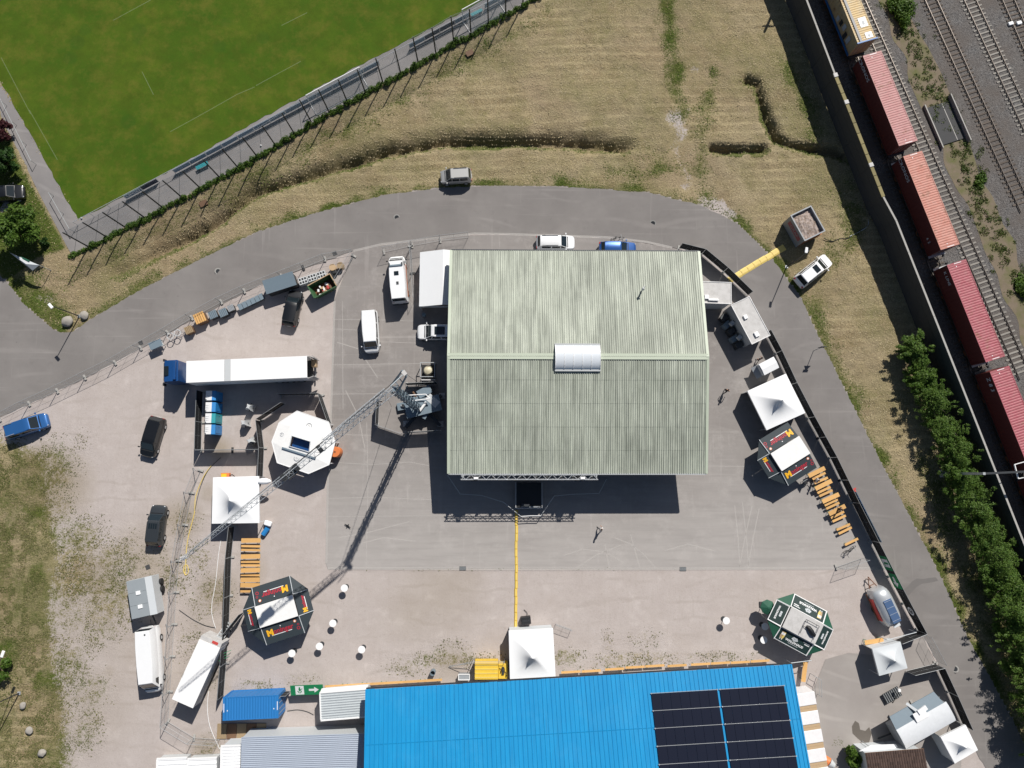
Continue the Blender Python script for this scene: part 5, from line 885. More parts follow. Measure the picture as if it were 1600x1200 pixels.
rl = MB(); pts_ = [loc(632, 618, 2.6), loc(665, 616, 2.6), loc(672, 623, 2.6), loc(637, 627, 2.6)]; [rl.tube(a, b, .06, 6) for a, b in zip(pts_, pts_[1:]+pts_[:1])]; rl.build('guard_rail', M['white'], cr); st2 = MB().tube(loc(666, 628, 2.0), loc(656, 642, 2.0), .16, 8).build('hydraulic_ram', M['white'], cr); mr = MB().beam(loc(638, 630, 2.5), foot+up*3.2, .4, .5).build('mast_link', M['blue_grey'], cr); MB().tube(loc(645, 612, 2.2), loc(650, 620, 2.0), .12, 8).build('winch_drum', M['brownwood'], cr)
hk = thing('hook_block', 'pale crane hook block resting at the far tip of the jib', 'crane hook', (P(285, 872, 18.9).x, P(285, 872, 18.9).y, 18.4)); bx(hk, 'sheave_block', M['grimy_white'], (0, 0, .3), (.5, .3, .5), .5, .06); MB().tube((0, 0, .5), (0, 0, 2.1), .02, 4).build('hoist_rope', M['darksteel'], hk); MB().pipe([(0, 0, .05), (0, 0, -.2), (.12, 0, -.3), (.2, 0, -.18)], .04, 6).build('hook', M['darksteel'], hk)
# tank in a square frame above the crane
a, b = P(657, 567, 1.6), P(679, 588, 1.6); c = (a+b)/2; tk_ = thing('framed_tank', 'round cream tank inside a square black frame above the crane', 'tank', (c.x, c.y, 0)); s = (b.x-a.x)/2; [bx(tk_, 'post', M['galv'], (sx*s, sy*s, .8), (.08, .08, 1.6)) for sx in (-1, 1) for sy in (-1, 1)]; [bx(tk_, 'top_rail', M['galv'], p_, d_) for p_, d_ in (((0, s, 1.6), (2*s+.08, .08, .08)), ((0, -s, 1.6), (2*s+.08, .08, .08)), ((s, 0, 1.6), (.08, 2*s-.08, .08)), ((-s, 0, 1.6), (.08, 2*s-.08, .08)))]; bx(tk_, 'base_tray', M['black'], (0, 0, .1), (2*s-.1, 2*s-.1, .16))
M['cream'] = mat('cream', (.55, .5, .36), .5, var=.15); rr = [[(math.cos(t)*r_, math.sin(t)*r_, z) for t in np.linspace(0, 2*math.pi, 17)[:-1]] for r_, z in ((.5, .2), (.56, .5), (.56, .9), (.45, 1.15), (.2, 1.27), (.03, 1.3))]; MB().loft(rr).build('tank', M['cream'], tk_, smooth=40); bx(tk_, 'skirt', M['white'], (0, -s-.25, .5), (2*s, .08, .3))
# ================================================================ FENCES
def fence(name, label, pts, h=2.0, kind='mesh', panel=3.5, feet=True, group=None, gap=.22, brace=False):
    w_ = PW(pts); r = thing(name, label, 'fence', (w_[0].x, w_[0].y, 0), 0, group); o0 = w_[0]; mk_ = {'mesh': 'fence_mesh', 'screen': 'screen', 'thin': 'screen_thin'}[kind]
    for a, b in zip(w_[:-1], w_[1:]):
        d = b-a; k = max(1, round(d.length/panel)); u = d.normalized(); ang = math.atan2(u.y, u.x)
        for i in range(k):
            p, q = a-o0+d*(i/k), a-o0+d*((i+1)/k); m_ = (p+q)/2; Lp = (q-p).length-.06
            f = MB(); pa, pb = p+u*.03, q-u*.03
            f.pipe([pa+Vector((0, 0, .08)), pa+Vector((0, 0, h)), pb+Vector((0, 0, h)), pb+Vector((0, 0, .08))], .021, 5); f.tube(pa+Vector((0, 0, .14)), pb+Vector((0, 0, .14)), .018, 5); f.tube(m_+Vector((0, 0, .14)), m_+Vector((0, 0, h)), .012, 4); f.tube(lerp(pa, pb, .0)+Vector((0, 0, h*.55)), pb+Vector((0, 0, h*.55)), .01, 4)
            po = f.build('panel_frame', M['galv'], r); sc = MB().box((m_.x, m_.y, (h+gap)/2), (Lp, .012 if kind != 'mesh' else .006, h-gap-.02), ang).build('screen' if kind != 'mesh' else 'wire_mesh', M[mk_], po)
            if feet:
                nn = Vector((-u.y, u.x, 0)); bx(r, 'foot', M['dark_concrete'] if (i % 3) else M['concrete'], (p.x, p.y, .07), (.24, .7, .14), ang, .02)
                if brace: MB().beam(p+Vector((0, 0, 1.5)), p-nn*brace+Vector((0, 0, .05)), .05).build('brace', M['galv'], r)
    return r
fence('construction_fence', 'wire site fence along the road from the left edge to the dark tarpaulin', [(0, 655), (46, 631), (90, 611), (133, 590), (180, 567), (220, 544), (262, 520), (300, 497), (346, 472), (382, 455)], 2.0, 'mesh', group='wire fences'); fence('construction_fence', 'wire site fence running past the green skip to the yard gate', [(382, 455), (440, 432), (508, 405), (553, 397)], 2.0, 'mesh', group='wire fences'); fence('construction_fence', 'wire site fence north of the ambulance and the gable tent', [(600, 394), (644, 384), (688, 376), (732, 371)], 2.0, 'mesh', group='wire fences')
fence('construction_fence', 'open wire gate panel swung inward below the green skip', [(553, 400), (526, 445)], 2.0, 'mesh', group='wire fences'); fence('construction_fence', 'open wire gate panel beside the ambulance', [(642, 385), (648, 470)], 2.0, 'mesh', group='wire fences')
fence('construction_fence', 'wire fence with concrete feet right of the long white van', [(314, 735), (300, 770), (290, 820), (280, 876), (276, 925), (273, 975), (270, 1025), (266, 1080), (263, 1127)], 2.0, 'mesh', group='wire fences', brace=1.0); fence('construction_fence', 'wire fence closing the bottom of the gravel yard by the white sheds', [(263, 1127), (304, 1152), (344, 1155)], 2.0, 'mesh', group='wire fences')
fence('construction_fence', 'wire fence gate between the black screens near the silver trailer', [(1440, 990), (1463, 1033)], 2.0, 'mesh', group='wire fences'); fence('construction_fence', 'small wire panel leaning by the south tent', [(868, 974), (893, 983)], 1.1, 'mesh', 2.0, False, group='wire fences'); fence('construction_fence', 'wire panel standing open on the asphalt below the benches', [(1306, 886), (1346, 872)], 2.0, 'mesh', group='wire fences'); fence('construction_fence', 'wire panel by the steps of the sales trailer', [(1424, 1098), (1455, 1082)], 1.6, 'mesh', group='wire fences')
fence('screened_fence', 'black screened fence along the road from the hall to the white flat roof', [(1060, 388), (1096, 397), (1130, 425), (1168, 462)], 2.0, 'screen', group='black screened fences'); fence('screened_fence', 'black screened fence along the road behind the tents and benches', [(1195, 520), (1212, 552), (1235, 601), (1262, 653), (1296, 715), (1330, 785), (1360, 845), (1388, 900), (1410, 942), (1433, 985)], 2.0, 'screen', group='black screened fences'); fence('screened_fence', 'black screened fence beside the sales trailer at bottom right', [(1460, 1037), (1480, 1080), (1503, 1132)], 2.0, 'screen', group='black screened fences'); fence('screened_fence', 'short black screen left of the small grey tent', [(1433, 985), (1395, 1000)], 2.0, 'screen', group='black screened fences'); fence('screened_fence', 'short black screen right of the small grey tent', [(1460, 1037), (1414, 1048)], 2.0, 'screen', group='black screened fences')
fence('screened_fence', 'black screened fence left of the wooden tables and the left black pavilion', [(367, 822), (362, 870), (360, 930), (358, 985), (354, 1035), (350, 1086)], 2.0, 'screen', group='black screened fences'); fence('screened_fence', 'black screened fence above the blue container by the exit sign', [(400, 1082), (455, 1079)], 2.0, 'screen', group='black screened fences'); fence('screened_fence', 'short black screen beside the left black pavilion', [(359, 985), (383, 955)], 2.0, 'screen', group='black screened fences')
fence('screened_fence', 'black screen left of the portable toilets', [(318, 612), (316, 660), (315, 703)], 2.0, 'screen', group='black screened fences'); fence('screened_fence', 'see-through dark screen below the portable toilets', [(315, 704), (412, 703)], 2.0, 'thin', group='black screened fences'); fence('screened_fence', 'dark screen between the urinals and the white octagonal bar', [(408, 658), (413, 700), (411, 748)], 2.0, 'screen', group='black screened fences'); fence('screened_fence', 'dark screen slanting from the urinals towards the truck', [(408, 657), (447, 631)], 2.0, 'thin', group='black screened fences'); fence('screened_fence', 'dark screen at the upper right of the white octagonal bar', [(503, 618), (518, 662)], 2.0, 'screen', group='black screened fences'); fence('screened_fence', 'dark screen under the rear of the semi-trailer', [(440, 618), (503, 617)], 2.0, 'thin', group='black screened fences')
fence('screened_fence', 'dark screen left of the crane', [(593, 625), (591, 664)], 2.0, 'screen', group='black screened fences'); fence('screened_fence', 'see-through dark screen below the crane with wooden boards behind', [(590, 665), (634, 680)], 2.0, 'thin', group='black screened fences'); fence('screened_fence', 'dark screen between the crane and the hall', [(634, 677), (690, 674)], 2.0, 'thin', group='black screened fences'); fence('screened_fence', 'dark screen above the crane below the framed tank', [(636, 602), (684, 600)], 2.0, 'screen', group='black screened fences')
fence('screened_fence', 'black screen closing the white container from the exit sign', [(457, 1080), (508, 1077)], .9, 'screen', feet=False, group='black screened fences')
# exit banners and blue banner
def banner(label, a, b, h0, h1, m, group=None, arrow=1, man=True):
    a, b = P(*a), P(*b); d = b-a; ang = math.atan2(d.y, d.x); c = (a+b)/2; r = thing('exit_banner', label, 'banner', (c.x, c.y, 0), ang, group); L_ = d.length; zc_ = (h0+h1)/2; Mx = Matrix.Rotation(R(32), 3, 'X')
    return r, L_
def exit_sign(label, a, b, tilt, z, flip=1):
    a, b = P(*a, z), P(*b, z); d = b-a; c = (a+b)/2; r = thing('exit_banner', label, 'banner', (c.x, c.y, z), math.atan2(d.y, d.x), 'green exit banners'); r.rotation_euler = (tilt, 0, math.atan2(d.y, d.x)); L_ = d.length; hh = 1.25
    bx(r, 'cloth', M['sign_green'], (0, 0, 0), (L_, hh, .02)); e = .016; wp = bx(r, 'white_field', M['white'], (-L_*.22*flip, 0, .008), (L_*.26, hh*.86, .012)); mn = MB(); x0 = -L_*.22*flip
    mn.box((x0, .3, e), (.16, .16, .006)); mn.box((x0, .05, e), (.2, .35, .006), .25); mn.box((x0-.14, -.22, e), (.1, .34, .006), .6); mn.box((x0+.13, -.22, e), (.1, .34, .006), -.5); mn.box((x0+.18, .12, e), (.3, .08, .006), .5); mn.build('running_figure', M['sign_green'], r)
    x1 = L_*.2*flip; ar = MB(); ar.add([(x1-.5*flip, .13, e), (x1+.1*flip, .13, e), (x1+.1*flip, .36, e), (x1+.6*flip, 0, e), (x1+.1*flip, -.36, e), (x1+.1*flip, -.13, e), (x1-.5*flip, -.13, e)], [(0, 1, 2, 3, 4, 5, 6)]); ar.build('arrow', M['white'], r); return r
exit_sign('green emergency exit banner with white arrow above the blue container', (454, 1079), (505, 1077), R(20), 1.6)
def side_banner(name, label, a, b, m, z0=.3, z1=1.95, group=None):
    a, b = P(*a), P(*b); d = b-a; c = (a+b)/2; ang = math.atan2(d.y, d.x); r = thing(name, label, 'banner', (c.x, c.y, 0), ang, group); bx(r, 'cloth', M[m], (0, .03, (z0+z1)/2), (d.length, .01, z1-z0)); bx(r, 'inner_cloth', M[m], (0, -.03, (z0+z1)/2), (d.length, .01, z1-z0)); return r, d.length
for nm, a, b in (('upper', (1371, 867), (1382, 889)), ('lower', (1385, 894), (1396, 917))):
    r, L_ = side_banner('exit_banner', '%s green exit banner on the right black fence beside the road' % nm, a, b, 'sign_green', group='green exit banners')
    for s in (-1, 1):
        if nm == 'lower': MB().add([(-.5, s*.042, 1.3), (.2, s*.042, 1.3), (.2, s*.042, 1.65), (.75, s*.042, 1.1), (.2, s*.042, .55), (.2, s*.042, .9), (-.5, s*.042, .9)], [(0, 1, 2, 3, 4, 5, 6)]).build('arrow', M['white'], r)
        else: bx(r, 'white_field', M['white'], (0, s*.04, 1.1), (1.0, .012, 1.3)); bx(r, 'running_figure', M['sign_green'], (0, s*.05, 1.2), (.25, .012, .8)); bx(r, 'running_leg', M['sign_green'], (.2, s*.05, .75), (.4, .012, .14))
r, L_ = side_banner('fence_banner', 'blue and white banner hung on the right black fence near the red marker', (1325, 768), (1364, 845), 'banner_blue'); bx(r, 'white_wave', M['canvas'], (.2, -.045, 1.2), (L_*.7, .012, .25)); bx(r, 'dark_field', M['deep_blue'], (-L_*.25, -.044, 1.2), (L_*.4, .012, 1.5)); text_mesh('lettering', 'SPORT', .7, M['canvas'], r, (-L_*.3, -.055, 1.1), (R(90), 0, 0), .004)
r, L_ = side_banner('fence_banner', 'dark banner with a white ring emblem by the silver trailer', (1405, 932), (1420, 962), 'black'); MB().add([(math.cos(t)*q+.4, -.045, 1.1+math.sin(t)*q) for q in (.5, .34) for t in np.linspace(0, 6.2832, 25)[:-1]], [(i, (i+1) % 24, (i+1) % 24+24, i+24) for i in range(24)]).build('ring_emblem', M['canvas'], r); text_mesh('lettering', 'AC', .5, M['canvas'], r, (.4, -.05, 1.1), (R(90), 0, 0), .004)
rm = thing('red_marker', 'small red marker lying on the road beside the black fence', 'marker', P(1333, 765), .5); bx(rm, 'bar', M['red_mark'], (0, 0, .06), (.7, .18, .08)); bx(rm, 'stem', M['red_mark'], (.1, -.25, .05), (.16, .5, .06))
# ================================================================ TENTS, PAVILIONS, BARS
def pagoda(label, pts, he=2.4, hp=4.2, m='canvas', walls=('n',), name='pagoda_tent', sag=.72, group='white pagoda tents'):
    p = PW(pts, he); c = sum(p, Vector())/4; r = thing(name, label, 'tent', (c.x, c.y, 0), 0, group); q = [Vector((v.x-c.x, v.y-c.y, 0)) for v in p]; mb = MB(); N_ = 10
    per = 8; rad0 = min(abs((q[0]+q[1]).length), abs((q[1]+q[2]).length))/2; rings = []
    for k in range(N_+1):      # square at the eave, round towards the peak, sagging in between
        t = k/N_; sc = 1-t*.985; z = he+(hp-he)*((1-sag)*t+sag*t**3.2); w_ = t**.6; rg = []
        for e in range(4):
            for u in range(per): s_ = q[e].lerp(q[(e+1) % 4], u/per); rg.append((s_.lerp(s_.normalized()*rad0, w_))*sc+Vector((0, 0, z-.1*math.sin(math.pi*u/per)*(1-t)*t*3)))
        rings.append(rg)
    mb.loft(rings)
    ro = mb.build('roof', M[m], r, smooth=75); v = MB()
    for i in range(4): a, b = q[i], q[(i+1) % 4]; v.hexa([a*1.005+Vector((0, 0, he-.28)), b*1.005+Vector((0, 0, he-.28)), b*.99+Vector((0, 0, he-.28)), a*.99+Vector((0, 0, he-.28))], [a*1.005+Vector((0, 0, he)), b*1.005+Vector((0, 0, he)), b*.99+Vector((0, 0, he)), a*.99+Vector((0, 0, he))])
    v.build('valance', M[m], r)
    for a in q: MB().beam(a*.96, a*.96+Vector((0, 0, he-.02)), .07).build('pole', M['alu'], r)
    MB().tube((0, 0, hp-.1), (0, 0, hp+.12), .06, 8, .03).build('finial', M[m], r)
    for i in range(4): a, b = q[i]*.975, q[(i+1) % 4]*.975; (i in walls) and MB().hexa([a+Vector((0, 0, .03)), b+Vector((0, 0, .03)), b*.99+Vector((0, 0, .03)), a*.99+Vector((0, 0, .03))], [a+Vector((0, 0, he-.2)), b+Vector((0, 0, he-.2)), b*.99+Vector((0, 0, he-.2)), a*.99+Vector((0, 0, he-.2))]).build('side_wall', M['canvas_grey'], r)
    return r
pg = pagoda('large white peaked tent under the crane jib on the left', [(333, 746), (404, 744), (405, 817), (331, 818)], walls=(0, 3)); MB().loft([[(2.9+.55*math.cos(t)*s, 2.05+x*.0+.3*math.sin(t)*s, 2.2) if False else (2.7+x, 2.1+.35*math.cos(t)*s, 2.35+.3*math.sin(t)*s) for t in np.linspace(0, 6.2832, 9)[:-1]] for x, s in ((-.2, .8), (.3, 1.1), (.8, .9), (1.2, .3))]).build('rolled_wall', M['canvas'], pg, smooth=60)
pagoda('large white peaked tent between the flat white roofs and the right black pavilion', [(1168, 611), (1228, 584), (1258, 645), (1198, 672)], 2.5, 4.4, walls=(0, 1)); pagoda('white peaked tent at the end of the long yellow cable ramp', [(795, 986), (864, 982), (868, 1059), (797, 1061)], walls=(0, 3)); pagoda('small grey white tent by the gap in the right fence', [(1363, 1014), (1407, 1003), (1418, 1044), (1374, 1056)], 2.3, 3.5, 'canvas_grey', (0,)); pagoda('white tent in the extreme bottom right corner by the road', [(1470, 1152), (1509, 1133), (1528, 1172), (1492, 1193)], 2.4, 3.6, walls=(2, 3))
# gable tent beside the hall
p = PW([(668, 395), (706, 394), (706, 478), (666, 480)], 2.4); c = sum(p, Vector())/4; gt = thing('gable_tent', 'white gable tent touching the west eave of the hall', 'tent', (c.x, c.y, 0)); hx, hy = (p[1].x-p[0].x)/2+.9, (p[0].y-p[3].y)/2
rr = [(-hx, 2.4), (hx*.22, 3.5), (hx, 3.0)]
MB().loft([[(x, y, z) for x, z in rr]+[(x, y, z-.04) for x, z in reversed(rr)] for y in (-hy, hy)]).build('roof', M['canvas'], gt)
for y in (-hy, 0, hy):
    for x in (-hx+.1, hx-.1): bx(gt, 'pole', M['alu'], (x, y*.97, 1.2), (.1, .1, 2.4))
bx(gt, 'side_wall', M['canvas_grey'], (-hx+.02, 0, 1.3), (.04, hy*2-.2, 2.2)); bx(gt, 'end_valance', M['canvas_grey'], (0, -hy+.02, 2.3), (hx*2, .04, .5)); [bx(gt, 'roof_seam', M['canvas_grey'], (-hx*.38, y, 2.98), (hx*1.15, .03, .012)) for y in ()]
mt = MB().tube((-hx+.4, -hy-.6, .3), (-hx+.4, -hy-.6, .9), .25, 8).build('wheeled_unit', M['blue_grey'], gt)
# small white awning box by the right fence
p = PW([(1187, 569), (1210, 557), (1218, 573), (1194, 587)], 2.2); c = sum(p, Vector())/4; d = p[1]-p[0]; sm = thing('awning_hut', 'small white roofed hut between the flat white roof and the right tent', 'hut', (c.x, c.y, 0), math.atan2(d.y, d.x)); L_, W_ = d.length, (p[0]-p[3]).length; MB().loft([[(x, y, z) for y, z in ((-W_/2, 2.0), (0, 2.2), (W_/2, 2.15))]+[(x, y, z-.06) for y, z in ((W_/2, 2.15), (0, 2.2), (-W_/2, 2.0))] for x in (-L_/2, L_/2)]).build('roof', M['canvas'], sm); bx(sm, 'body', M['canvas_grey'], (-.1, 0, 1.0), (L_-.1, W_-.1, 1.95)); MB().hexa([(-L_/2, -W_/2, 1.4), (-L_/2, W_/2, 1.4), (-L_/2-.7, W_/2, 1.15), (-L_/2-.7, -W_/2, 1.15)], [(-L_/2, -W_/2, 1.45), (-L_/2, W_/2, 1.45), (-L_/2-.7, W_/2, 1.2), (-L_/2-.7, -W_/2, 1.2)]).build('flap', M['grey_paint'], sm)
# flat grimy roofs (refrigerated huts) east of the hall
def hut(label, pts, h, units):
    p = PW(pts, h); c = sum(p, Vector())/4; d = p[1]-p[0]; r = thing('sales_hut', label, 'hut', (c.x, c.y, 0), math.atan2(d.y, d.x), 'flat white roofed huts'); L_, W_ = d.length, (p[0]-p[3]).length
    bx(r, 'roof', M['grimy_white'], (0, 0, h-.05), (L_, W_, .1)); bx(r, 'body', M['grey_plastic'], (0, .05, h/2-.1), (L_-.12, W_-.2, h-.22)); [bx(r, 'roof_edge', M['white'], q, s) for q, s in (((0, W_/2-.03, h+.03), (L_, .06, .06)), ((0, -W_/2+.03, h+.03), (L_, .06, .06)), ((L_/2-.03, 0, h+.03), (.06, W_-.14, .06)), ((-L_/2+.03, 0, h+.03), (.06, W_-.14, .06)))]
    for x, y, sx, sy in units: bx(r, 'roof_box', M['canvas'], (x, y, h+.12), (sx, sy, .2), 0, .03)
    return r, L_, W_
h1, L1, W1 = hut('flat white roofed hut against the east eave of the hall', [(1078, 474), (1078, 440), (1142, 441), (1143, 473)], 3.0, ((-.9, -.3, .25, 1.2), (-.6, .5, .5, .5))); h2, L2, W2_ = hut('slanted flat white roofed hut on the corner of the right fence', [(1143, 476), (1172, 462), (1203, 525), (1173, 539)], 3.0, ((-.4, .6, .45, .5), (-.2, -1.8, .5, .6)))
for k in range(5): bx(h2, 'side_crate', M['blue_grey' if k % 2 else 'darksteel'], (-L2/2-.55-.1*(k % 2), -2.0+k*.95, .5), (.9, .7, 1.0), .1*k)
for k in range(2): bx(h2, 'cold_unit', M['grey_plastic'], (-L2/2-.3, -1.2+k*1.9, 1.4), (.5, .5, .5), .3)
# ---- printed pavilions
def pavilion(name, label, cx, cy, ang, L_, W_, dl, ds, style, shorts=(-1, 1), h=3.1):
    c = P(cx, cy, h); r = thing(name, label, 'pavilion', (c.x, c.y, 0), ang, 'printed bar pavilions'); dark = style == 'black'; zi, zo = h-.32, h-.75; mp = M['black_canvas'] if dark else M['dark_green_print']; mc = M['black_canvas'] if dark else M['green_canvas']
    bx(r, 'top', M['white_roof'] if dark else M['grimy_white'], (0, 0, h-.06), (L_, W_, .12), 0, .03); bx(r, 'top_curb', M['black'], (0, 0, h-.25), (L_-.06, W_-.06, .3))
    def flap(nm, w, d, a):       # printed flap lying in local frame: x along edge, y outwards
        M4 = Matrix.Rotation(a, 4, 'Z'); off = (W_/2 if abs(math.sin(a)) < .5 else L_/2)+.03; tilt = math.atan2(zi-zo, d); T = M4 @ Matrix.Translation((0, off, zi)) @ Matrix.Rotation(-tilt, 4, 'X')
        if not dark: bx_ = MB().box((0, d/2, 0), (w, d, .03)).build(nm, M['white'], r); bx_.matrix_local = T; pr = MB().box((0, d/2, .018), (w-.16, d-.16, .012)).build('print_panel', mp, bx_)
        else: bx_ = MB().box((0, d/2, 0), (w, d, .03)).build(nm, mp, r); bx_.matrix_local = T
        big = w > 3
        if dark:
            s = 1.0 if big else .62; y = d*.42 if big else d*.5; fl = math.pi
            x0 = .3*s
            nn = MB(); 
            t = text_mesh('lettering', 'oninger', .8*s, M['print_red'], bx_, (-.1*s if big else -.1, y, .03), (0, 0, fl), .004, .92, .018); tm = text_mesh('initial_letter', 'M', .95*s, M['print_yellow'], bx_, (1.38*s if big else .82, y+.02, .036), (0, 0, fl), .004, 1.0, .05)
            bx(bx_, 'white_stripe', M['white'], (.15*s, y+.36*s, .022), (2.3*s, .07, .008))
            if big:
                for px_, py_, rr_ in ((-1.72, d*.62, .19), (-1.8, d*.42, .13)): MB().add([(px_+math.cos(t_)*q, py_+math.sin(t_)*q, .024) for q in (rr_, rr_*.6) for t_ in np.linspace(0, 6.2832, 17)[:-1]], [(i, (i+1) % 16, (i+1) % 16+16, i+16) for i in range(16)]).build('red_ring', M['print_red'], bx_)
                MB().tube((-1.55, d*.2, .015), (-1.55, d*.2, .026), .17, 12).build('orange_dot', M['orange'], bx_); MB().tube((-1.55, d*.2, .026), (-1.55, d*.2, .03), .1, 12).build('dot_highlight', M['canvas'], bx_); MB().tube((.1, d*.2, .015), (.1, d*.2, .024), .06, 8).build('white_dot', M['canvas'], bx_)
        else:
            fl = math.pi; e = .03
            if big:
                text_mesh('lettering', 'WALDHAUS', .34, M['white'], bx_, (-.15, d*.62, e), (0, 0, fl), .004, 1.15, .015); em = MB(); [em.tube((px_, py_, .02), (px_, py_, .034), .11, 8) for px_, py_ in ((-.28, d*.36), (-.1, d*.42), (.1, d*.42), (.26, d*.36), (0, d*.28), (.16, d*.27), (-.16, d*.27))]; em.build('crest', M['canvas_grey'], bx_)
                bx(bx_, 'small_print', M['white'], (-1.35, d*.2, e), (.8, .07, .006)); bx(bx_, 'small_print', M['white'], (-1.45, d*.32, e), (.6, .09, .006)); bx(bx_, 'small_print', M['canvas_grey'], (-.1, d*.78, e), (1.2, .04, .006))
                for k, (x_, m_) in enumerate(((1.5, 'tan'), (1.28, 'print_yellow'))): g_ = MB().add([(x_-.12, d*.2, e), (x_+.12, d*.2, e), (x_+.14, d*.55, e), (x_+.05, d*.82, e), (x_-.05, d*.82, e), (x_-.14, d*.55, e)], [(0, 1, 2, 3, 4, 5)]).build('beer_bottle', M['tan' if k == 0 else 'pale_yellow'], bx_); bx(g_, 'bottle_label', M['white'], (x_, d*.36, e+.006), (.2, .28, .004)); bx(g_, 'bottle_foil', M['canvas_grey'], (x_, d*.78, e+.006), (.1, .16, .004))
            else: text_mesh('lettering', 'WALDHAUS', .26, M['white'], bx_, (0, d*.62, e), (0, 0, fl), .004, 1.1, .012); em = MB(); [em.tube((px_, d*.36, .02), (px_, d*.36, .034), .13, 8) for px_ in (-.2, 0, .2)]; em.build('crest', M['canvas_grey'], bx_)
        return bx_
    flap('long_flap', L_, dl, 0); flap('long_flap', L_, dl, math.pi)
    for s in shorts: flap('short_flap', W_, ds, -math.pi/2*s)
    for sx in (-1, 1):
        if sx not in shorts: continue
        for sy in (-1, 1):
            A = Vector((sx*L_/2, sy*(W_/2+.03), zi-.03)); Bc = Vector((sx*L_/2, sy*(W_/2+dl), zo-.05)); Cc = Vector((sx*(L_/2+ds), sy*W_/2, zo-.05)); MB().add([A, Bc, Cc, A-Vector((0, 0, .03)), Bc-Vector((0, 0, .03)), Cc-Vector((0, 0, .03))], [(0, 1, 2), (5, 4, 3), (0, 3, 4, 1), (1, 4, 5, 2), (2, 5, 3, 0)]).build('corner_canvas', mc, r)
            for q in (Bc, Cc): MB().beam(A+Vector((0, 0, .06)), q+Vector((0, 0, .07)), .06, .05).build('hem', M['white'] if not dark else M['canvas_grey'], r)
    for sx in (-1, 1):
        for sy in (-1, 1): bx(r, 'post', M['darksteel'], (sx*(L_/2-.1), sy*(W_/2-.1), (h-.4)/2), (.1, .1, h-.4))
    bx(r, 'bar_counter', M['brownwood'], (0, -W_/2-.1, .55), (L_-.3, .5, 1.1)); bx(r, 'bar_counter', M['brownwood'], (0, W_/2+.1, .55), (L_-.3, .5, 1.1))
    return r
pavilion('bar_pavilion', 'black printed bar pavilion with white top by the left wooden tables', 431.5, 955.5, R(17.3), 4.35, 2.4, 2.05, 1.6, 'black'); pavilion('bar_pavilion', 'black printed bar pavilion with white top beside the right benches', 1235.3, 708.6, R(30.9), 4.0, 2.35, 1.9, 1.5, 'black', (-1,)); gp = pavilion('bar_pavilion', 'green printed bar pavilion near the right end of the blue hall', 1255, 978, R(-28.2), 4.05, 2.45, 1.55, 1.55, 'green')
pf = MB(); [pf.tube(a, b, .03, 5) for a, b in (((-.1, -.9, 3.35), (-.1, .8, 3.35)), ((-.1, .8, 3.35), (1.5, .8, 3.35)), ((1.5, .8, 3.35), (1.5, -.9, 3.35)), ((-.1, 0, 3.2), (1.5, -.2, 3.5)), ((.2, .8, 3.1), (.2, .8, 3.4)), ((1.3, .8, 3.1), (1.3, .8, 3.4)))]; pf.build('roof_rack', M['darksteel'], gp)
bg_ = MB(); bg_.loft([[(.75+x, y0+.3*math.cos(t)*s, 3.3+.25*math.sin(t)*s) for t in np.linspace(0, 6.2832, 9)[:-1]] for x, s, y0 in ((-.5, .3, .2), (-.1, 1, .05), (.4, 1.1, -.2), (.8, .5, -.35))]); bg_.build('black_bundle', M['black'], gp, smooth=60)
for i, (px, py, m, lab) in enumerate(((1200, 949, 'green_canvas', 'small dark green round parasol left of the green pavilion'), (523, 706, 'orange', 'orange round drum at the right corner of the white octagonal bar'))):
    q = P(px, py, 1.9 if not i else 1.6); r = thing('standing_parasol' if not i else 'orange_drum', lab, 'parasol' if not i else 'drum', (q.x, q.y, 0)); R_ = .85 if not i else .62
    if i: MB().loft([[(math.cos(t)*s*R_, math.sin(t)*s*R_, z) for t in np.linspace(0, 6.2832, 21)[:-1]] for s, z in ((.95, .02), (1, .1), (1, 1.5), (.94, 1.58))]).build('shell', M[m], r, smooth=40); bx(r, 'lid_band', M['rust'], (0, 0, 1.585), (.2, .2, .02))
    else:
        MB().loft([[(math.cos(t)*s*R_, math.sin(t)*s*R_, z) for t in np.linspace(0, 6.2832, 9)[:-1]] for s, z in ((1, 1.75), (.98, 1.82), (.1, 2.15))]).build('canopy', M[m], r); MB().tube((0, 0, 0), (0, 0, 2.1), .04, 6).build('pole', M['galv'], r); bx(r, 'base', M['dark_concrete'], (0, 0, .05), (.6, .6, .1))
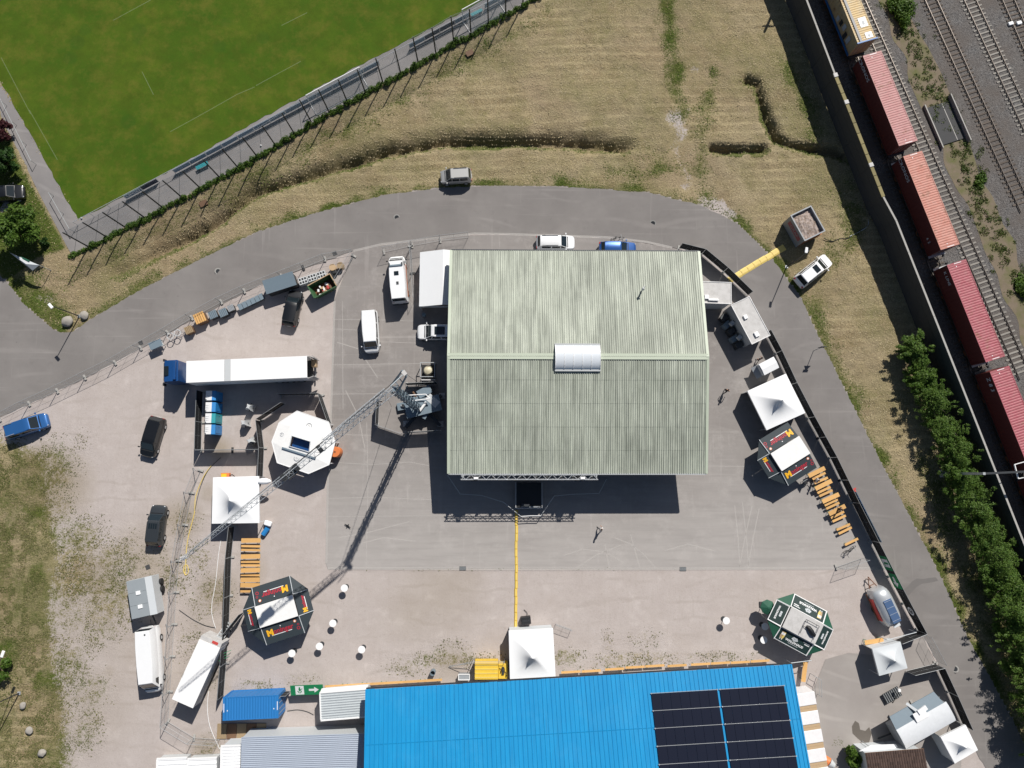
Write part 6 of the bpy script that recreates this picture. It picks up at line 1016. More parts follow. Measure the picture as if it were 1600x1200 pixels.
# ---- white octagonal bar
oc = PW([(464, 642), (513, 659), (523.5, 690), (514, 726), (482, 740), (433, 723), (424.5, 690), (436, 660)], 3.0); c = sum(oc, Vector())/8; ob = thing('octagon_bar', 'white octagonal bar with a square roof opening under the crane jib', 'bar pavilion', (c.x, c.y, 0)); q = [Vector((v.x-c.x, v.y-c.y, 0)) for v in oc]
inner = [Vector((v.x-c.x, v.y-c.y, 0)) for v in PW([(454.5, 666.5), (504.7, 682.3), (493.5, 716), (441, 699.5)], 3.2)]; hole = [Vector((v.x-c.x, v.y-c.y, 0)) for v in PW([(456.7, 680.8), (486, 689.8), (483.8, 706.3), (453, 697.3)], 3.2)]
Z = lambda v, z: Vector((v.x, v.y, z)); mapi = [0, 1, 1, 2, 2, 3, 3, 0]
for i in range(8):
    a, b = q[i], q[(i+1) % 8]; ia, ib = inner[mapi[i]], inner[mapi[(i+1) % 8]]
    pts_ = [Z(a, 2.95), Z(b, 2.95), Z(ib, 3.18)]+([Z(ia, 3.18)] if mapi[i] != mapi[(i+1) % 8] else []); nb_ = len(pts_); mb = MB(); mb.add(pts_+[v-Vector((0, 0, .08)) for v in pts_], [tuple(range(nb_)), tuple(range(nb_, 2*nb_))[::-1]]+[(k, (k+1) % nb_, (k+1) % nb_+nb_, k+nb_) for k in range(nb_)]); mb.build('roof_segment', M['white_roof'], ob)
    MB().beam(Z(a, 2.9), Z(b, 2.9), .08, .16).build('fascia', M['white'], ob); bx(ob, 'post', M['white'], (a.x*.93, a.y*.93, 1.45), (.12, .12, 2.85)); MB().hexa([Z(a*.86, 0), Z(b*.86, 0), Z(b*.74, 0), Z(a*.74, 0)], [Z(a*.88, 1.1), Z(b*.88, 1.1), Z(b*.74, 1.1), Z(a*.74, 1.1)]).build('counter', M['brownwood'], ob)
for i in range(4):
    a, b, ha, hb = inner[i], inner[(i+1) % 4], hole[i], hole[(i+1) % 4]; MB().hexa([Z(a, 3.12), Z(b, 3.12), Z(hb, 3.12), Z(ha, 3.12)], [Z(a, 3.3), Z(b, 3.3), Z(hb, 3.34), Z(ha, 3.34)]).build('centre_panel', M['white_roof'], ob); MB().beam(Z(ha, 3.4), Z(hb, 3.4), .08, .14).build('opening_curb', M['canvas_grey'], ob)
MB().poly([Z(v*.98+Vector((0, 0, 0)), 2.6) for v in hole]).build('opening_floor', M['deep_blue'], ob); MB().beam(Z(inner[2], 3.24), Z(inner[3], 3.24), .18, .2).build('dark_gutter', M['blue_grey'], ob)
for px, py, rad in ((483, 665.5, .33), (440.5, 679, .22), (506, 701.5, .24), (463.5, 716, .33)):
    v = P(px, py, 3.1)-c; zz_ = 3.11
    dd = MB(); dd.add([(v.x+math.cos(t)*q_*rad, v.y+math.sin(t)*q_*rad, zz_) for q_ in (1, .78) for t in np.linspace(0, 6.2832, 21)[:-1]], [(i, (i+1) % 20, (i+1) % 20+20, i+20) for i in range(20)]); o = dd.build('logo_ring', M['grey_paint'], ob); text_mesh('logo_text', 'N', rad*.9, M['grey_paint'], o, (v.x, v.y, zz_+.003), (0, 0, -.3), .002)
# ================================================================ TABLES AND BENCHES
for i, (px, py, lab) in enumerate(((538, 919, 'white round bar table nearest the crane shadow'), (520, 974, 'white round bar table right of the left black pavilion'), (499, 1010, 'white round bar table between two others below the left black pavilion'), (456, 1021, 'white round bar table closest to the lower edge of the left black pavilion'), (565, 1015, 'rightmost white round bar table of the left group'), (1135, 970, 'white round bar table standing alone left of the green pavilion'), (1195.5, 979, 'upper pale round table in the shadow of the green pavilion'), (1193.5, 1000, 'lower pale round table in the shadow of the green pavilion'))):
    q = P(px, py, 1.1); r = thing('bar_table', lab, 'bar table', (q.x, q.y, 0), 0, 'white round bar tables'); MB().tube((0, 0, 1.07), (0, 0, 1.11), .41, 24).build('table_top', M['white'], r, bevel=.01); MB().tube((0, 0, .04), (0, 0, 1.07), .035, 8).build('stem', M['alu'], r); MB().tube((0, 0, 0), (0, 0, .05), .3, 16, .26).build('base', M['darksteel'], r)
def folding(name, kind, L_, W_, h):
    top = MB().box((0, 0, h-.018), (L_, W_, .036)).mesh('table_top' if kind == 'table' else 'seat', M['wood']); leg = MB()
    for s in (-1, 1): leg.beam((s*L_*.36, -W_*.42, h-.04), (s*L_*.38, -W_*.42, 0), .035); leg.beam((s*L_*.36, W_*.42, h-.04), (s*L_*.38, W_*.42, 0), .035); leg.beam((s*L_*.38, -W_*.42, .06), (s*L_*.38, W_*.42, .06), .03)
    l1 = MB(); 
    lm = []
    for s in (-1, 1):
        g = MB(); [g.beam((s*L_*.36, y*W_*.42, h-.04), (s*L_*.39, y*W_*.42, 0), .035) for y in (-1, 1)]; g.beam((s*L_*.385, -W_*.42, .08), (s*L_*.385, W_*.42, .08), .03); g.beam((s*L_*.36, 0, h*.5), (s*L_*.1, 0, h-.05), .025); lm.append(g.mesh('leg_frame', M['sign_green']))
    return top, lm
TT = folding('t', 'table', 2.2, .5, .76); BB = folding('b', 'bench', 2.2, .25, .46); B2 = folding('b', 'bench', 1.75, .27, .46)
def place(kind, px, py, ang, label, group, me, h):
    q = P(px, py, h); r = thing('beer_table' if kind == 'T' else 'beer_bench', label, 'table' if kind == 'T' else 'bench', (q.x, q.y, 0), ang, group); link('table_top' if kind == 'T' else 'seat', me[0], r); [link('leg_frame', m_, r) for m_ in me[1]]
cnt = {'T': 0, 'B': 0}
for k, zx, zy in (('T', 290, 140), ('B', 318, 190), ('B', 345, 245), ('T', 375, 300), ('B', 380, 365), ('B', 405, 405), ('T', 465, 465), ('B', 470, 520), ('B', 490, 562), ('T', 545, 615), ('B', 550, 676), ('B', 570, 722), ('B', 622, 828), ('B', 645, 872), ('B', 725, 1012)):
    place(k, 1240+zx/8, 720+zy/8, R(24+random.uniform(-2, 2)), '%s orange wooden %s from the right black pavilion in the right row' % (ordn(cnt[k]), 'table' if k == 'T' else 'bench'), 'tables and benches along the right fence', TT if k == 'T' else B2, .76 if k == 'T' else .46); cnt[k] += 1
cnt = {'T': 0, 'B': 0}
for k, py in (('T', 844.5), ('B', 853.5), ('B', 859.5), ('T', 869.5), ('B', 878), ('B', 883.5), ('T', 891), ('B', 898.5), ('T', 906), ('T', 914.5), ('B', 924)):
    place(k, 392-(py-844)*.02, py, R(random.uniform(-1.5, 1.5)), '%s orange wooden %s from the top in the left row below the peaked tent' % (ordn(cnt[k]), 'table' if k == 'T' else 'bench'), 'tables and benches along the left fence', TT if k == 'T' else BB, .76 if k == 'T' else .46); cnt[k] += 1
for i, (xa, xb, y) in enumerate(((877, 907, 1050), (908.5, 939, 1048.5), (945, 976, 1045.5), (977, 1007.5, 1042.5), (1008, 1038.5, 1040.5), (1043, 1073, 1040), (1079.5, 1110, 1037.8), (1110.5, 1141, 1036), (1141.5, 1172, 1034.8), (1172.5, 1203, 1032.8))): place('B', (xa+xb)/2, y, ang+R(0), '%s orange wooden bench right of the south tent along the blue hall' % ordn(i), 'benches along the blue hall', BB, .46)
for i in range(6): place('B', 523+i*30.5, 1072-i*1.8, ang, '%s orange wooden bench from the white container along the blue hall' % ordn(i), 'benches along the blue hall', BB, .46)
place('T', 1366, 1002, R(8), 'single orange wooden table behind the small grey tent', None, TT, .76); place('T', 1257, 1050, R(80), 'orange wooden table end-on beside the right end of the blue hall', None, TT, .76)
# ================================================================ TOILETS, CONTAINERS, SKIPS
for i, (py, m, lab) in enumerate(((618, 'toilet_blue', 'topmost blue portable toilet in the truck shadow'), (636, 'toilet_blue', 'second blue portable toilet from the truck'), (653.5, 'toilet_teal', 'teal portable toilet in the row of four'), (671, 'toilet_blue', 'lowest blue portable toilet of the row'))):
    q = P(329-.4*i, py, 2.2); r = thing('portable_toilet', lab, 'toilet', (q.x, q.y, 0), 0, 'portable toilets'); bx(r, 'cabin', M[m], (0, 0, 1.05), (1.1, 1.1, 2.1)); MB().hexa([(-.57, -.57, 2.1), (.2, -.57, 2.2), (.2, .57, 2.2), (-.57, .57, 2.1)], [(-.55, -.55, 2.22), (.2, -.55, 2.33), (.2, .55, 2.33), (-.55, .55, 2.22)]).build('roof', M['white'], r); MB().hexa([(.2, -.57, 2.15), (.6, -.57, 2.05), (.6, .57, 2.05), (.2, .57, 2.15)], [(.2, -.55, 2.32), (.57, -.55, 2.14), (.57, .55, 2.14), (.2, .55, 2.32)]).build('front_canopy', M[m], r)
    d_ = bx(r, 'door', M[m], (.56, 0, 1.05), (.04, .8, 1.9)); bx(d_, 'handle', M['darksteel'], (.59, .3, 1.05), (.03, .06, .16)); [bx(r, 'roof_groove', M['canvas_grey'], (-.2, y, 2.285), (.6, .03, .012)) for y in (-.2, 0, .2)]; MB().tube((-.45, -.45, 2.2), (-.45, -.45, 2.5), .05, 6).build('vent_pipe', M['darksteel'], r)
for i, (px, py, lab) in enumerate(((389, 636, 'grey four-way urinal standing in the truck shadow'), (381, 661, 'middle grey four-way urinal'), (391, 689, 'grey four-way urinal nearest the lower dark screen'))):
    q = P(px, py, 1.2); r = thing('urinal_stand', lab, 'urinal', (q.x, q.y, 0), .5+.4*i, 'grey urinal stands'); rr = []
    for z, s in ((0, 1), (.3, .95), (1.2, .8), (1.5, .45)): rr.append([(math.cos(t)*s*(.62 if k % 2 == 0 else .32), math.sin(t)*s*(.62 if k % 2 == 0 else .32), z) for k, t in enumerate(np.linspace(0, 6.2832, 9)[:-1])])
    MB().loft(rr).build('body', M['grey_plastic'], r, smooth=50)
    for k in range(4): a = math.pi/4+k*math.pi/2; MB().loft([[(math.cos(a)*(.38+.12*math.cos(t)*s), math.sin(a)*(.38+.12*math.cos(t)*s)+.1*math.sin(t)*s*math.cos(a), z) for t in np.linspace(0, 6.2832, 9)[:-1]] for z, s in ((.55, .5), (.75, 1), (.78, .8))]).build('bowl', M['darksteel'], r)
# blue container bottom left
a, b = P(348, 1108, 2.6), P(435, 1104, 2.6); d = b-a; bc = container('blue ribbed storage container left of the exit sign', ((a.x+b.x)/2, (a.y+b.y)/2, 0), math.atan2(d.y, d.x), d.length, M['blue_box'] if 'blue_box' in M else mat('blue_box', (.02, .17, .45), .5, var=.08), None, 1)
p = P(375, 1142); o = thing('dark_deck', 'dark decking strip in the shade between the blue container and the grey roof', 'decking', (p.x, p.y, 0)); [bx(o, 'plank', M['brownwood'] if k % 2 else M['oldwood'], (-2+k*1.1, 0, .06), (1.04, 1.6, .1)) for k in range(5)]
# white container / shed with ribbed grey roof
def shed(name, label, pts, h, m, ribm, n, edge='white', axis=0, drop=.0, wallm='grey_plastic'):
    p = PW(pts, h); c = sum(p, Vector())/4; d = p[1]-p[0]; r = thing(name, label, 'shed', (c.x, c.y, 0), math.atan2(d.y, d.x)); L_, W_ = d.length, (p[0]-p[3]).length; MB().hexa([(-L_/2+.08, -W_/2+.08, 0), (L_/2-.08, -W_/2+.08, 0), (L_/2-.08, W_/2-.08, 0), (-L_/2+.08, W_/2-.08, 0)], [(-L_/2+.08, -W_/2+.08, h-.12), (L_/2-.08, -W_/2+.08, h-.12), (L_/2-.08, W_/2-.08, h-.12), (-L_/2+.08, W_/2-.08, h-.12)]).build('wall', M[wallm], r)
    st = W_/n; me = MB().add([(x, y, z) for x in (-L_/2, L_/2) for y, z in ((0, 0), (st*.45, 0), (st*.6, .06), (st*.85, .06), (st, 0))], [(i, i+1, i+6, i+5) for i in range(4)]).mesh('roof_rib_sheet', M[m])
    for k in range(n): o = link('roof_rib_sheet', me, r); o.location = (0, -W_/2+k*st, h-.06)
    bx(r, 'roof_base', M[m], (0, 0, h-.1), (L_-.04, W_-.04, .05))
    if edge: [bx(r, 'edge_trim', M[edge], q_, s_) for q_, s_ in (((0, W_/2+.02, h-.04), (L_+.1, .14, .14)), ((0, -W_/2-.02, h-.04), (L_+.1, .14, .14)), ((-L_/2-.02, 0, h-.04), (.14, W_-.12, .14)))]
    return r, L_, W_
M['zinc'] = mat('zinc', (.42, .47, .55), .45, .2, .12, .5); M['zinc_pale'] = mat('zinc_pale', (.5, .54, .56), .45, .2, .2, 1.0)
wc, L_, W_ = shed('white_container', 'white container with a ribbed grey roof between exit sign and blue hall', [(501, 1083), (574, 1077), (574, 1119), (501, 1126)], 2.8, 'zinc_pale', '', 11); MB().hexa([(-L_/2, W_/2+.1, 2.0), (L_/2, W_/2+.1, 2.0), (L_/2, W_/2+.25, 2.0), (-L_/2, W_/2+.25, 2.0)], [(-L_/2, W_/2, 2.78), (L_/2, W_/2, 2.78), (L_/2, W_/2+.08, 2.78), (-L_/2, W_/2+.08, 2.78)]).build('front_board', M['white'], wc)
sg, L_, W_ = shed('long_shed', 'long shed with a ribbed blue grey roof at the bottom edge', [(376, 1152), (570, 1146), (572, 1226), (376, 1232)], 3.0, 'zinc', '', 26, None); shed('white_shed', 'white ribbed container end left of the long grey roof', [(345, 1166), (375, 1165), (375, 1230), (345, 1231)], 2.6, 'canvas', '', 14, 'white', wallm='canvas_grey')
for i, (x0, x1) in enumerate(((245, 291), (293, 338))): shed('low_hut', '%s low white roofed hut at the bottom edge left of the sheds' % ('left', 'right')[i], [(x0, 1186), (x1, 1184), (x1, 1226), (x0, 1228)], 1.4, 'canvas', '', 6, 'white')
# covered pallets along the right end of the blue hall
pr = thing('covered_stack', 'row of white tarpaulin covers with wooden planks at the right end of the blue hall', 'covered stack', (0, 0, 0)); ax, bx2 = P(1258, 1083, 2.4), P(1282, 1214, 2.4); d = bx2-ax; u = d.normalized(); nn = Vector((-u.y, u.x, 0)); ang2 = math.atan2(u.y, u.x); L_ = d.length; wdt = 2.2; s = 0
for k in range(5):
    ln = L_*.155; c = ax+u*(s+ln/2); t = MB().box((c.x, c.y, 1.18), (ln, wdt, 2.36), ang2).build('white_cover', M['tarp'] if 'tarp' in M else mat('tarp', (.74, .73, .74), .6, var=.18, scale=1.6, fine=7, bmp=.4), pr, bevel=.08); s += ln
    if k < 4: ln2 = L_*.07; c = ax+u*(s+ln2/2); [bx(pr, 'plank', M['tan'], (c.x+u.x*(e-.5)*ln2*.48, c.y+u.y*(e-.5)*ln2*.48, 2.22), (ln2*.46, wdt-.1, .12), ang2) for e in (0, 1)]; bx(pr, 'under_stack', M['grimy_white'], (c.x, c.y, 1.05), (ln2-.02, wdt-.2, 2.1), ang2); s += ln2
# white cover end with sloping front
# yellow machine by the south tent
a, b = P(741, 1035, 1.7), P(793, 1062, 1.7); c = (a+b)/2; ym = thing('yellow_compactor', 'yellow steel waste compactor between the south tent and the blue hall', 'compactor', (c.x, c.y, 0)); wx, wy = b.x-a.x, a.y-b.y; bx(ym, 'body', M['yellow'], (-.5, 0, .85), (wx-1.1, wy, 1.65), 0, .05); bx(ym, 'hopper', M['yellow'], (wx/2-.5, -.1, .75), (1.05, wy-.25, 1.5), 0, .04)
for k in range(4): bx(ym, 'rib', M['pale_yellow'], (-.5, -wy/2+.25+k*wy/4.2, 1.69), (wx-1.2, .09, .06))
for q_ in ((wx/2-.9, .3), (wx/2-.5, .4), (wx/2-.3, -.1)): MB().pipe([(q_[0], q_[1], 1.55), (q_[0]+.2, q_[1]-.2, 1.75), (q_[0]+.1, q_[1]-.6, 1.6)], .035, 5).build('hydraulic_hose', M['rubber'], ym)
bx(ym, 'control_box', M['darksteel'], (wx/2-.5, 0, 1.6), (.25, .8, .2)); sf = thing('scaffold_frame', 'grey scaffold tubes standing behind the yellow compactor', 'scaffold', (P(740, 1033).x, P(740, 1033).y, 0)); f_ = MB(); Lx = P(788, 1030).x-P(740, 1030).x; [f_.tube(p_, q_, .03, 5) for p_, q_ in (((0, .3, 0), (0, .3, 2)), ((Lx, .3, 0), (Lx, .3, 2)), ((0, .3, 2), (Lx, .3, 2)), ((0, .3, 1.4), (Lx, .3, 1.4)), ((0, .3, 2), (-2.8, -.5, .2)), ((0, .3, 1.3), (-2.8, -.6, .1)))]; f_.build('tubes', M['galv'], sf)
q = P(725, 1058, .8); o = thing('white_crate', 'small white framed crate left of the yellow compactor', 'crate', (q.x, q.y, 0)); bx(o, 'box', M['grey_paint'], (0, 0, .4), (1.2, .6, .75)); [bx(o, 'rim', M['white'], p_, s_) for p_, s_ in (((0, .3, .8), (1.3, .07, .08)), ((0, -.3, .8), (1.3, .07, .08)), ((.62, 0, .8), (.07, .53, .08)), ((-.62, 0, .8), (.07, .53, .08)))]
q = P(676, 1052, .9); o = thing('waste_barrel', 'blue open barrel standing left of the yellow compactor', 'barrel', (q.x, q.y, 0)); MB().loft([[(math.cos(t)*s_*.3, math.sin(t)*s_*.3, z) for t in np.linspace(0, 6.2832, 17)[:-1]] for s_, z in ((.95, 0), (1, .3), (1, .9), (.85, .9), (.82, .35))]).build('shell', M['blue_grey'], o, smooth=40); MB().tube((0, 0, .3), (0, 0, .4), .25, 12).build('liner', M['black'], o)
q = P(412, 831, .9); o = thing('waste_barrel', 'blue barrel lying at the lower right corner of the left peaked tent', 'barrel', (q.x, q.y, 0), -.6); MB().tube((0, -.45, .3), (0, .45, .3), .3, 14).build('shell', M['toilet_blue'], o); bx(o, 'white_bag', M['canvas'], (-.3, .9, .3), (.9, .6, .5), .3, .15)
q = P(352, 743, .5); o = thing('orange_generator', 'orange machine with a dark hose above the left peaked tent', 'generator', (q.x, q.y, 0)); bx(o, 'housing', M['orange'], (0, 0, .35), (.95, .6, .6), 0, .05); MB().pipe([(.5, 0, .4), (.8, .1, .5), (1.0, -.1, .3), (.9, -.3, .1)], .05, 6).build('hose', M['rubber'], o); bx(o, 'lid', M['print_yellow'], (-.1, 0, .67), (.6, .4, .05))
q = P(822, 970, .9); o = thing('power_box', 'black power distribution box on the ground above the south tent', 'power box', (q.x, q.y, 0), .1); bx(o, 'case', M['black'], (0, 0, .45), (1.1, .8, .85), 0, .03); [bx(o, 'socket', M['darksteel'], (-.35+.22*k, 0, .9), (.14, .2, .06)) for k in range(4)]; MB().pipe([(.3, .4, .4), (.2, .8, .1), (-.1, 1.1, .05)], .03, 5).build('cable', M['rubber'], o)
# ---- green skip, dark tarp trailer, pallets
p = PW([(481, 446), (516, 427), (524, 449), (492, 465)], 1.5); c = sum(p, Vector())/4; d = p[1]-p[0]; sk_ = thing('waste_skip', 'open green skip with red and white rubbish beside the black car', 'skip', (c.x, c.y, 0), math.atan2(d.y, d.x)); L_, W_ = d.length, (p[0]-p[3]).length; M['skip_green'] = mat('skip_green', (.035, .10, .04), .6, var=.15); g = lambda s: [(-L_/2*s, -W_/2*s), (L_/2*s, -W_/2*s), (L_/2*s, W_/2*s), (-L_/2*s, W_/2*s)]
for i in range(4): a_, b_2 = g(1)[i], g(1)[(i+1) % 4]; a0, b0 = g(.8)[i], g(.8)[(i+1) % 4]; MB().hexa([(a0[0], a0[1], .1), (b0[0], b0[1], .1), (b0[0]*.94, b0[1]*.94, .1), (a0[0]*.94, a0[1]*.94, .1)], [(a_[0], a_[1], 1.5), (b_2[0], b_2[1], 1.5), (b_2[0]*.95, b_2[1]*.95, 1.5), (a_[0]*.95, a_[1]*.95, 1.5)]).build('side_plate', M['skip_green'], sk_); MB().beam((a_[0], a_[1], 1.52), (b_2[0], b_2[1], 1.52), .1, .08).build('rim', M['tan'] if i in (1, 2) else M['skip_green'], sk_)
MB().poly([(x*.8, y*.8, .35) for x, y in g(1)]).build('floor', M['rust'], sk_)
for k in range(14): bx(sk_, 'rubbish', M[('red_mark', 'canvas', 'tan', 'brownwood', 'canvas')[k % 5]], (random.uniform(-.8, .9), random.uniform(-.6, .3), .5+.05*k*.5), (random.uniform(.25, .7), random.uniform(.15, .4), .12), random.uniform(0, 3))
p = PW([(408, 441), (455, 426), (465, 440), (418, 460)], 1.7); c = sum(p, Vector())/4; d = p[1]-p[0]; dt = thing('covered_skip', 'dark blue grey ribbed cover over a long skip by the wire fence', 'covered skip', (c.x, c.y, 0), math.atan2(d.y, d.x)); L_, W_ = d.length, (p[0]-p[3]).length
for k in range(4): MB().hexa([(-L_/2, -W_/2+k*W_/4, 1.55+.04*k), (L_/2, -W_/2+k*W_/4, 1.55+.04*k), (L_/2, -W_/2+(k+.95)*W_/4, 1.6+.04*k), (-L_/2, -W_/2+(k+.95)*W_/4, 1.6+.04*k)], [(-L_/2, -W_/2+k*W_/4, 1.62+.04*k), (L_/2, -W_/2+k*W_/4, 1.62+.04*k), (L_/2, -W_/2+(k+.95)*W_/4, 1.72+.04*k), (-L_/2, -W_/2+(k+.95)*W_/4, 1.72+.04*k)]).build('cover_rib', M['blue_grey'], dt)
bx(dt, 'bin', M['darksteel'], (0, 0, .8), (L_-.2, W_-.2, 1.55)); p = PW([(369, 476), (409, 457), (413, 465), (373, 484)], .9); c = sum(p, Vector())/4; d = p[1]-p[0]; dk = thing('grating_stack', 'flat stack of grey steel gratings left of the covered skip', 'grating', (c.x, c.y, 0), math.atan2(d.y, d.x)); L_ = d.length
for k in range(6): bx(dk, 'grating', M['blue_grey'], (-L_/2+.27+k*.55, 0, .6+.02*(k % 2)), (.5, .75, .12))
bx(dk, 'support', M['darksteel'], (0, 0, .27), (L_-.3, .5, .54))
for i, (px, py, m, lab, s_) in enumerate(((294, 515, 'oldwood', 'small wooden pallet at the left end of the pallet row', .9), (313, 497, 'wood', 'larger yellow wooden pallet crate in the pallet row', 1.25), (332, 491, 'blue_grey', 'left dark grey roll container in the pallet row', .95), (348, 488, 'blue_grey', 'middle dark grey roll container in the pallet row', .95), (360, 481, 'grey_paint', 'right small grey roll container next to the gratings', .75))):
    q = P(px, py, .9); r = thing('pallet_stack' if i < 2 else 'roll_container', lab, 'pallet' if i < 2 else 'roll container', (q.x, q.y, 0), R(25)); hh = .8 if i != 1 else 1.1; bx(r, 'core', M['brownwood'] if i < 2 else M['darksteel'], (0, 0, hh/2), (s_*.92, s_*.92, hh-.06))
    for k in range(5): bx(r, 'slat', M[m], (-s_*.42+k*s_*.21, 0, hh), (s_*.16, s_, .06))
q = P(243, 538, 1.0); r = thing('bin_table', 'grey steel table by the wire fence', 'table', (q.x, q.y, 0), R(25)); bx(r, 'table_top', M['blue_grey'], (0, 0, 1.0), (1.5, .9, .06)); [bx(r, 'leg', M['galv'], (x, y, .5), (.06, .06, .97)) for x in (-.65, .65) for y in (-.35, .35)]; bx(r, 'shelf', M['grey_plastic'], (0, 0, .45), (1.3, .7, .04))
for i, (px, py) in enumerate(((266, 525), (277, 520))):
    q = P(px, py, .9); r = thing('cable_reel', '%s grey wire reel stand by the site fence' % ('left', 'right')[i], 'reel', (q.x, q.y, 0), R(25), 'wire reels'); MB().add([(math.cos(t)*s_, math.sin(t)*s_, .9) for s_ in (.42, .34) for t in np.linspace(0, 6.2832, 17)[:-1]], [(k, (k+1) % 16, (k+1) % 16+16, k+16) for k in range(16)]).build('ring', M['grey_plastic'], r); l_ = MB(); [l_.tube((math.cos(a)*.38, math.sin(a)*.38, .9), (math.cos(a)*.5, math.sin(a)*.5, 0), .03, 5) for a in (0, 1.57, 3.14, 4.71)]; l_.tube((-.4, 0, .45), (.4, 0, .45), .025, 5); l_.build('stand', M['galv'], r)
# pile of stage frames right of the tarpaulin
p = PW([(464, 434), (510, 419), (513, 432), (468, 448)], .9); c = sum(p, Vector())/4; d = p[1]-p[0]; r = thing('crate_row', 'row of grey open bottle crates and frames behind the green skip', 'crates', (c.x, c.y, 0), math.atan2(d.y, d.x)); L_ = d.length
for k in range(3):
    x = -L_/2+.6+k*1.15; o = bx(r, 'crate', M['grey_plastic'], (x, 0, .45), (1.05, .85, .85)); [bx(o, 'cell', M['black'], (x-.33+.33*a_, -.2+.4*b_3, .88), (.22, .24, .03)) for a_ in range(3) for b_3 in range(2)]
for k, (px, py, m) in enumerate(((519, 417, 'tan'), (531, 414, 'oldwood'))): q = P(px, py, .8); o = thing('wooden_reel', '%s pale round wooden reel at the corner of the site fence' % ('left', 'right')[k], 'reel', (q.x, q.y, 0), 0, 'wooden reels'); [MB().tube((0, 0, z), (0, 0, z+.08), .42, 16).build('flange', M[m], o) for z in (.0, .6)]; MB().tube((0, 0, .08), (0, 0, .6), .2, 12).build('core', M['brownwood'], o)
q = P(524, 427); o = MB().box((0, 0, .3), (.6, .5, .6), .3).build('black_bag', M['black'], bevel=.12); o.location = (q.x, q.y, 0); tag(o, 'black rubbish bag at the corner of the site fence', 'bag')
# ---- gravel skip on the meadow
p = PW([(1235, 339), (1266, 324), (1288, 357), (1258, 377)], 2.6); c = sum(p, Vector())/4; d = p[1]-p[0]; gs = thing('gravel_skip', 'rusty dark steel container filled with gravel on the meadow', 'skip', (c.x, c.y, 0), math.atan2(d.y, d.x)); L_, W_ = d.length, (p[0]-p[3]).length
[bx(gs, 'side_wall', M['grey_paint'] if i != 2 else M['rust'], q_, s_) for i, (q_, s_) in enumerate((((-L_/2+.04, 0, 1.35), (.08, W_, 2.6)), ((0, W_/2-.04, 1.35), (L_-.18, .08, 2.6)), ((0, -W_/2+.04, 1.35), (L_-.18, .08, 2.6)), ((L_/2-.04, 0, 1.35), (.08, W_, 2.6))))]
gm = MB(); n_ = 14; gx = np.linspace(-L_/2+.1, L_/2-.1, n_); gy = np.linspace(-W_/2+.1, W_/2-.1, n_); gm.add([(x, y, 2.25+.25*math.cos(x*1.1)*math.cos(y)+random.uniform(-.07, .07)) for x in gx for y in gy], [(i*n_+j, i*n_+j+1, (i+1)*n_+j+1, (i+1)*n_+j) for i in range(n_-1) for j in range(n_-1)]); M['gravel_fill'] = mat('gravel_fill', (.36, .3, .27), .95, var=.35, scale=6, fine=14, bmp=.8, tint=(.13, .08, .04)); gm.build('gravel_fill', M['gravel_fill'], gs)
[bx(gs, 'rim', M['grey_paint'], q_, s_) for q_, s_ in (((-L_/2, 0, 2.68), (.14, W_+.14, .08)), ((L_/2, 0, 2.68), (.14, W_+.14, .08)), ((0, W_/2, 2.68), (L_-.14, .14, .08)), ((0, -W_/2, 2.68), (L_-.14, .14, .08)))]; bx(gs, 'company_plate', M['c_mag'], (-L_/2-.01, 0, 1.6), (.03, W_*.75, .8)); text_mesh('lettering', 'GRAF', .7, M['grey_paint'], gs, (-L_/2-.035, 0, 1.6), (R(90), 0, R(-90)), .004); bx(gs, 'orange_corner', M['orange'], (L_/2+.05, -W_/2+.15, .8), (.25, .4, 1.4)); bx(gs, 'yellow_lifting_lug', M['yellow'], (L_/2+.35, -W_/2+.6, .7), (.5, .35, .5), .5)
rope('power_cable', 'loose dark cable snaking from the gravel skip to the noise barrier', 'cable', [(1287, 372), (1300, 377), (1312, 373), (1325, 372), (1340, 362), (1356, 353)], .05, 'rubber'); rope('pale_pipe', 'thin pale pipe lying in the shade of the noise barrier', 'pipe', [(1328, 369), (1345, 361), (1356, 352), (1356, 338), (1355, 315), (1356, 300)], .05, 'grey_plastic')
o = thing('white_helmet_cover', 'small white oval cover on the ground in the skip shadow', 'cover', P(1260, 392)); MB().loft([[(math.cos(t)*.32*s_, math.sin(t)*.2*s_, z) for t in np.linspace(0, 6.2832, 13)[:-1]] for s_, z in ((1, .02), (.9, .15), (.4, .25))]).build('shell', M['white'], o, smooth=60); bx(o, 'slot', M['black'], (-.1, 0, .26), (.12, .1, .02))
rope('yellow_hose', 'yellow hose trailing down the wire fence to a small coil', 'hose', [(330, 728), (318, 745), (306, 775), (304, 800), (299, 820), (294, 840), (291, 862), (290, 885), (289, 898), (294, 895), (293, 884), (288, 884), (287, 893), (290, 899)], .045, 'pale_yellow'); rope('pale_hose', 'thin white hose running down from the peaked tent to the box trailer', 'hose', [(345, 845), (341, 870), (337, 910), (331, 945), (332, 965), (337, 982)], .03, 'canvas'); rope('pale_hose', 'thin white hose from the box trailer down to the white shed', 'hose', [(326, 1080), (324, 1105), (328, 1135), (343, 1170)], .03, 'canvas'); rope('dark_cable', 'thin dark cable from the fence to the steps of the box trailer', 'cable', [(280, 953), (300, 967), (320, 977), (337, 981)], .03, 'darksteel'); rope('dark_cable', 'dark cable looping from the toilets enclosure down to the peaked tent', 'cable', [(345, 715), (325, 735), (312, 765), (304, 800)], .03, 'darksteel')
rope('drain_cable', 'dark curved cable on the ground between blue container and white container', 'cable', [(449, 1111), (465, 1109), (480, 1112), (490, 1117)], .03, 'darksteel')
